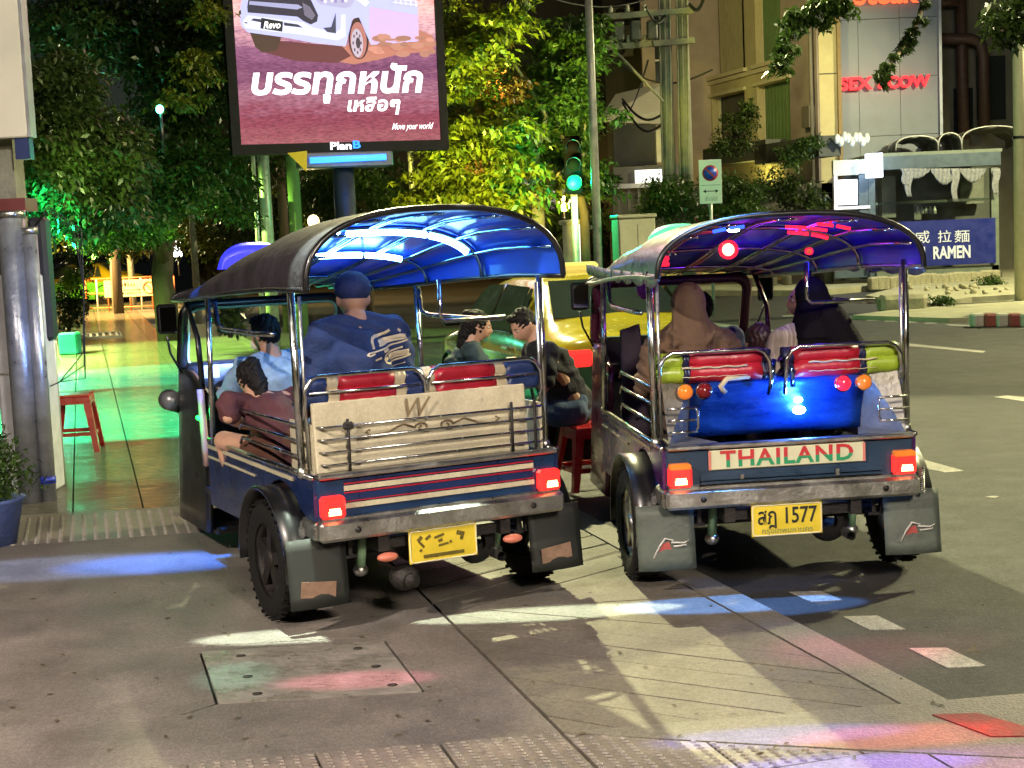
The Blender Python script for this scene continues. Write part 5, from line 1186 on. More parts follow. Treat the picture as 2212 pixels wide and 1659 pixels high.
# two utility poles with crossarms, transformer and cables
for i, (vx, lab) in enumerate(((1450, 'left one of the paired concrete utility poles, carrying crossarms and cables'), (1487, 'right one of the paired concrete utility poles, bare and ribbed'))):
    t = pole('utility_pole', lab, 'utility pole', vx, 480, 0, 32, .15, concp, ztop=8.5, group='paired utility poles', taper=.8)
    for k_ in range(3): c = MB().m(concp); c.tube([(-.17 + .02 * k_, -.1, .3), (-.15 + .1 * k_, -.12, 4), (-.1 + .12 * k_, -.12, 8.4)], .025, 6); c.build('conduit', parent=t)
    if i == 0:
        z1_ = P(1450, 30, 32).z; z2_ = P(1450, 95, 32).z
        for z in (z1_, z2_):
            c = MB().m(concp); c.box((-.35, -.18, z), (1.9, .1, .12), rot=(0, R(-2), 0)); ar = c.build('crossarm', parent=t)
            for x in (-1.15, -.8, -.45): c = MB().m(mat('insulator', (.3, .28, .22), .3)); c.lathe([(.03, 0), (.06, .03), (.03, .05), (.06, .08), (.03, .1), (.05, .14), (0, .16)], 10, 'Z', (x, -.18, z + .05)); c.build('insulator', parent=ar)
        c = MB().m(concp); c.tube([(-1.1, -.2, z2_ - .1), (-.1, -.15, P(1450, 220, 32).z)], .03, 6); c.build('brace', parent=t)
        for k_ in range(3):
            c = MB().m(mat('fuse box', (.06, .06, .055), .6)); c.box((-1.0 + .35 * k_, -.25, z1_ - .35), (.22, .22, .4), bev=.03); c.tube([(-1.0 + .35 * k_, -.25, z1_ - .5), (-.95 + .34 * k_, -.3, z1_ - .7)], .03, 6); c.build('fuse_box', parent=t)
cab = mat('cable black', (.01, .01, .01), .6, var=0)
for k_, (a, b_, sg, rr) in enumerate(((P(1560 - 20, 150, 32), P(1300, 105, 33), .5, .02), (P(1445, 235, 32), P(1345, 215, 36), .35, .03), (P(1445, 250, 32), P(1345, 222, 36), .5, .03), (P(1400, 130, 32), P(1360, 240, 36), .1, .02), (P(1445, 12, 32), P(1395, 15, 31), .35, .03), (P(1450, -20, 32), P(1000, -90, 22), .5, .012), (P(1490, 10, 32), P(1530, -40, 30), .3, .04))):
    c = MB().m(cab); c.tube([a.lerp(b_, i / 12) - Vector((0, 0, sg * math.sin(math.pi * i / 12))) for i in range(13)], rr, 6); o = c.build('cable')
    tag(o, ['thin cable running right from the utility poles', 'upper drooping black cable above the awning', 'lower drooping black cable above the awning', 'short cable dropping towards the awning corner', 'looped cable beside the upper crossarm', 'fine wire crossing behind the central trees', 'cable curling off the right utility pole'][k_], 'cable', 'utility cables')
# green-grey utility cabinet
def cabinet(vx0, vx1, vyt, Y, label, m_):
    a, b_ = P(vx0, vyt, Y), P(vx1, vyt, Y); w_ = b_.x - a.x; t = thing('utility_cabinet', label, 'cabinet', ((a.x + b_.x) / 2, Y, 0), R(6)); h_ = a.z
    c = MB().m(m_); c.box((0, 0, h_ / 2), (w_, .6, h_), bev=.02); c.build('body', parent=t); c = MB().m(m_); c.box((0, 0, h_ + .03), (w_ * 1.06, .68, .06), bev=.015); c.build('lid', parent=t)
    for s in (-1, 1): c = MB().m(m_); c.box((s * w_ * .24, -.305, h_ * .5), (w_ * .45, .02, h_ * .9), bev=.005); d = c.build('door', parent=t)
    for i in range(5): c = MB().m(inkm); c.box((w_ * .22, -.318, h_ * .72 - .05 * i), (.14, .006, .022), rot=(0, R(-35), 0)); c.build('vent', parent=t)
    return t
cabinet(1327, 1408, 473, 24, 'pale olive utility cabinet standing right of the lamp post', mat('cabinet paint', (.42, .42, .28), .5, var=.1))
# gate pillar and lit panel at left of it
a = P(1232, 480, 30); t = thing('gate_pillar', 'pale moulded gate pillar behind the traffic light post', 'pillar', (a.x, 30, 0)); c = MB().m(mat('pillar render', (.5, .48, .38), .7)); c.box((0, 0, a.z / 2), (.32, .32, a.z)); c.build('shaft', parent=t); c = MB().m(mat('pillar render', (.5, .48, .38))); c.box((0, 0, a.z), (.46, .46, .1), bev=.03); c.build('cap', parent=t)
a = P(1250, 485, 31); b_ = P(1268, 565, 31); t = MB().m(emis('lit panel', (1, .97, .85), 1.6)); t.box(((a.x + b_.x) / 2, 31.2, (a.z + b_.z) / 2), (.3, .06, a.z - b_.z)); tag(t.build('light_board'), 'narrow bright white lit panel beside the gate pillar', 'light board')
# wall lamps and lanterns in the background
for (vx, vy, Y, r_, c_, s_, lab, wd) in ((1218, 440, 34, .16, (1, .72, .2), 14, 'round yellow glowing lamp behind the traffic light post', 30), (677, 478, 30, .12, (1, .7, .35), 4, 'bright warm lantern left of the billboard post', 30), (383, 537, 44, .3, (.9, .97, 1), 7, 'white lit lamp panel beside the grey pole on the left', 25), (985, 180, 29, .06, (.8, 1, .95), 12, 'tiny white light among the leaves right of the screen', 5), (1050, 180, 28.4, .12, (1, .3, .03), 5, 'orange red lantern cluster glowing inside the tree', 14), (112, 467, 24, .09, (.1, 1, .55), 25, 'small green glowing lamp among the leaves at far left', 60), (345, 236, 19.2, .05, (.1, 1, .6), 15, 'tiny green light high in the dark leaves', 6), (1093, 468, 30, .09, (1, .85, .6), 5, 'small cream lamp near the tree trunk', 8)):
    t = thing('lantern', lab, 'lamp', P(vx, vy, Y)); c = MB().m(emis('glow %d' % vx, c_, s_))
    if 'cluster' in lab:
        for k_ in range(14): c.ell((rnd.uniform(-.35, .35), rnd.uniform(-.1, .1), rnd.uniform(-.3, .3)), (.03 + .03 * rnd.random(),) * 3, 6, 5)
        o = c.build('bulb', parent=t); o['kind'] = 'stuff'
    elif 'panel' in lab: c.box((0, 0, 0), (r_ * .9, .06, r_ * 1.6), bev=.04); c.build('bulb', parent=t)
    else: c.ell((0, 0, 0), (r_, r_, r_ * 1.1), 14, 10); c.build('bulb', parent=t)
    c = MB().m(black); c.tube([(0, .02, -r_), (0, .05, -r_ - .5)], .025, 6); c.build('bracket', parent=t)
    light('POINT', 'lamp_glow', (0, -.35, 0), None, wd, c_, parent=t, size=.15)
# left edge: grey pipes, sign board, hanging box, lit cabinet
bluegal = mat('pipe steel', (.32, .34, .38), .35, .6, var=.3, scale=7, bump=.15)
base = G(95, 1085)
for i, (vx, r_, lab, Y, zt) in enumerate(((48, .095, 'leftmost of the thick grey steel pipes at the left edge', 11.0, P(30, 470, 11).z), (86, .055, 'middle grey steel pipe with a blue band round its foot', 11.0, P(80, 505, 11).z), (67, .04, 'thin steel pipe standing between the two thick ones', 11.25, P(58, 470, 11.2).z))):
    a = P(vx, 800, Y); xt = P(vx - 28, 500, Y).x
    t = thing('steel_pipe', lab, 'pipe', (a.x, Y, 0), 0, 'grey pipes at the left edge'); c = MB().m(bluegal); c.tube([(0, 0, 0), (0, 0, zt)], r_, 18); c.build('shaft', parent=t)
    c = MB().m(chrome_w); c.tube([(0, 0, zt), (0, 0, zt + .05)], r_ * 1.15, 14); c.build('cap', parent=t)
    if i == 1: c = MB().m(mat('blue band', (.02, .04, .4), .4)); c.tube([(0, 0, .14), (0, 0, .19)], r_ * 1.06, 16); c.build('band', parent=t)
a = P(0, 300, 11.3); b_ = P(44, 0, 11.3); t = thing('sign_board', 'blank cream back of a sign board at the top left edge', 'sign board', (b_.x, 11.3, a.z)); c = MB().m(mat('board cream', (.55, .52, .42), .6, var=.08, scale=2)); c.box((-.7, 0, 1.0), (1.4, .12, 2.0), bev=.01); c.build('panel', parent=t)
c = MB().m(mat('board edge', (.3, .3, .32), .4, .5)); c.box((.012, 0, 1.0), (.022, .14, 2.0)); c.build('edge', parent=t); c = MB().m(mat('navy enamel', (.015, .035, .13))); c.box((-.06, .02, -.08), (.11, .1, .16)); c.build('bracket', parent=t)
a = P(10, 320, 11.6); t = thing('concrete_column', 'worn concrete column under the cream sign board', 'column', (a.x - .02, 11.6, 0)); c = MB().m(concp); c.box((0, 0, 1.3 + a.z / 2), (.24, .24, a.z - 2.6 + 2.6)); c.build('shaft', parent=t); c = MB().m(mat('brown clamp', (.12, .02, .02), .5)); c.box((.02, -.02, P(10, 445, 11.6).z), (.36, .3, .1)); c.build('clamp', parent=t)
a = P(18, 560, 10.9); t = thing('white_cabinet', 'pale white metal cabinet behind the pipes at the left edge', 'cabinet', (a.x - .12, 11.5, 0)); c = MB().m(mat('cabinet white', (.55, .56, .6), .45)); c.box((0, 0, .85), (.34, .4, 1.7), bev=.02); c.build('body', parent=t); c = MB().m(chrome_w); c.box((.0, -.21, .95), (.3, .01, .01)); c.build('seam', parent=t)
a, b_ = P(64, 470, 11.6), P(122, 735, 11.6); t = thing('junction_box', 'tall black box hanging beside the pipes with looping cables', 'box', ((a.x + b_.x) / 2, 11.6, b_.z)); c = MB().m(mat('box black', (.012, .013, .018), .5)); c.box((0, 0, (a.z - b_.z) / 2), (b_.x - a.x, .18, a.z - b_.z), bev=.03); c.build('body', parent=t)
for k_ in range(3):
    c = MB().m(cab); c.tube([(.0, -.1, .9), (.12, -.12, 1.0 + .02 * k_), (.3 + .03 * k_, -.12, .85), (.34, -.1, .4), (.3, -.1, -.1 - .1 * k_), (.1, -.1, -.32), (-.1, -.1, -.4)], .005, 5); c.build('cable', parent=t)
c = MB().m(galv); c.tube([(0, .1, -b_.z), (0, .1, .4)], .03, 8); c.build('post', parent=t)
gx, gy = P(80, 640, 27), P(116, 735, 27); t = thing('lit_sign_cabinet', 'white lit sign cabinet with dark blue bars on the far pavement at left', 'sign', ((gx.x + gy.x) / 2, 27, 0)); c = MB().m(emis('cabinet light', (.85, .95, 1), 1.5)); c.box((0, 0, gx.z / 2 + gy.z / 2), (gy.x - gx.x, .2, gx.z - gy.z), bev=.01); bo_ = c.build('body', parent=t)
c = MB().m(galv); c.box((0, 0, gy.z / 2), (.25, .15, gy.z)); c.build('foot', parent=t)
for k_ in range(5): c = MB().m(navyp); c.box((-.07, -.105, gx.z - .1 - .12 * k_), (.12, .01, .03)); c.build('bar', parent=bo_)
c = MB().m(mat('teal plastic', (.02, .4, .35), .4)); c.box((.4, .05, .2), (.34, .3, .4), bev=.03, taper=.9); tag(c.build('plastic_crate'), 'teal plastic tub on the pavement beside the lit sign cabinet', 'tub').location = ((gx.x + gy.x) / 2, 27, 0)
light('POINT', 'cabinet_glow', (0, -.4, .9), None, 12, (.6, 1, .9), parent=t, size=.3)
# barrier with banner, and drain grate far down the pavement
t = thing('street_barrier', 'low orange and white barrier carrying a pale banner with a round no sign', 'barrier', (P(282, 640, 46).x, 46, 0), R(-4)); orp = mat('orange paint', (.55, .15, .06), .5); bx = 1.4; bz = 1.05
for z in (.1, .55, 1.0): c = MB().m(orp); c.tube([(-bx, 0, z), (bx, 0, z)], .03, 6); c.build('rail', parent=t)
for i in range(9): c = MB().m(whitep if i % 2 else orp); c.tube([(-bx + i * bx / 4, 0, 0), (-bx + i * bx / 4, 0, 1.0)], .028, 6); c.build('upright', parent=t)
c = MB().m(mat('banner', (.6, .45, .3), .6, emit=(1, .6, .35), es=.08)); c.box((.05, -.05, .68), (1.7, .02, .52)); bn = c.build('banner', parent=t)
scribble(bn, (-.45, .2, .74, .86), inkm, -.065, 7); scribble(bn, (-.5, .35, .6, .66), inkm, -.065, 14); scribble(bn, (-.5, .35, .5, .56), inkm, -.065, 15)
c = MB().m(orp); c.tube([(.62 + .18 * math.cos(a_ * .4), -.07, .68 + .18 * math.sin(a_ * .4)) for a_ in range(16)], .022, 6, closed=True); c.box((.62, -.07, .68), (.3, .01, .035), rot=(0, R(45), 0)); c.build('round_mark', parent=bn)
for s in (-1, 1): c = MB().m(rubber); c.lathe([(0, -.05), (.18, -.05), (.18, .05), (0, .05)], 14, 'X', (s * bx, -.1, .18)); c.build('wheel', parent=t)
g0 = G(210, 725); t = thing('drain_grate', 'square metal drain grate set in the lit pavement far left', 'drain grate', (g0.x, g0.y, .003), R(16)); c = MB().m(galv); c.tube([(-.5, -.8, .005), (.5, -.8, .005), (.5, .8, .005), (-.5, .8, .005)], .02, 4, closed=True); c.build('frame', parent=t)
for i in range(7): c = MB().m(galv); c.box((-.42 + .14 * i, 0, .008), (.05, 1.5, .012)); c.build('bar', parent=t)
# grey poles, left distance
for (vx, Y, r_, zt, lab) in ((417, 36, .09, 4.0, 'pale street pole left of the tuk-tuk roof'), (556, 26, .045, 4.2, 'thin bluish pole left of the billboard'), (578, 27, .12, 4.8, 'thick dark pole just left of the billboard'), (640, 27, .13, 5.0, 'mossy green pole under the billboard housing'), (895, 28, .06, 6.0, 'slim cream pole right of the billboard post'), (238, 46, .1, 3.6, 'pale post above the distant barrier'), (277, 50, .12, 4.0, 'pale post right of the distant barrier')):
    t = thing('street_pole', lab, 'pole', (P(vx, 500, Y).x, Y, 0), 0, 'street poles'); c = MB().m(galv if vx != 640 else mat('mossy pole', (.14, .2, .08), .8)); c.tube([(0, 0, 0), (0, 0, zt)], [r_, r_ * .8], 12); c.build('shaft', parent=t); c = MB().m(galv); c.ell((0, 0, zt), (r_, r_, r_ * .5)); c.build('cap', parent=t)
t = thing('lamp_post', 'pale concrete post at the right edge of the view', 'lamp post', (P(2204, 400, 30).x, 30, 0)); c = MB().m(mat('cream post', (.5, .46, .3), .7, var=.1)); c.tube([(0, 0, 0), (0, 0, 8)], .13, 14); c.build('shaft', parent=t); c = MB().m(black); c.tube([(0, 0, P(2204, 300, 30).z), (0, 0, P(2204, 294, 30).z)], .15, 14); c.build('strap', parent=t)
# yellow warning flag board under the billboard
a = P(640, 345, 21.6); c = MB().m(mat('warning yellow', (.6, .42, .02), .5)); c.prism([(-.12, .1), (.16, .12), (.14, -.18)], -.01, .01, M=Matrix.Rotation(R(90), 4, 'X')); o = c.build('warning_plate'); o.location = a; tag(o, 'small yellow triangular plate under the left corner of the screen', 'sign')
# potted plant pot bottom left
g1 = G(8, 1175); t = thing('plant_pot', 'blue grey pot at the lower left edge holding a leafy shrub', 'plant pot', (g1.x - .05, g1.y, 0)); c = MB().m(mat('pot blue', (.08, .12, .3), .6, bump=.3)); c.lathe([(0, 0), (.13, 0), (.19, .28), (.21, .3), (.17, .3), (.0, .26)], 20); c.build('body', parent=t)
POT = t.location.copy()
# ================================================================ BUILDINGS
def onplane(vx, vy, p0, n):
    d = ray(vx, vy); o = Vector((0, 0, CH)); t = (Vector(p0) - o).dot(n) / d.dot(n); return o + d * t
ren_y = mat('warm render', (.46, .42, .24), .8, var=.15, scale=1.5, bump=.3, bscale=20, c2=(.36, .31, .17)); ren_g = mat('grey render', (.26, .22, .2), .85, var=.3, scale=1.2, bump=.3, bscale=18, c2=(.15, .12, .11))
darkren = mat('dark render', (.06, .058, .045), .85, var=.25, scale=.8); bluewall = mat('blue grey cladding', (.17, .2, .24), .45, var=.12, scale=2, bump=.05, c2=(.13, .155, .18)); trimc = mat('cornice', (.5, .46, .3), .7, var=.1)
dglass = mat('dark window glass', (.015, .02, .02), .08, var=0); curt = mat('green curtain', (.1, .17, .06), .8, var=.3, scale=8, stretch=(6, 6, .3), c2=(.05, .09, .03)); curty = mat('cream curtain', (.35, .32, .2), .8, var=.3, scale=8, stretch=(6, 6, .3), c2=(.18, .16, .09))
zv = lambda x, y: (1468.8 + .336 * x, .336 * y)
C0 = Vector((P(1768, 300, 42).x, 42, 0)); NF = -SR
def wallthing(name, label, cat): return thing(name, label, cat, (0, 0, 0))
B = wallthing('corner_building', 'cream rendered building with tall curtained windows left of the blue grey wall', 'building')
def inwall(p): q = p - C0; return q.dot(SD), q.z         # along the facade, height
Mf = Matrix(((SD.x, 0, NF.x, C0.x), (SD.y, 0, NF.y, C0.y), (0, 1, 0, 0), (0, 0, 0, 1)))   # local (along, up, out)
wins = []
for (q, m_) in (([(190, -120), (405, -120), (405, 447), (190, 492)], 'c'), ([(485, -120), (640, -120), (640, 385), (490, 408)], 'g'), ([(215, 618), (415, 588), (415, 950), (215, 970)], 'd'), ([(500, 545), (705, 510), (710, 960), (505, 990)], 'g2')):
    ps = [inwall(onplane(*zv(*p_), C0, NF)) for p_ in q]; a0 = min(p_[0] for p_ in ps); a1 = max(p_[0] for p_ in ps); z0_ = (ps[2][1] + ps[3][1]) / 2; z1_ = min(12, (ps[0][1] + ps[1][1]) / 2); wins.append((a0, a1, z0_, z1_, m_))
# wall built round its openings
AW = 13.5; cuts = sorted({0, AW} | {w_[0] for w_ in wins} | {w_[1] for w_ in wins}); wl = MB().m(ren_y)
for a, b_ in zip(cuts, cuts[1:]):
    if b_ - a < .01: continue
    ops = sorted([(w_[2], w_[3]) for w_ in wins if w_[0] <= a + 1e-4 and w_[1] >= b_ - 1e-4]); z = 0
    segs = []
    for o0, o1 in ops: segs.append((z, o0)); z = o1
    segs.append((z, 12))
    for s0, s1 in segs:
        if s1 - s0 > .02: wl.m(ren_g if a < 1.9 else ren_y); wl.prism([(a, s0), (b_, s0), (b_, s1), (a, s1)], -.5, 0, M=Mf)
wl.build('wall', parent=B)
for i, (a0, a1, z0_, z1_, k_) in enumerate(wins):
    c = MB().m(trimc); c.prism([(a0 - .12, z0_ - .12), (a1 + .12, z0_ - .12), (a1 + .12, z0_ - .003), (a0 - .12, z0_ - .003)], .002, .14, M=Mf)
    fr_ = c.build('window', parent=B); c = MB().m(trimc)
    if z1_ < 11: c.prism([(a0 - .12, z1_ + .003), (a1 + .12, z1_ + .003), (a1 + .12, z1_ + .1), (a0 - .12, z1_ + .1)], .002, .1, M=Mf); c.build('lintel', parent=fr_)
    c = MB().m(dglass)
    c.prism([(a0, z0_), (a1, z0_), (a1, z1_), (a0, z1_)], -.34, -.32, M=Mf); c.build('pane', parent=fr_)
    if k_ != 'd':
        c = MB().m(curty if k_ == 'c' else curt); w0, w1 = (a0 + (a1 - a0) * .25, a1 - (a1 - a0) * .12) if k_ == 'c' else (a0 + .03, a1 - .03)
        c.grid(lambda u, v: Mf @ Vector((w0 + (w1 - w0) * u, z0_ + (z1_ - z0_) * v, -.26 + .035 * math.sin(u * 60))), 60, 1); c.build('curtain', parent=fr_)
    c = MB().m(trimc)
    c.prism([(a0, z0_), (a0 + .06, z0_), (a0 + .06, z1_), (a0, z1_)], -.3, -.2, M=Mf); c.prism([(a1 - .06, z0_), (a1, z0_), (a1, z1_), (a1 - .06, z1_)], -.3, -.2, M=Mf); f_ = c.build('frame', parent=fr_); f_['kind'] = 'stuff'
for z in (2.9, 6.35): c = MB().m(trimc); c.prism([(1.9, z), (AW, z), (AW, z + .12), (1.9, z + .12)], .004, .09, M=Mf); c.build('ledge', parent=B)
pa = inwall(onplane(*zv(865, 400), C0, NF))[0]; c = MB().m(mat('drain pipe', (.1, .09, .07), .6)); c.tube([Mf @ Vector((max(.1, pa), 0, .12)), Mf @ Vector((max(.1, pa), 12, .12))], .06, 8); c.build('drain_pipe', parent=B)
c = MB().m(mat('drain pipe', (.1, .09, .07))); bz_ = inwall(onplane(*zv(850, 750), C0, NF)); c.prism([(bz_[0] - .2, bz_[1] - .3), (bz_[0] + .25, bz_[1] - .3), (bz_[0] + .25, bz_[1] + .3), (bz_[0] - .2, bz_[1] + .3)], .02, .2, M=Mf); c.build('meter_box', parent=B)
# blue-grey clad tower with the neon, its cream corner column
TW = wallthing('clad_tower', 'blue grey clad wall with the red neon letters and a cream corner column', 'building')
xa, xb = P(1812, 200, 42).x, P(2032, 200, 42).x; xc0 = P(1770, 200, 42).x
for i in range(4):
    for j in range(6):
        wds = [.62, 1.16, 1.16]; 
        if i > 2: continue
        x0_ = xa + sum(wds[:i]) ; z0_ = .9 + 1.62 * j; c = MB().m(bluewall); x1_ = min(xb, x0_ + wds[i] - .012)
        c.box(((x0_ + x1_) / 2, 42.3 + rnd.uniform(-.004, .004), z0_ + .8), (x1_ - x0_, .2, 1.605)); c.build('cladding_panel', parent=TW)
c = MB().m(darkren); c.box(((xa + xb) / 2, 44.5, 5.5), (xb - xa - .02, 4.2, 11)); c.build('core', parent=TW)
c = MB().m(mat('edge metal', (.3, .33, .38), .4, .3)); c.box((xb + .04, 42.25, 5.5), (.08, .3, 11)); c.build('edge_trim', parent=TW)
c = MB().m(ren_y); c.box(((xc0 + xa) / 2, 42.3, 5.5), (xa - xc0 - .01, .6, 11)); c.m(mat('drain pipe', (.1, .09, .07))); cz = P(1800, 160, 42).z; cc = c.build('corner_column', parent=TW)
for z in (2.6, 5.9): c = MB().m(darkren); c.box(((xc0 + xa) / 2, 41.995, z), (xa - xc0, .012, .03)); c.build('joint', parent=TW)
c = MB().m(mat('brown jamb', (.2, .14, .06), .7)); c.box((xa + .0, 42.05, 5.5), (.1, .4, 11)); c.build('jamb', parent=TW)
neon = emis('neon red', (1, .012, .03), 1.7); neonc = emis('neon core', (1, .25, .3), 3)
pA, pB = P(1815, 195, 42), P(2010, 180, 42); zt_ = P(1815, 160, 42).z
sg = thing('neon_sign', 'red neon letters SEX & COW on the blue grey wall', 'neon sign', (0, 42.05, 0), 0)
def neon_word(s, vx0, vx1, vyb, vyt):
    a, b_ = P(vx0, vyb, 42), P(vx1, vyt, 42); o = fit_text('neon_letters', s, neon, (a.x, b_.x, a.z, b_.z), sg, y=-.0, depth=.06, boldrel=.04)
neon_word('SEX', 1815, 1886, 196, 164); neon_word('&', 1897, 1912, 192, 166); neon_word('COW', 1918, 2010, 191, 160)
fit_text('neon_letters', 'Steak', emis('neon warm', (1, .1, .03), 2), (P(1845, 8, 42).x, P(1985, 8, 42).x, P(1900, 9, 42).z, P(1900, -40, 42).z), sg, depth=.06, boldrel=.02)
light('AREA', 'neon_glow', ((pA.x + pB.x) / 2, -.8, pA.z + .2), ((pA.x + pB.x) / 2, 3, pA.z), 5, (1, .05, .1), parent=sg, size=2.4, shape=.4)
# dark building with pipes to the right
DB = wallthing('dark_building', 'dark rear building with thick rusty ducts at the upper right', 'building'); x0_ = xb + .1
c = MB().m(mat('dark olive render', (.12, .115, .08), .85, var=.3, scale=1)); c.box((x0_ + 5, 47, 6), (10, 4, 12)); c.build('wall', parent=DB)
for (a, b_, z0_, z1_) in ((2060, 2100, 190, 290), (2110, 2170, 120, 260)):
    p_, q_ = P(a, z1_, 45), P(b_, z0_, 45); c = MB().m(dglass); c.box(((p_.x + q_.x) / 2, 44.96, (p_.z + q_.z) / 2), (q_.x - p_.x, .06, q_.z - p_.z)); c.build('window', parent=DB)
duct = mat('rusty duct', (.09, .05, .035), .6, .3, var=.3)
dt = thing('ducts', 'thick rusty bent ducts climbing the dark rear building', 'ducts', (0, 0, 0))
c = MB().m(duct); c.tube([P(2075, 0, 44.5) + UP * 1, P(2078, 150, 44.5), P(2082, 300, 44.5)], .17, 10); c.build('duct', parent=dt)
c = MB().m(duct); c.tube([P(2022, 84, 44.3), P(2098, 84, 44.3), P(2118, 95, 44.3), P(2124, 120, 44.3), P(2126, 290, 44.3)], .17, 10); c.build('duct', parent=dt)
c = MB().m(duct); c.tube([P(2020, 8, 44.3), P(2070, 6, 44.3)], .12, 10); c.build('duct', parent=dt)
# glazed stall with the ramen sign
K = thing('ramen_stall', 'glazed food stall with blue ramen sign, draped white cloth and a lit lamp box', 'food stall', (0, 0, 0)); YK = 39.5; uk = YK / 3200
def kb(nm, m_, vx0, vx1, vy0, vy1, d=.1, y=YK, par=None, bev=0):
    a, b_ = P(vx0, (vy0 + vy1) / 2, y), P(vx1, (vy0 + vy1) / 2, y); zt2, zb2 = P((vx0 + vx1) / 2, vy0, y).z, P((vx0 + vx1) / 2, vy1, y).z
    c = MB().m(m_); c.box(((a.x + b_.x) / 2, y + d / 2, (zt2 + zb2) / 2), (b_.x - a.x, d, zt2 - zb2), bev=bev); return c.build(nm, parent=par or K)
steelb = mat('blue grey steel', (.07, .1, .125), .4, .2, var=.1); greenst = mat('grey green steel', (.14, .17, .13), .5, .1, var=.15)
kb('roof_beam', steelb, 1888, 2162, 333, 362, .8); kb('roof', greenst, 1885, 2165, 326, 333, 3.0)
kb('post', steelb, 1878, 1892, 380, 605, .15); kb('post', greenst, 2142, 2158, 362, 604, .15); kb('back_wall', mat('stall inside', (.1, .1, .085), .7, var=.3, scale=3), 1892, 2142, 362, 600, .1, YK + 2.2)
kb('glass_front', glass_clear, 1895, 2140, 362, 475, .02); kb('rail', greenst, 1893, 2141, 432, 438, .06); kb('base', greenst, 1890, 2158, 578, 592, .3); kb('plinth', darkren, 1885, 2165, 592, 606, .3)
bs = mat('sign blue board', (.008, .016, .13), .4, var=.1, emit=(.01, .02, .25), es=.12); sb = kb('sign_board', bs, 1880, 2151, 476, 574, .08, YK - .1)
lt_ = mat('sign lettering', (.6, .62, .65), .5, var=0, emit=(.8, .9, 1), es=.12)
def kt(s, a, b_, c_, d_, **k): p_, q_ = P(a, d_, YK - .12), P(b_, c_, YK - .12); fit_text('sign_lettering', s, lt_, (p_.x, q_.x, p_.z, q_.z), sb, y=YK - .125, **k)
kt('NI', 1978, 1998, 533, 562, boldrel=.03); kt('RAMEN', 2016, 2096, 529, 560, boldrel=.03); kt('威', 1976, 2008, 498, 526); kt('拉', 2026, 2055, 497, 524); kt('麵', 2062, 2094, 496, 524); kt('哈', 1955, 1972, 500, 524)
for (x0_, x1_, y0_, y1_) in ((1905, 1935, 380, 470), (1975, 1990, 440, 475), (2075, 2125, 370, 440)):
    kb('shelf_unit', mat('stall shelf', (.2, .2, .16), .6, var=.2), x0_, x1_, y0_, y1_, .3, YK + 1.7)
for i in range(5): a = P(1983 + 9 * i, 462, YK + .8); c = MB().m(mat('jar', (.5, .5, .42), .2)); c.lathe([(0, 0), (.05, 0), (.055, .12), (.025, .16), (.025, .2), (0, .2)], 10, 'Z', tuple(a)); c.build('jar', parent=K)
for (xs_, sag) in (((1945, 2010), 8), ((2010, 2070), 14), ((2072, 2130), 12)):
    pts_ = [P(xs_[0] + (xs_[1] - xs_[0]) * i / 12, 364, YK - .15) for i in range(13)]; c = MB().m(mat('white drape', (.22, .23, .24), .85, var=.3, scale=14, bump=.8, bscale=12))
    c.grid(lambda u, v: (pts_[0].lerp(pts_[12], u) + Vector((0, -.03 * math.sin(u * 40 + v * 3), -v * uk * (4 + 2.2 * sag * math.sin(u * math.pi)) ))), 30, 5); c.build('drape', parent=K, solid=.01)
for (vx, ln) in ((1962, 60), (2062, 70), (2150, 55), (1955, 35)):
    c = MB().m(mat('white drape', (.6, .6, .58))); a = P(vx, 364, YK - .17)
    c.grid(lambda u, v: a + Vector(((u - .5) * .22 * (1 - .5 * v) + .03 * math.sin(v * 7), -.03 * math.sin(u * 20), -v * ln * uk)), 8, 10); c.build('drape', parent=K, solid=.01)
kb('lamp_box', emis('lamp box white', (.8, .9, 1), 5), 1876, 1907, 331, 383, .35, YK - .5)
light('POINT', 'lamp_glow', tuple(P(1893, 360, YK - 1.3)), None, 45, (.45, .65, 1), parent=K, size=.2)
kb('lit_window', emis('window white', (.92, .94, 1), 3.5), 1812, 1852, 388, 442, .05, YK); kb('window_frame', mat('lilac frame', (.5, .5, .58), .5), 1802, 1880, 445, 452, .15, YK - .05)
kb('window_frame', mat('lilac frame', (.5, .5, .58)), 1802, 1810, 380, 470, .12, YK); kb('panel', steelb, 1856, 1876, 375, 470, .1, YK); kb('awning_band', mat('pale band', (.4, .42, .35), .6), 1800, 1876, 345, 378, .2, YK); kb('panel', steelb, 1802, 1876, 452, 600, .1, YK + .1)
light('POINT', 'lamp_glow', tuple(P(1832, 415, YK - .8)), None, 30, (.8, .88, 1), parent=K, size=.2)
for i in range(9):
    a = P(1808 + 8 * i, 300 + 6 * math.sin(i * 2), YK + .3); c = MB().m(mat('roof bundle', (.5, .52, .5), .6)); c.ell(a, (.09, .09, .14)); c.build('bundle', parent=K)
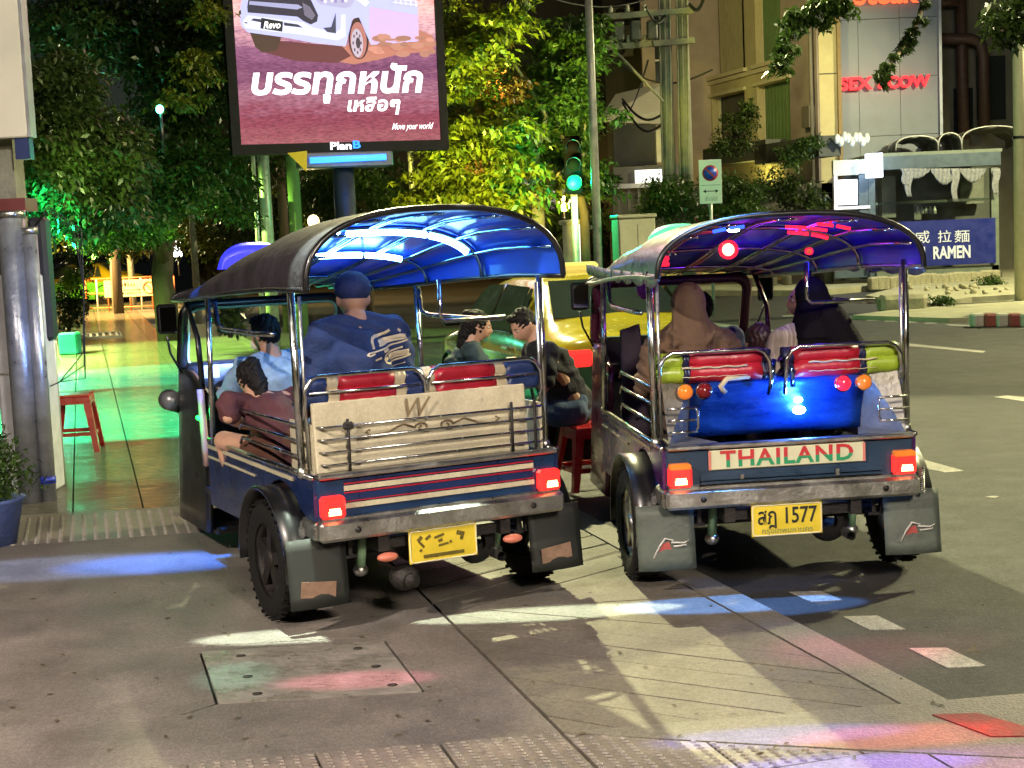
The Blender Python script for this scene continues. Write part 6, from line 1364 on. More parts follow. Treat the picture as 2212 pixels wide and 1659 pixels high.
# grey tarpaulins on the stall roof
for k_, (vx0, vx1, vy0, vy1) in enumerate(((1920, 2010, 292, 330), (2010, 2060, 285, 330), (2060, 2195, 268, 320))):
    a, b_ = P(vx0, vy1, 41), P(vx1, vy0, 41); tm = mat('tarpaulin', (.07, .068, .05), .45, var=.4, bump=.8, bscale=5); o = thing('tarpaulin', None, None, (0, 0, 0)); h_ = (b_.z - a.z) * .85
    prof = lambda u: (a.x + (b_.x - a.x) * (.5 - .5 * math.cos(math.pi * u)), a.z + h_ * math.sin(math.pi * u) ** .55)
    c = MB().m(tm); c.grid(lambda u, v: (prof(u)[0], 40.3 + 1.6 * v, prof(u)[1] * (1 - .02 * v) + .03 * math.sin(u * 23 + v * 5)), 18, 5); c.build('sheet', parent=o, solid=.02)
    for v in (0, .5, 1): c = MB().m(galv); c.tube([(prof(i / 14)[0], 40.28 + 1.6 * v, prof(i / 14)[1] * (1 - .02 * v) + .02) for i in range(15)], .022, 6); c.build('hoop', parent=o)
    tag(o, ['rounded grey tarpaulin bundle on the stall roof, leftmost of three', 'rounded pale tarpaulin bundle in the middle of the stall roof', 'wide grey tarpaulin cover at the right end of the stall roof'][k_], 'tarpaulin', 'tarpaulins on the stall roof')
# bollards, low stone wall, islands
for i, vx in enumerate((1625, 1668, 1700, 1742, 1790)):
    a = P(vx, 600, 40.5); c = MB().m(concp); c.lathe([(0, 0), (.13, 0), (.13, .42), (.16, .44), (.16, .5), (0, .52)], 12); o = c.build('bollard'); o.location = (a.x, 40.5, 0)
    tag(o, 'short concrete bollard before the far buildings, number %s from the left' % ['one', 'two', 'three', 'four', 'five'][i], 'bollard', 'concrete bollards')
stonem = mat('rough stone', (.3, .28, .18), .85, var=.3, scale=6, bump=.8, bscale=10)
lw = thing('stone_wall', 'low rough stone wall running below the blue ramen sign', 'wall', (0, 0, 0)); a, b_ = G(1880, 628), G(2155, 612)
for i in range(22):
    t_ = i / 22; q = a.lerp(b_, t_ + .02); c = MB().m(stonem); c.box((0, 0, .17), (.2 + .02 * rnd.random(), .3, .3 + .1 * rnd.random()), bev=.04, taper=.9); o = c.build('stone', parent=lw); o.location = q; o.rotation_euler = (0, 0, rnd.uniform(-.1, .3))
isl = bpy.data.objects.new('traffic_island', None); col.objects.link(isl); struct(isl); isc = mat('island concrete', (.3, .29, .19), .75, var=.25, scale=2, bump=.5, bscale=30)
def islpoly(vs, z=.1): q = [(p_.x, p_.y) for p_ in (G(*v_, -.03) for v_ in vs)]; c = MB().m(isc); c.prism(q, -.03, z); c.build('kerb_slab', parent=isl)
islpoly([(1870, 650), (1950, 628), (2330, 600), (2330, 640), (2100, 655), (1990, 672)], .1)
islpoly([(1840, 690), (2000, 668), (2330, 648), (2330, 690), (2212, 690), (2050, 697)], .05)
islpoly([(1380, 618), (1700, 612), (1850, 606), (2330, 585), (2330, 604), (1960, 622), (1760, 640), (1500, 640)], .12)
for i in range(5):
    c = MB().m(mat('kerb red', (.35, .08, .06), .6, var=.2) if i % 2 else mat('kerb white', (.6, .58, .46), .6, var=.15)); a = G(2112 + 26 * i, 702, 0); c.box((0, 0, .1), (.22, .3, .22), bev=.03); o = c.build('kerb_stone', parent=isl); o.location = (a.x, a.y, -.02)
c = MB().m(black); q = [G(2080, 690), G(2130, 682), G(2190, 684), G(2140, 692)]; c.prism([(p_.x, p_.y) for p_ in q], .05, .056); c.build('drain_grate', parent=isl)
for i in range(34):
    vx = rnd.uniform(1955, 2330); a = G(vx, rnd.uniform(628, 646)); c = MB().m(stonem); r_ = rnd.uniform(.04, .11); c.ell((0, 0, r_ * .4), (r_, r_ * .8, r_ * .6), 7, 5, rot=(rnd.random(), rnd.random(), 3 * rnd.random())); o = c.build('rubble_stone', parent=isl); o.location = (a.x, a.y, .1)
c = MB().m(stonem); a = G(1948, 672); c.box((a.x, a.y, .15), (.9, .5, .35), bev=.08); c.build('island_block', parent=isl)
# pink-grey house with window and awning, dark block behind the trees
H_ = wallthing('side_house', 'pinkish grey house front with a narrow window behind the utility poles', 'building'); YH = 49
a, b_ = P(1383, 0, YH), P(1560, 0, YH); c = MB().m(mat('pink render', (.32, .26, .23), .85, var=.15, scale=2)); zt3 = 11
wx0, wx1 = P(1414, 100, YH).x, P(1438, 100, YH).x; wz0, wz1 = P(1426, 176, YH).z, P(1426, 28, YH).z
for (x0_, x1_, z0_, z1_) in ((a.x, wx0, 0, zt3), (wx1, b_.x, 0, zt3), (wx0, wx1, 0, wz0), (wx0, wx1, wz1, zt3)): c.box(((x0_ + x1_) / 2, YH + .2, (z0_ + z1_) / 2), (x1_ - x0_, .4, z1_ - z0_))
c.build('wall', parent=H_)
c = MB().m(dglass); c.box(((wx0 + wx1) / 2, YH + .25, (wz0 + wz1) / 2), (wx1 - wx0, .02, wz1 - wz0)); wf = c.build('window', parent=H_); c = MB().m(whitep); c.box(((wx0 + wx1) / 2, YH + .2, wz0 + (wz1 - wz0) * .32), (wx1 - wx0, .06, .05)); c.build('glazing_bar', parent=wf); c = MB().m(trimc); c.box(((wx0 + wx1) / 2, YH - .05, wz1 + .05), (wx1 - wx0 + .2, .14, .1)); c.build('lintel', parent=wf)
aw = thing('awning', 'pale fabric awning under the utility pole cables', 'awning', (0, 0, 0)); pts_ = [P(1293, 262, 36), P(1440, 268, 36), P(1440, 178, 40), P(1330, 205, 40)]; c = MB().m(mat('awning cream', (.42, .38, .3), .8, var=.1, scale=3)); c.add([tuple(p_) for p_ in pts_], [(0, 1, 2, 3)]); c.build('cloth', parent=aw, solid=.04)
pts_ = [P(1310, 270, 36), P(1440, 240, 36.2), P(1440, 268, 36.2)]; c = MB().m(mat('awning cream', (.42, .38, .3))); c.add([tuple(P(1293, 263, 35.95)), tuple(P(1440, 268, 35.95)), tuple(P(1440, 238, 35.95))], [(0, 1, 2)]); c.build('side_flap', parent=aw, solid=.02)
c = MB().m(galv); c.tube([P(1437, 268, 36.5), P(1437, 520, 36.5)], .04, 6); c.build('support', parent=aw)
sh = wallthing('dim_shopfront', 'dim shopfront with a recessed bay and a bright white lit sign below the awning', 'shop'); YS = 38
def sb2(nm, m_, vx0, vx1, vy0, vy1, d=.1, y=YS, par=None): 
    a, b_ = P(vx0, (vy0 + vy1) / 2, y), P(vx1, (vy0 + vy1) / 2, y); zt2, zb2 = P((vx0 + vx1) / 2, vy0, y).z, P((vx0 + vx1) / 2, vy1, y).z
    c = MB().m(m_); c.box(((a.x + b_.x) / 2, y + d / 2, (zt2 + zb2) / 2), (b_.x - a.x, d, zt2 - zb2)); return c.build(nm, parent=par or sh)
sb2('bay', mat('bay black', (.012, .012, .014), .8), 1325, 1418, 265, 358, .2, YS + 1); sb2('fascia', darkren, 1325, 1480, 358, 395, .3, YS); sb2('canopy', mat('grey ledge', (.2, .2, .19), .7), 1325, 1470, 395, 405, .9, YS - .6)
sb2('wall', darkren, 1325, 1800, 405, 560, .3, YS + 4)
for i in range(6): sb2('railing_post', darkren, 1335 + 22 * i, 1341 + 22 * i, 405, 520, .1, YS - .5)
lsg = sb2('sign_panel', emis('shop sign glow', (1, .95, .85), 1.6), 1372, 1452, 366, 396, .05, YS - .1)
scribble(lsg, (P(1374, 380, YS).x, P(1450, 380, YS).x, P(1400, 392, YS).z, P(1400, 372, YS).z), emis('shop sign bright', (1, 1, .97), 3), YS - .13, 9)
vb = sb2('vent_box', mat('vent box', (.3, .28, .2), .6), 1418, 1447, 278, 350, .3, YS - .2)
for i in range(5): sb2('vent_slot', inkm, 1436, 1445, 286 + 12 * i, 292 + 12 * i, .02, YS - .23, par=vb)
light('POINT', 'sign_glow', tuple(P(1412, 388, YS - 1.2)), None, 25, (1, .9, .75), parent=sh, size=.3)
OB = wallthing('office_block', 'large dark block filling the view behind the central trees', 'building'); YO = 62
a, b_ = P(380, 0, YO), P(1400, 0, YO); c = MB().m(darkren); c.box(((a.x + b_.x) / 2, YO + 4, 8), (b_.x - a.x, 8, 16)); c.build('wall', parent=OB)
for i in range(9):
    for j in range(4):
        if (i * 7 + j * 3) % 5 == 0: continue
        c = MB().m(dglass); x_ = b_.x - 1.6 - 2.1 * i; c.box((x_, YO - .02, 3.6 + 3 * j), (1.3, .05, 1.7)); wf = c.build('window', parent=OB); c = MB().m(mat('dull ledge', (.09, .085, .07), .8)); c.box((x_, YO - .06, 2.7 + 3 * j), (1.5, .16, .08)); c.build('sill', parent=wf)
ut = wallthing('upper_facade', 'dark facade with air conditioner grilles between the lamp post and the utility poles', 'building'); YU = 55
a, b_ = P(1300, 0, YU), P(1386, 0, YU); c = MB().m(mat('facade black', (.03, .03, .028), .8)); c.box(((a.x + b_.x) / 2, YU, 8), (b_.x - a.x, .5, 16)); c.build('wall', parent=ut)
for j in range(3): a = P(1345, 30 + 40 * j, YU - .5); c = MB().m(mat('grille grey', (.12, .12, .1), .6)); c.box((a.x, YU - .5, a.z), (.8, .4, .45), bev=.03); ac = c.build('air_conditioner', parent=ut); c = MB().m(inkm); c.disc((a.x - .1, YU - .7, a.z), .18, (0, -1, 0), .01, 16); c.build('fan_grille', parent=ac)
# planter boxes on the corner building
for i, (x0_, x1_, y0_, y1_) in enumerate(((150, 552, 970, 1075), (480, 895, 1012, 1060))):
    a, b_ = onplane(*zv(x0_, y1_), C0 + NF * 1.0, NF), onplane(*zv(x1_, y0_), C0 + NF * 1.0, NF); A_, Bq = inwall(a), inwall(b_); c = MB().m(mat('planter dark', (.03, .035, .028), .6, var=.3)); c.prism([(A_[0], A_[1]), (Bq[0], A_[1]), (Bq[0], A_[1] + .55), (A_[0], A_[1] + .55)], .35, 1.0, M=Mf)
    tag(c.build('planter'), ['long dark planter below the lower left window of the cream building', 'long dark planter under the lit green curtained window'][i], 'planter', 'planters on the cream building')
light('AREA', 'facade_uplight', tuple(Mf @ Vector((3.0, 2.9, .75))), tuple(Mf @ Vector((3.0, 8, -.3))), 40, (1, .85, .2), size=1.0)
# small red and white awning vehicle top far behind
a = P(1540, 468, 36); c = MB().m(mat('dull red', (.35, .05, .04), .6)); c.box((a.x, 36, a.z - .05), (.9, .8, .1)); c.m(whitep); c.box((a.x - .1, 35.9, a.z + .03), (.7, 1.0, .04), rot=(0, R(-4), 0)); tag(c.build('market_awning'), 'small red awning with a pale top edge behind the right tuk-tuk roof', 'awning')

# ================================================================ FOLIAGE
def leafmat(name, c1, c2, rough=.45):
    m = bpy.data.materials.new(name); m.use_nodes = True; n = m.node_tree; b = n.nodes['Principled BSDF']; L = n.links.new
    tc = n.nodes.new('ShaderNodeTexCoord'); nz = n.nodes.new('ShaderNodeTexNoise'); nz.inputs['Scale'].default_value = 1.6; nz.inputs['Detail'].default_value = 6; L(tc.outputs['Object'], nz.inputs['Vector'])
    cr = n.nodes.new('ShaderNodeValToRGB'); cr.color_ramp.elements[0].position = .35; cr.color_ramp.elements[1].position = .65; cr.color_ramp.elements[0].color = (*c2, 1); cr.color_ramp.elements[1].color = (*c1, 1)
    L(nz.outputs[0], cr.inputs[0]); L(cr.outputs[0], b.inputs['Base Color']); b.inputs['Roughness'].default_value = rough
    tr = n.nodes.new('ShaderNodeBsdfTranslucent'); L(cr.outputs[0], tr.inputs[0]); mx = n.nodes.new('ShaderNodeMixShader'); mx.inputs[0].default_value = .3
    o = n.nodes['Material Output']; L(b.outputs[0], mx.inputs[1]); L(tr.outputs[0], mx.inputs[2]); L(mx.outputs[0], o.inputs[0]); return m
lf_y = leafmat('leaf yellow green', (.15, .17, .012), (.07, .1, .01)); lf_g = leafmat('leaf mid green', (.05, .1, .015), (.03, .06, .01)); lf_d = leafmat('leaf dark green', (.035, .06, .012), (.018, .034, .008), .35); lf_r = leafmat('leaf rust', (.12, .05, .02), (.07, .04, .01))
rng = np.random.default_rng(11)
def leaves(name, sprays, size, m, parent, per=50, flat=.25, asp=2.2, tilt=.5):
    """sprays: (centre, radius) clumps; each is filled with small pointed leaves"""
    C = np.array([tuple(s[0]) for s in sprays]); Rr = np.array([s[1] for s in sprays]); n = len(C) * per
    idx = np.repeat(np.arange(len(C)), per); d = rng.normal(size=(n, 3)); d /= np.linalg.norm(d, axis=1)[:, None]; rad = rng.random(n) ** .45
    off = d * rad[:, None] * Rr[idx][:, None]; off[:, 2] *= flat
    sl_ = rng.uniform(-tilt, tilt, (len(C), 2)); off[:, 2] += off[:, 0] * sl_[idx, 0] + off[:, 1] * sl_[idx, 1] - .25 * (off[:, 0] ** 2 + off[:, 1] ** 2) / np.maximum(Rr[idx], .05)
    pos = C[idx] + off; ax = off + rng.normal(size=(n, 3)) * Rr[idx][:, None] * .5; ax[:, 2] -= .15 * Rr[idx]; ax /= np.linalg.norm(ax, axis=1)[:, None] + 1e-9
    up = rng.normal(size=(n, 3)) * .45; up[:, 2] += 1; sd = np.cross(ax, up); sd /= np.linalg.norm(sd, axis=1)[:, None] + 1e-9
    s = size * rng.uniform(.35, 1.5, n)[:, None]; nr = np.cross(sd, ax)
    v = np.stack([pos - ax * s * .5, pos + sd * s / asp * .5 + nr * s * .06, pos + ax * s * .55 - np.array([0, 0, 1]) * s * .1, pos - sd * s / asp * .5 + nr * s * .06], 1).reshape(-1, 3)
    me = bpy.data.meshes.new(name); me.vertices.add(n * 4); me.vertices.foreach_set('co', v.ravel()); me.loops.add(n * 4); me.loops.foreach_set('vertex_index', np.arange(n * 4)); me.polygons.add(n); me.polygons.foreach_set('loop_start', np.arange(0, n * 4, 4)); me.polygons.foreach_set('loop_total', np.full(n, 4)); me.update(); me.validate()
    me.materials.append(m); o = bpy.data.objects.new(name, me); col.objects.link(o); o.parent = parent; o['kind'] = 'stuff'; return o
def fill(blobs, n, r0, r1):
    """clump centres spread through soft ellipsoids (vx, vy, Y, rx, ry, depth), sizes in photo units"""
    out = []; wts = np.array([b[3] * b[4] for b in blobs]); wts = wts / wts.sum()
    for i in rng.choice(len(blobs), n, p=wts):
        vx, vy, Y, rx, ry, dp = blobs[i]; d = rng.normal(size=3); d /= np.linalg.norm(d); d *= rng.random() ** .4
        p_ = P(vx + d[0] * rx, vy + d[1] * ry, Y + d[2] * dp); out.append((p_, rng.uniform(r0, r1)))
    return out
barkm = mat('bark', (.14, .11, .07), .85, var=.3, scale=9, bump=.8, bscale=14, stretch=(1, 1, .3)); bark2 = mat('dark bark', (.06, .045, .035), .85, var=.3, scale=9, bump=.8, stretch=(1, 1, .3))
def tree(label, groups, trunk, limbs, bm_=barkm, group='street trees', name='tree'):
    base = trunk[0][0]; t = thing(name, label, 'tree', (0, 0, 0), 0, group)
    c = MB().m(bm_); c.tube([p_ for p_, r_ in trunk], [r_ for p_, r_ in trunk], 12); c.build('trunk', parent=t)
    for l_ in limbs: c = MB().m(bm_); c.tube([p_ for p_, r_ in l_], [r_ for p_, r_ in l_], 7); c.build('limb', parent=t)
    for (bl, n_, r0, r1, size, m_, per, fl) in groups: leaves('crown', fill(bl, n_, r0, r1), size, m_, t, per, fl)
    return t
def gp(vx, Y): p_ = P(vx, 500, Y); return Vector((p_.x, Y, 0))
# central trees
tree('yellow green layered tree right of the billboard, lit from below', [
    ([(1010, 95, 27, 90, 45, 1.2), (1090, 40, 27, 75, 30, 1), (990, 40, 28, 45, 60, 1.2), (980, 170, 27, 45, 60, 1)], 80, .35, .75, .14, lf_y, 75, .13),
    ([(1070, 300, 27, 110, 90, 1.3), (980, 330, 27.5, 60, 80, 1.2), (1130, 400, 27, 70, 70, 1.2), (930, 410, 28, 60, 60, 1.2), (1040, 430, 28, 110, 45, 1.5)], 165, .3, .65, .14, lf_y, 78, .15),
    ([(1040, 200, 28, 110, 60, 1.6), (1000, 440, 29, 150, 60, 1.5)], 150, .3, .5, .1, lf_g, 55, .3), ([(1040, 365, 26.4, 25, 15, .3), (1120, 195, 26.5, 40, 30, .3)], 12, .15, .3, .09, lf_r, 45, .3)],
    [(gp(1168, 27.5), .14), (P(1163, 470, 27.5), .12), (P(1160, 400, 27.5), .1), (P(1155, 340, 27.5), .08), (P(1120, 240, 27.5), .05)], [[(P(1160, 400, 27.5), .08), (P(1080, 330, 27), .05), (P(1010, 250, 27), .03)], [(P(1156, 345, 27.5), .06), (P(1180, 250, 27.5), .04), (P(1100, 120, 27.3), .03)], [(P(1163, 440, 27.5), .07), (P(1185, 400, 27.2), .04), (P(1210, 370, 27), .02)]])
tree('darker green tree behind the slender lamp post', [
    ([(1220, 130, 29, 80, 60, 1.4), (1180, 220, 28.6, 90, 75, 1.4), (1240, 250, 29, 60, 60, 1.2), (1240, 70, 29.5, 60, 40, 1)], 180, .3, .6, .13, lf_g, 66, .16), ([(1325, 248, 28.5, 38, 14, .5), (1210, 330, 29, 60, 45, 1), (1250, 380, 28.6, 55, 40, 1), (1290, 400, 28.6, 45, 30, .8)], 130, .2, .4, .13, lf_g, 55, .22)],
    [(gp(1262, 28.5), .1), (P(1262, 460, 28.5), .09), (P(1245, 380, 28.5), .08), (P(1215, 300, 28.5), .06), (P(1190, 230, 28.5), .03)], [[(P(1240, 370, 28.5), .05), (P(1262, 330, 28.3), .03)], [(P(1225, 320, 28.5), .045), (P(1225, 240, 28.5), .03)], [(P(1232, 345, 28.5), .04), (P(1260, 300, 28.5), .03), (P(1275, 180, 28.8), .02)]])
tree('leafy tree seen under the billboard beside its post', [([(690, 410, 34, 60, 60, 1.5), (830, 400, 33, 55, 60, 1.5), (770, 440, 36, 130, 60, 2)], 230, .3, .55, .11, lf_g, 55, .3)],
    [(gp(790, 34), .1), (P(790, 440, 34), .08), (P(800, 350, 34), .04)], [[(P(790, 450, 34), .05), (P(700, 400, 34), .03)]])
# left trees
tree('dense dark leafy tree behind the pipes at far left', [
    ([(130, 200, 17, 90, 95, .9), (110, 330, 16.5, 90, 110, .9), (210, 340, 17, 110, 110, .9), (180, 440, 17, 120, 60, .9)], 560, .16, .32, .085, lf_d, 78, .5)],
    [(gp(20, 18), .12), (P(30, 500, 18), .1), (P(130, 300, 18), .05)], [], bark2)
tree('taller dark tree left of the billboard', [
    ([(390, 180, 23, 105, 160, 1.2), (300, 60, 23.5, 160, 90, 1.3), (440, 60, 22.6, 55, 60, .5), (150, 50, 23, 110, 70, 1.5)], 520, .25, .5, .1, lf_d, 62, .4),
    ([(400, 360, 23, 100, 100, 1.2), (310, 420, 23.5, 120, 60, 1.3), (500, 420, 24.5, 40, 60, .8), (250, 500, 25, 120, 35, 1)], 420, .22, .42, .1, lf_g, 60, .4),
    ([(415, 130, 21.4, 50, 20, .3), (450, 20, 21.4, 40, 40, .3), (450, 165, 21.4, 30, 18, .3), (390, 215, 21.4, 60, 18, .3)], 34, .18, .34, .09, lf_y, 55, .3)],
    [(Vector((P(352, 500, 30).x, 30, 0)), .26), (P(350, 600, 30), .22), (P(355, 520, 30), .2), (P(380, 420, 27), .14), (P(420, 250, 23), .08)], [[(P(352, 560, 30), .14), (P(330, 440, 27), .09), (P(300, 300, 24), .05)]], bark2)
wood = thing('tree_belt', 'mass of distant dark foliage closing the street at the far left', 'trees', (0, 0, 0)); leaves('foliage', fill([(250, 470, 62, 420, 90, 3), (560, 430, 58, 260, 110, 3), (900, 470, 56, 200, 60, 2), (60, 420, 55, 200, 130, 3), (1150, 480, 50, 200, 30, 1)], 520, .7, 1.4), .26, lf_g, wood, 60, .6); wood['kind'] = 'stuff'
tree('broad tree beyond the barrier at the far left', [([(280, 500, 40, 150, 40, 2), (470, 480, 38, 90, 60, 2)], 200, .4, .8, .15, lf_y, 60, .35)], [(gp(245, 44), .16), (P(245, 480, 44), .12)], [], bark2)
tree('thin trunked tree between the poles left of the billboard', [([(600, 330, 31, 90, 60, 1.5), (540, 470, 33, 90, 60, 1.5)], 130, .3, .55, .11, lf_d, 55, .4)], [(gp(612, 31), .12), (P(606, 350, 31), .09), (P(600, 250, 31), .05)], [[(P(608, 420, 31), .05), (P(570, 340, 31), .03)], [(P(608, 440, 31), .05), (P(655, 380, 31), .03)]], bark2)
# branches reaching in from the upper right
def branch(label, line, Y, r, n_, size=.085, m_=lf_g, per=34):
    t = thing('leafy_branch', label, 'branch', (0, 0, 0), 0, 'hanging branches'); pts_ = [P(x, y, Y + .3 * math.sin(i)) for i, (x, y) in enumerate(line)]
    c = MB().m(barkm); c.tube(pts_, [.03 * (1 - .7 * i / len(pts_)) for i in range(len(pts_))], 6); c.build('stem', parent=t); sp = []
    for i in range(n_):
        k_ = rng.random() * (len(pts_) - 1.001); a = pts_[int(k_)].lerp(pts_[int(k_) + 1], k_ % 1); sp.append((a + Vector(rng.normal(size=3) * r * .45), rng.uniform(.5, 1) * r))
    leaves('leaf_spray', sp, size, m_, t, per, .6); return t
branch('leafy branch drooping at the top beside the tall windows', [(1900, -60), (1800, 10), (1740, 25), (1700, 60), (1690, 120), (1680, 150)], 15, .11, 46)
branch('short leafy branch along the top edge left of the neon wall', [(1860, -30), (1790, 15), (1745, 40), (1700, 50)], 15, .12, 30)
branch('dark leafy spray hanging across the neon letters', [(2010, -60), (1985, 40), (1962, 90), (1934, 125), (1910, 155), (1902, 168)], 14.5, .065, 40, .075, lf_d)
branch('leafy branch in the top right corner by the pale post', [(2330, -40), (2230, 20), (2180, 50), (2160, 70)], 14, .2, 60, .09, lf_d)
def shrub(label, blobs, n_, r0, r1, size, m_, per=45, stem=None, name='shrub', fl=.6):
    t = thing(name, label, 'shrub', (0, 0, 0), 0, 'shrubs'); leaves('foliage', fill(blobs, n_, r0, r1), size, m_, t, per, fl)
    b0 = blobs[0]; a = P(b0[0], b0[1] + b0[4] * 1.1, b0[2]); e = P(b0[0], b0[1] - b0[4] * .5, b0[2])
    for k_ in (-1, 0, 1): c = MB().m(bark2); c.tube([a, a.lerp(e, .5) + Vector((.08 * k_, 0, 0)), e + Vector((.25 * k_, 0, 0))], [.02, .014, .008], 6); c.build('stem', parent=t)
    return t
shrub('feathery shrub in the planter before the lower left window', [(1590, 285, 40.5, 45, 50, .5), (1610, 240, 40.5, 22, 28, .3), (1565, 315, 40.5, 45, 20, .5)], 70, .15, .3, .1, lf_d)
shrub('low trailing plants on the planter under the green curtain', [(1715, 330, 39.5, 45, 18, .5), (1750, 310, 39.5, 30, 16, .4), (1700, 345, 39.3, 20, 15, .3)], 60, .12, .28, .09, lf_g)
shrub('leafy bush around the foot of the utility poles', [(1450, 420, 31, 60, 38, .7), (1420, 450, 31, 40, 25, .5)], 90, .2, .4, .09, lf_g)
shrub('dense bush right of the no parking sign', [(1590, 410, 31.5, 55, 35, .7), (1600, 450, 31, 60, 25, .7), (1540, 460, 31, 70, 18, .7)], 130, .2, .38, .09, lf_g)
shrub('dark climber on the shop wall left of the cream column', [(1730, 430, 37, 60, 50, .4), (1680, 400, 37, 50, 40, .4)], 80, .2, .35, .1, lf_d)
shrub('weeds growing on the far traffic island', [(2030, 650, 29.5, 45, 8, .5), (2140, 612, 36, 22, 14, .4)], 26, .12, .25, .09, lf_g)
shrub('small round clipped shrub beside the lit sign cabinet', [(160, 600, 30, 22, 18, .2)], 24, .12, .22, .08, lf_y)
shrub('spindly bush at the left of the lit cabinet', [(150, 660, 32, 28, 60, .3), (180, 560, 33, 30, 40, .3)], 70, .15, .3, .09, lf_d)
t = thing('potted_shrub', 'leafy green shrub in the blue pot at the lower left', 'shrub', POT); c = MB().m(bark2)
c.tube([(0, 0, .2), (.02, 0, .45)], .012, 6); c.build('stem', parent=t)
sp = [(Vector((rng.normal() * .1 - .03, rng.normal() * .08, .46 + rng.normal() * .13)), rng.uniform(.06, .13)) for i in range(80)]; leaves('foliage', sp, .045, lf_g, t, 34, .8)
leaves_plant = shrub('dark green plant on the cab side of the moving tuk-tuk, seen through its windscreen', [(498, 680, 13, 26, 44, .2)], 26, .07, .14, .06, lf_d)

# a few fallen leaves and scraps on the paving
V = []; Fc = []
for i in range(110):
    g_ = G(rnd.uniform(20, 2150), rnd.uniform(1190, 1640)); a = rnd.uniform(0, 6.28); l_ = rnd.uniform(.008, .026); wd = l_ * rnd.uniform(.25, .5); o_ = len(V); ca, sa = math.cos(a), math.sin(a)
    for (x, y, z) in ((-l_, 0, .004), (0, wd, .009), (l_, 0, .005), (0, -wd, .007)): V.append((g_.x + x * ca - y * sa, g_.y + x * sa + y * ca, z))
    Fc.append((o_, o_ + 1, o_ + 2, o_ + 3))
me = bpy.data.meshes.new('fallen_leaves'); me.from_pydata(V, [], Fc); me.materials.append(mat('dry leaf', (.09, .07, .035), .8, var=.5, scale=3)); o = bpy.data.objects.new('fallen_leaves', me); col.objects.link(o)
tag(o, 'small dry leaves and scraps scattered over the driveway paving', 'leaves', kind='stuff')
# ================================================================ LAMPS AND ADDED COLOURED LIGHT ON THE GROUND
def street_lamp(label, base, head, tgt, energy, color, angle=110, size=.25, blend=.5):
    t = thing('street_lamp', label, 'street lamp', (base[0], base[1], 0), 0, 'street lamps'); b0 = Vector((base[0], base[1], 0)); h = Vector(head) - b0
    c = MB().m(galv); c.tube([(0, 0, 0), (0, 0, h.z - .3), (h.x * .4, h.y * .4, h.z + .05), tuple(h + Vector((0, 0, .12)))], .07, 10); c.build('post', parent=t)
    c = MB().m(galv); c.box(tuple(h + Vector((0, 0, .1))), (.3, .6, .12), bev=.04); hd = c.build('lamp_head', parent=t)
    c = MB().m(emis('street lens', (1, .85, .5), 12)); c.box(tuple(h + Vector((0, 0, .03))), (.22, .5, .02)); c.build('lens', parent=hd)
    light('SPOT', 'lamp_light', tuple(h - Vector((0, 0, .02))), Vector(tgt) - b0, energy, color, parent=t, size=size, angle=angle, blend=blend)
t = thing('added_flood', 'white flood light clamped on top of the advertising screen', 'flood light', (-1.9, 21.4, 10.9), 0, 'coloured flood lights')  # added fixture carrying the key light from ahead
c = MB().m(black); c.box((0, 0, .1), (.4, .3, .25), bev=.03); c.build('housing', parent=t); c = MB().m(galv); c.tube([(0, .1, .1), (0, .6, -.3)], .03, 6); c.build('bracket', parent=t)
light('SPOT', 'lamp_light', (0, 0, -.06), Vector((4.4, 8.6, 0)) - Vector((-1.9, 21.4, 10.9)), 25000, (1, .95, .5), parent=t, size=.12, angle=42, blend=.25)
street_lamp('street lamp at the right roadside outside the view', (13.5, 16), (10.5, 15, 8), (2, 12, 0), 15000, (1, .93, .5), 130)
street_lamp('street lamp above the far right junction', (18, 30), (15.5, 31, 9), (9, 33, 0), 14000, (1, .92, .5), 130)
street_lamp('street lamp behind the photographer on the right', (4.6, -3), (3.2, -2.8, 6.0), (.6, 7.5, .4), 4300, (1, .85, .72), 100, .9)  # fill light added from behind the camera, built as a lamp on a post
street_lamp('street lamp over the far left pavement near the barrier', (-18, 44), (-14, 43, 8), (-12, 42, 0), 8000, (1, .85, .4), 130)
def added_spot(label, loc, tgt, energy, color, angle, blend=.35, scl=None, size=.05):  # added light source, kept out of view
    """an added spotlight in an unseen housing"""
    t = thing('added_flood', label, 'flood light', loc, 0, 'coloured flood lights')
    c = MB().m(black); c.box((0, 0, .12), (.22, .22, .16), bev=.03); c.build('housing', parent=t); c = MB().m(galv); c.box((0, .2, .2), (.04, .5, .04)); c.build('bracket', parent=t)
    light('SPOT', 'lamp_light', (0, 0, 0), Vector(tgt) - Vector(loc), energy, color, parent=t, size=size, angle=angle, blend=blend, scl=scl)
def pool(label, v, hgt, wd, dp, energy, color, blend=.35, off=(0, 0)):  # added overhead spot with its own housing, out of view
    """an unseen spot added overhead, casting a pool of wd x dp metres round the ground point under photo position v"""
    g_ = G(*v); loc = Vector((g_.x + off[0], g_.y + off[1], hgt)); D = (loc - g_).length; big = max(wd, dp); ang = 2 * math.degrees(math.atan(big / 2 / D))
    t = thing('added_flood', label, 'flood light', loc, 0, 'coloured flood lights')
    c = MB().m(black); c.box((0, 0, .12), (.22, .22, .16), bev=.03); c.build('housing', parent=t); c = MB().m(galv); c.tube([(0, 0, .2), (0, 0, 1.2)], .02, 6); c.build('hanger', parent=t)
    l = light('SPOT', 'lamp_light', (0, 0, 0), None, energy, color, parent=t, size=.03, angle=ang, blend=blend)
    l.data.energy = energy * 16; d = (g_ - loc).normalized(); z = -d; x = Vector((1, .05, 0)); y = z.cross(x).normalized(); x = y.cross(z).normalized()
    M_ = Matrix((x, y, z)).transposed().to_4x4(); l.matrix_basis = M_ @ Matrix.Diagonal((wd / big, dp / big, 1, 1))
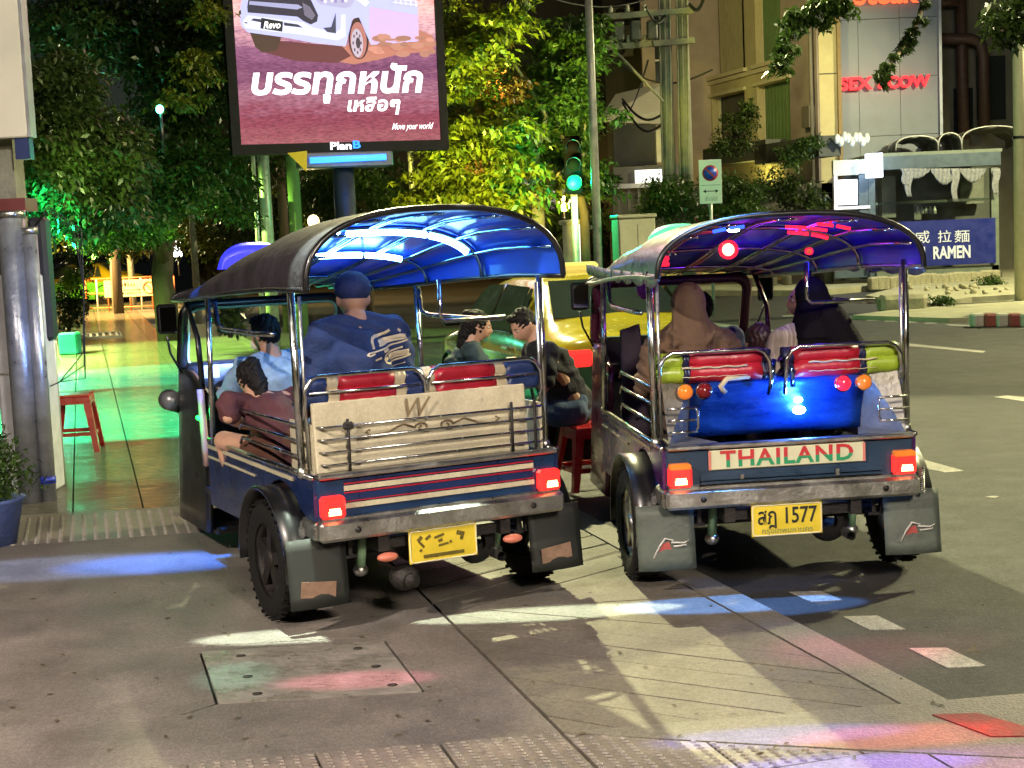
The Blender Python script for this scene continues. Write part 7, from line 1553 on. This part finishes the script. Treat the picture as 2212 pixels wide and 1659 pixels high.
added_spot('green flood light over the wet pavement', (-6.7, 14.6, 3.4), G(235, 900), 10000, (.02, 1, .4), 62, .2)  # added floods give the wet pavement its colour
added_spot('second green flood light further down the pavement', (-8.6, 20.5, 3.2), G(180, 820), 9000, (.02, 1, .5), 50, .25)
added_spot('yellow flood light over the wet pavement', (-10.8, 25, 4.5), G(275, 770), 17000, (.5, 1, .16), 75, .5)
added_spot('orange flood light over the far pavement', (-17.5, 40, 6), G(270, 672), 34000, (1, .6, .16), 80, .5)
street_lamp('street lamp right of the frame lighting the sign and bushes', (12, 20), (9.6, 20.5, 8.5), (8.5, 34, 1.5), 2000, (1, .93, .6), 85)  # added to brighten the sign, poles and bushes
pool('blue flood light before the parked wheel at left', (360, 1215), 4.2, 1.5, .7, 220, (.01, .17, 1), .8)  # added spots make the coloured bands on the paving
pool('pale blue flood light on the driveway at left', (150, 1225), 4.4, 2.2, .8, 60, (.35, .5, 1), .6)
pool('white flood light behind the moving tuk-tuk', (655, 1372), 4.2, 1.1, .28, 190, (.85, 1, .8), .35)
pool('white flood light on the joint between the slabs', (1180, 1325), 4.2, 1.4, .27, 180, (.85, 1, .75), .15)
pool('blue white flood light under the waiting tuk-tuk', (1600, 1300), 4.2, 1.3, .4, 210, (.12, .36, 1), .2)
pool('pink flood light on the manhole cover', (770, 1470), 4.4, .8, .3, 75, (1, .25, .38), .7)
pool('green white flood light on the manhole cover', (510, 1460), 4.4, .45, .5, 30, (.3, 1, .75), .8)
pool('magenta flood light on the asphalt dashes', (1850, 1400), 4.2, 1.0, .7, 40, (1, .03, .35), 1)
pool('violet flood light on the front paving', (1690, 1590), 4.0, 1.1, .24, 90, (.2, .2, 1), .6)
pool('red flood light on the front paving', (1950, 1590), 4.0, 1.0, .3, 90, (1, .06, .1), .7)
pool('blue flood light on the nearest paving', (1820, 1655), 4.0, 1.1, .25, 130, (.1, .08, 1), .5)
pool('green flood light below the exhaust of the moving tuk-tuk', (820, 1280), 1.2 + 3, .7, .3, 0.1, (.05, 1, .3), .8)
pool('soft pink flood light on the nearest tactile tiles', (900, 1640), 4.2, 1.6, .35, 14, (1, .45, .4), .9)
# light in the trees and on the buildings
light('SPOT', 'tree_uplight', (-.9, 20.5, .6), tuple(P(1060, 280, 27)), 12000, (1, .9, .14), size=.3, angle=48, blend=.8)
light('SPOT', 'tree_uplight', (-2.8, 21, .6), tuple(P(1020, 110, 27)), 14000, (.75, 1, .1), size=.3, angle=30, blend=.8)
light('SPOT', 'tree_uplight', (3.6, 24, 2.5), tuple(P(1230, 200, 28.6)), 2600, (.7, 1, .28), size=.3, angle=40, blend=.9)
light('SPOT', 'tree_uplight', (-3.6, 12.5, 5.0), tuple(P(150, 330, 17)), 260, (1, .9, .35), size=.3, angle=60, blend=.9)
light('SPOT', 'tree_uplight', (-4.4, 14.5, 2.5), tuple(P(430, 380, 22)), 380, (.75, 1, .3), size=.3, angle=50, blend=.9)
light('SPOT', 'facade_light', (5.0, 36.5, 7.5), tuple(Mf @ Vector((4, 5.5, 0))), 1700, (1, .84, .3), size=.3, angle=75, blend=.8)
light('SPOT', 'facade_light', (9.5, 34, 7.5), (11.3, 42, 5.0), 420, (.8, .9, 1), size=.3, angle=60, blend=.9)
light('SPOT', 'branch_light', (5.5, 9, 5), tuple(P(1760, 60, 15)), 600, (1, .95, .55), size=.2, angle=50, blend=.9)
light('SPOT', 'pipe_blue_fill', (-1.6, 9.2, 1.2), (-3.7, 11, .9), 260, (.25, .4, 1), size=.1, angle=60, blend=.8)  # blue spot added to tint the grey pipes
added_spot('warm flood light on the cream sign board', (-1.4, 6.5, 4.2), (-4.1, 11.3, 3.4), 900, (1, .93, .78), 45, .8)  # added to brighten the board
added_spot('soft warm flood light over the driveway at left', (-4.6, 2.0, 5.2), (-1.8, 6.6, 0), 2600, (1, .85, .72), 80, 1)  # fill added for the left foreground
pool('purple flood light at the lower right corner', (2110, 1640), 4.0, 1.0, .3, 50, (.6, .05, .7), .6)
pool('second magenta flood light beside the painted dashes', (1990, 1375), 4.2, 1.1, .5, 26, (1, .04, .12), 1)
pool('warm vendor light over the man on the red stool', (1250, 985), 4.4, 1.5, 1.6, 26, (1, .9, .7), .6)  # overhead spot added to brighten the man and the stool
added_spot('third green flood light just beyond the tactile strip', (-5.3, 12.4, 2.4), G(270, 990), 500, (.05, 1, .35), 62, .6)
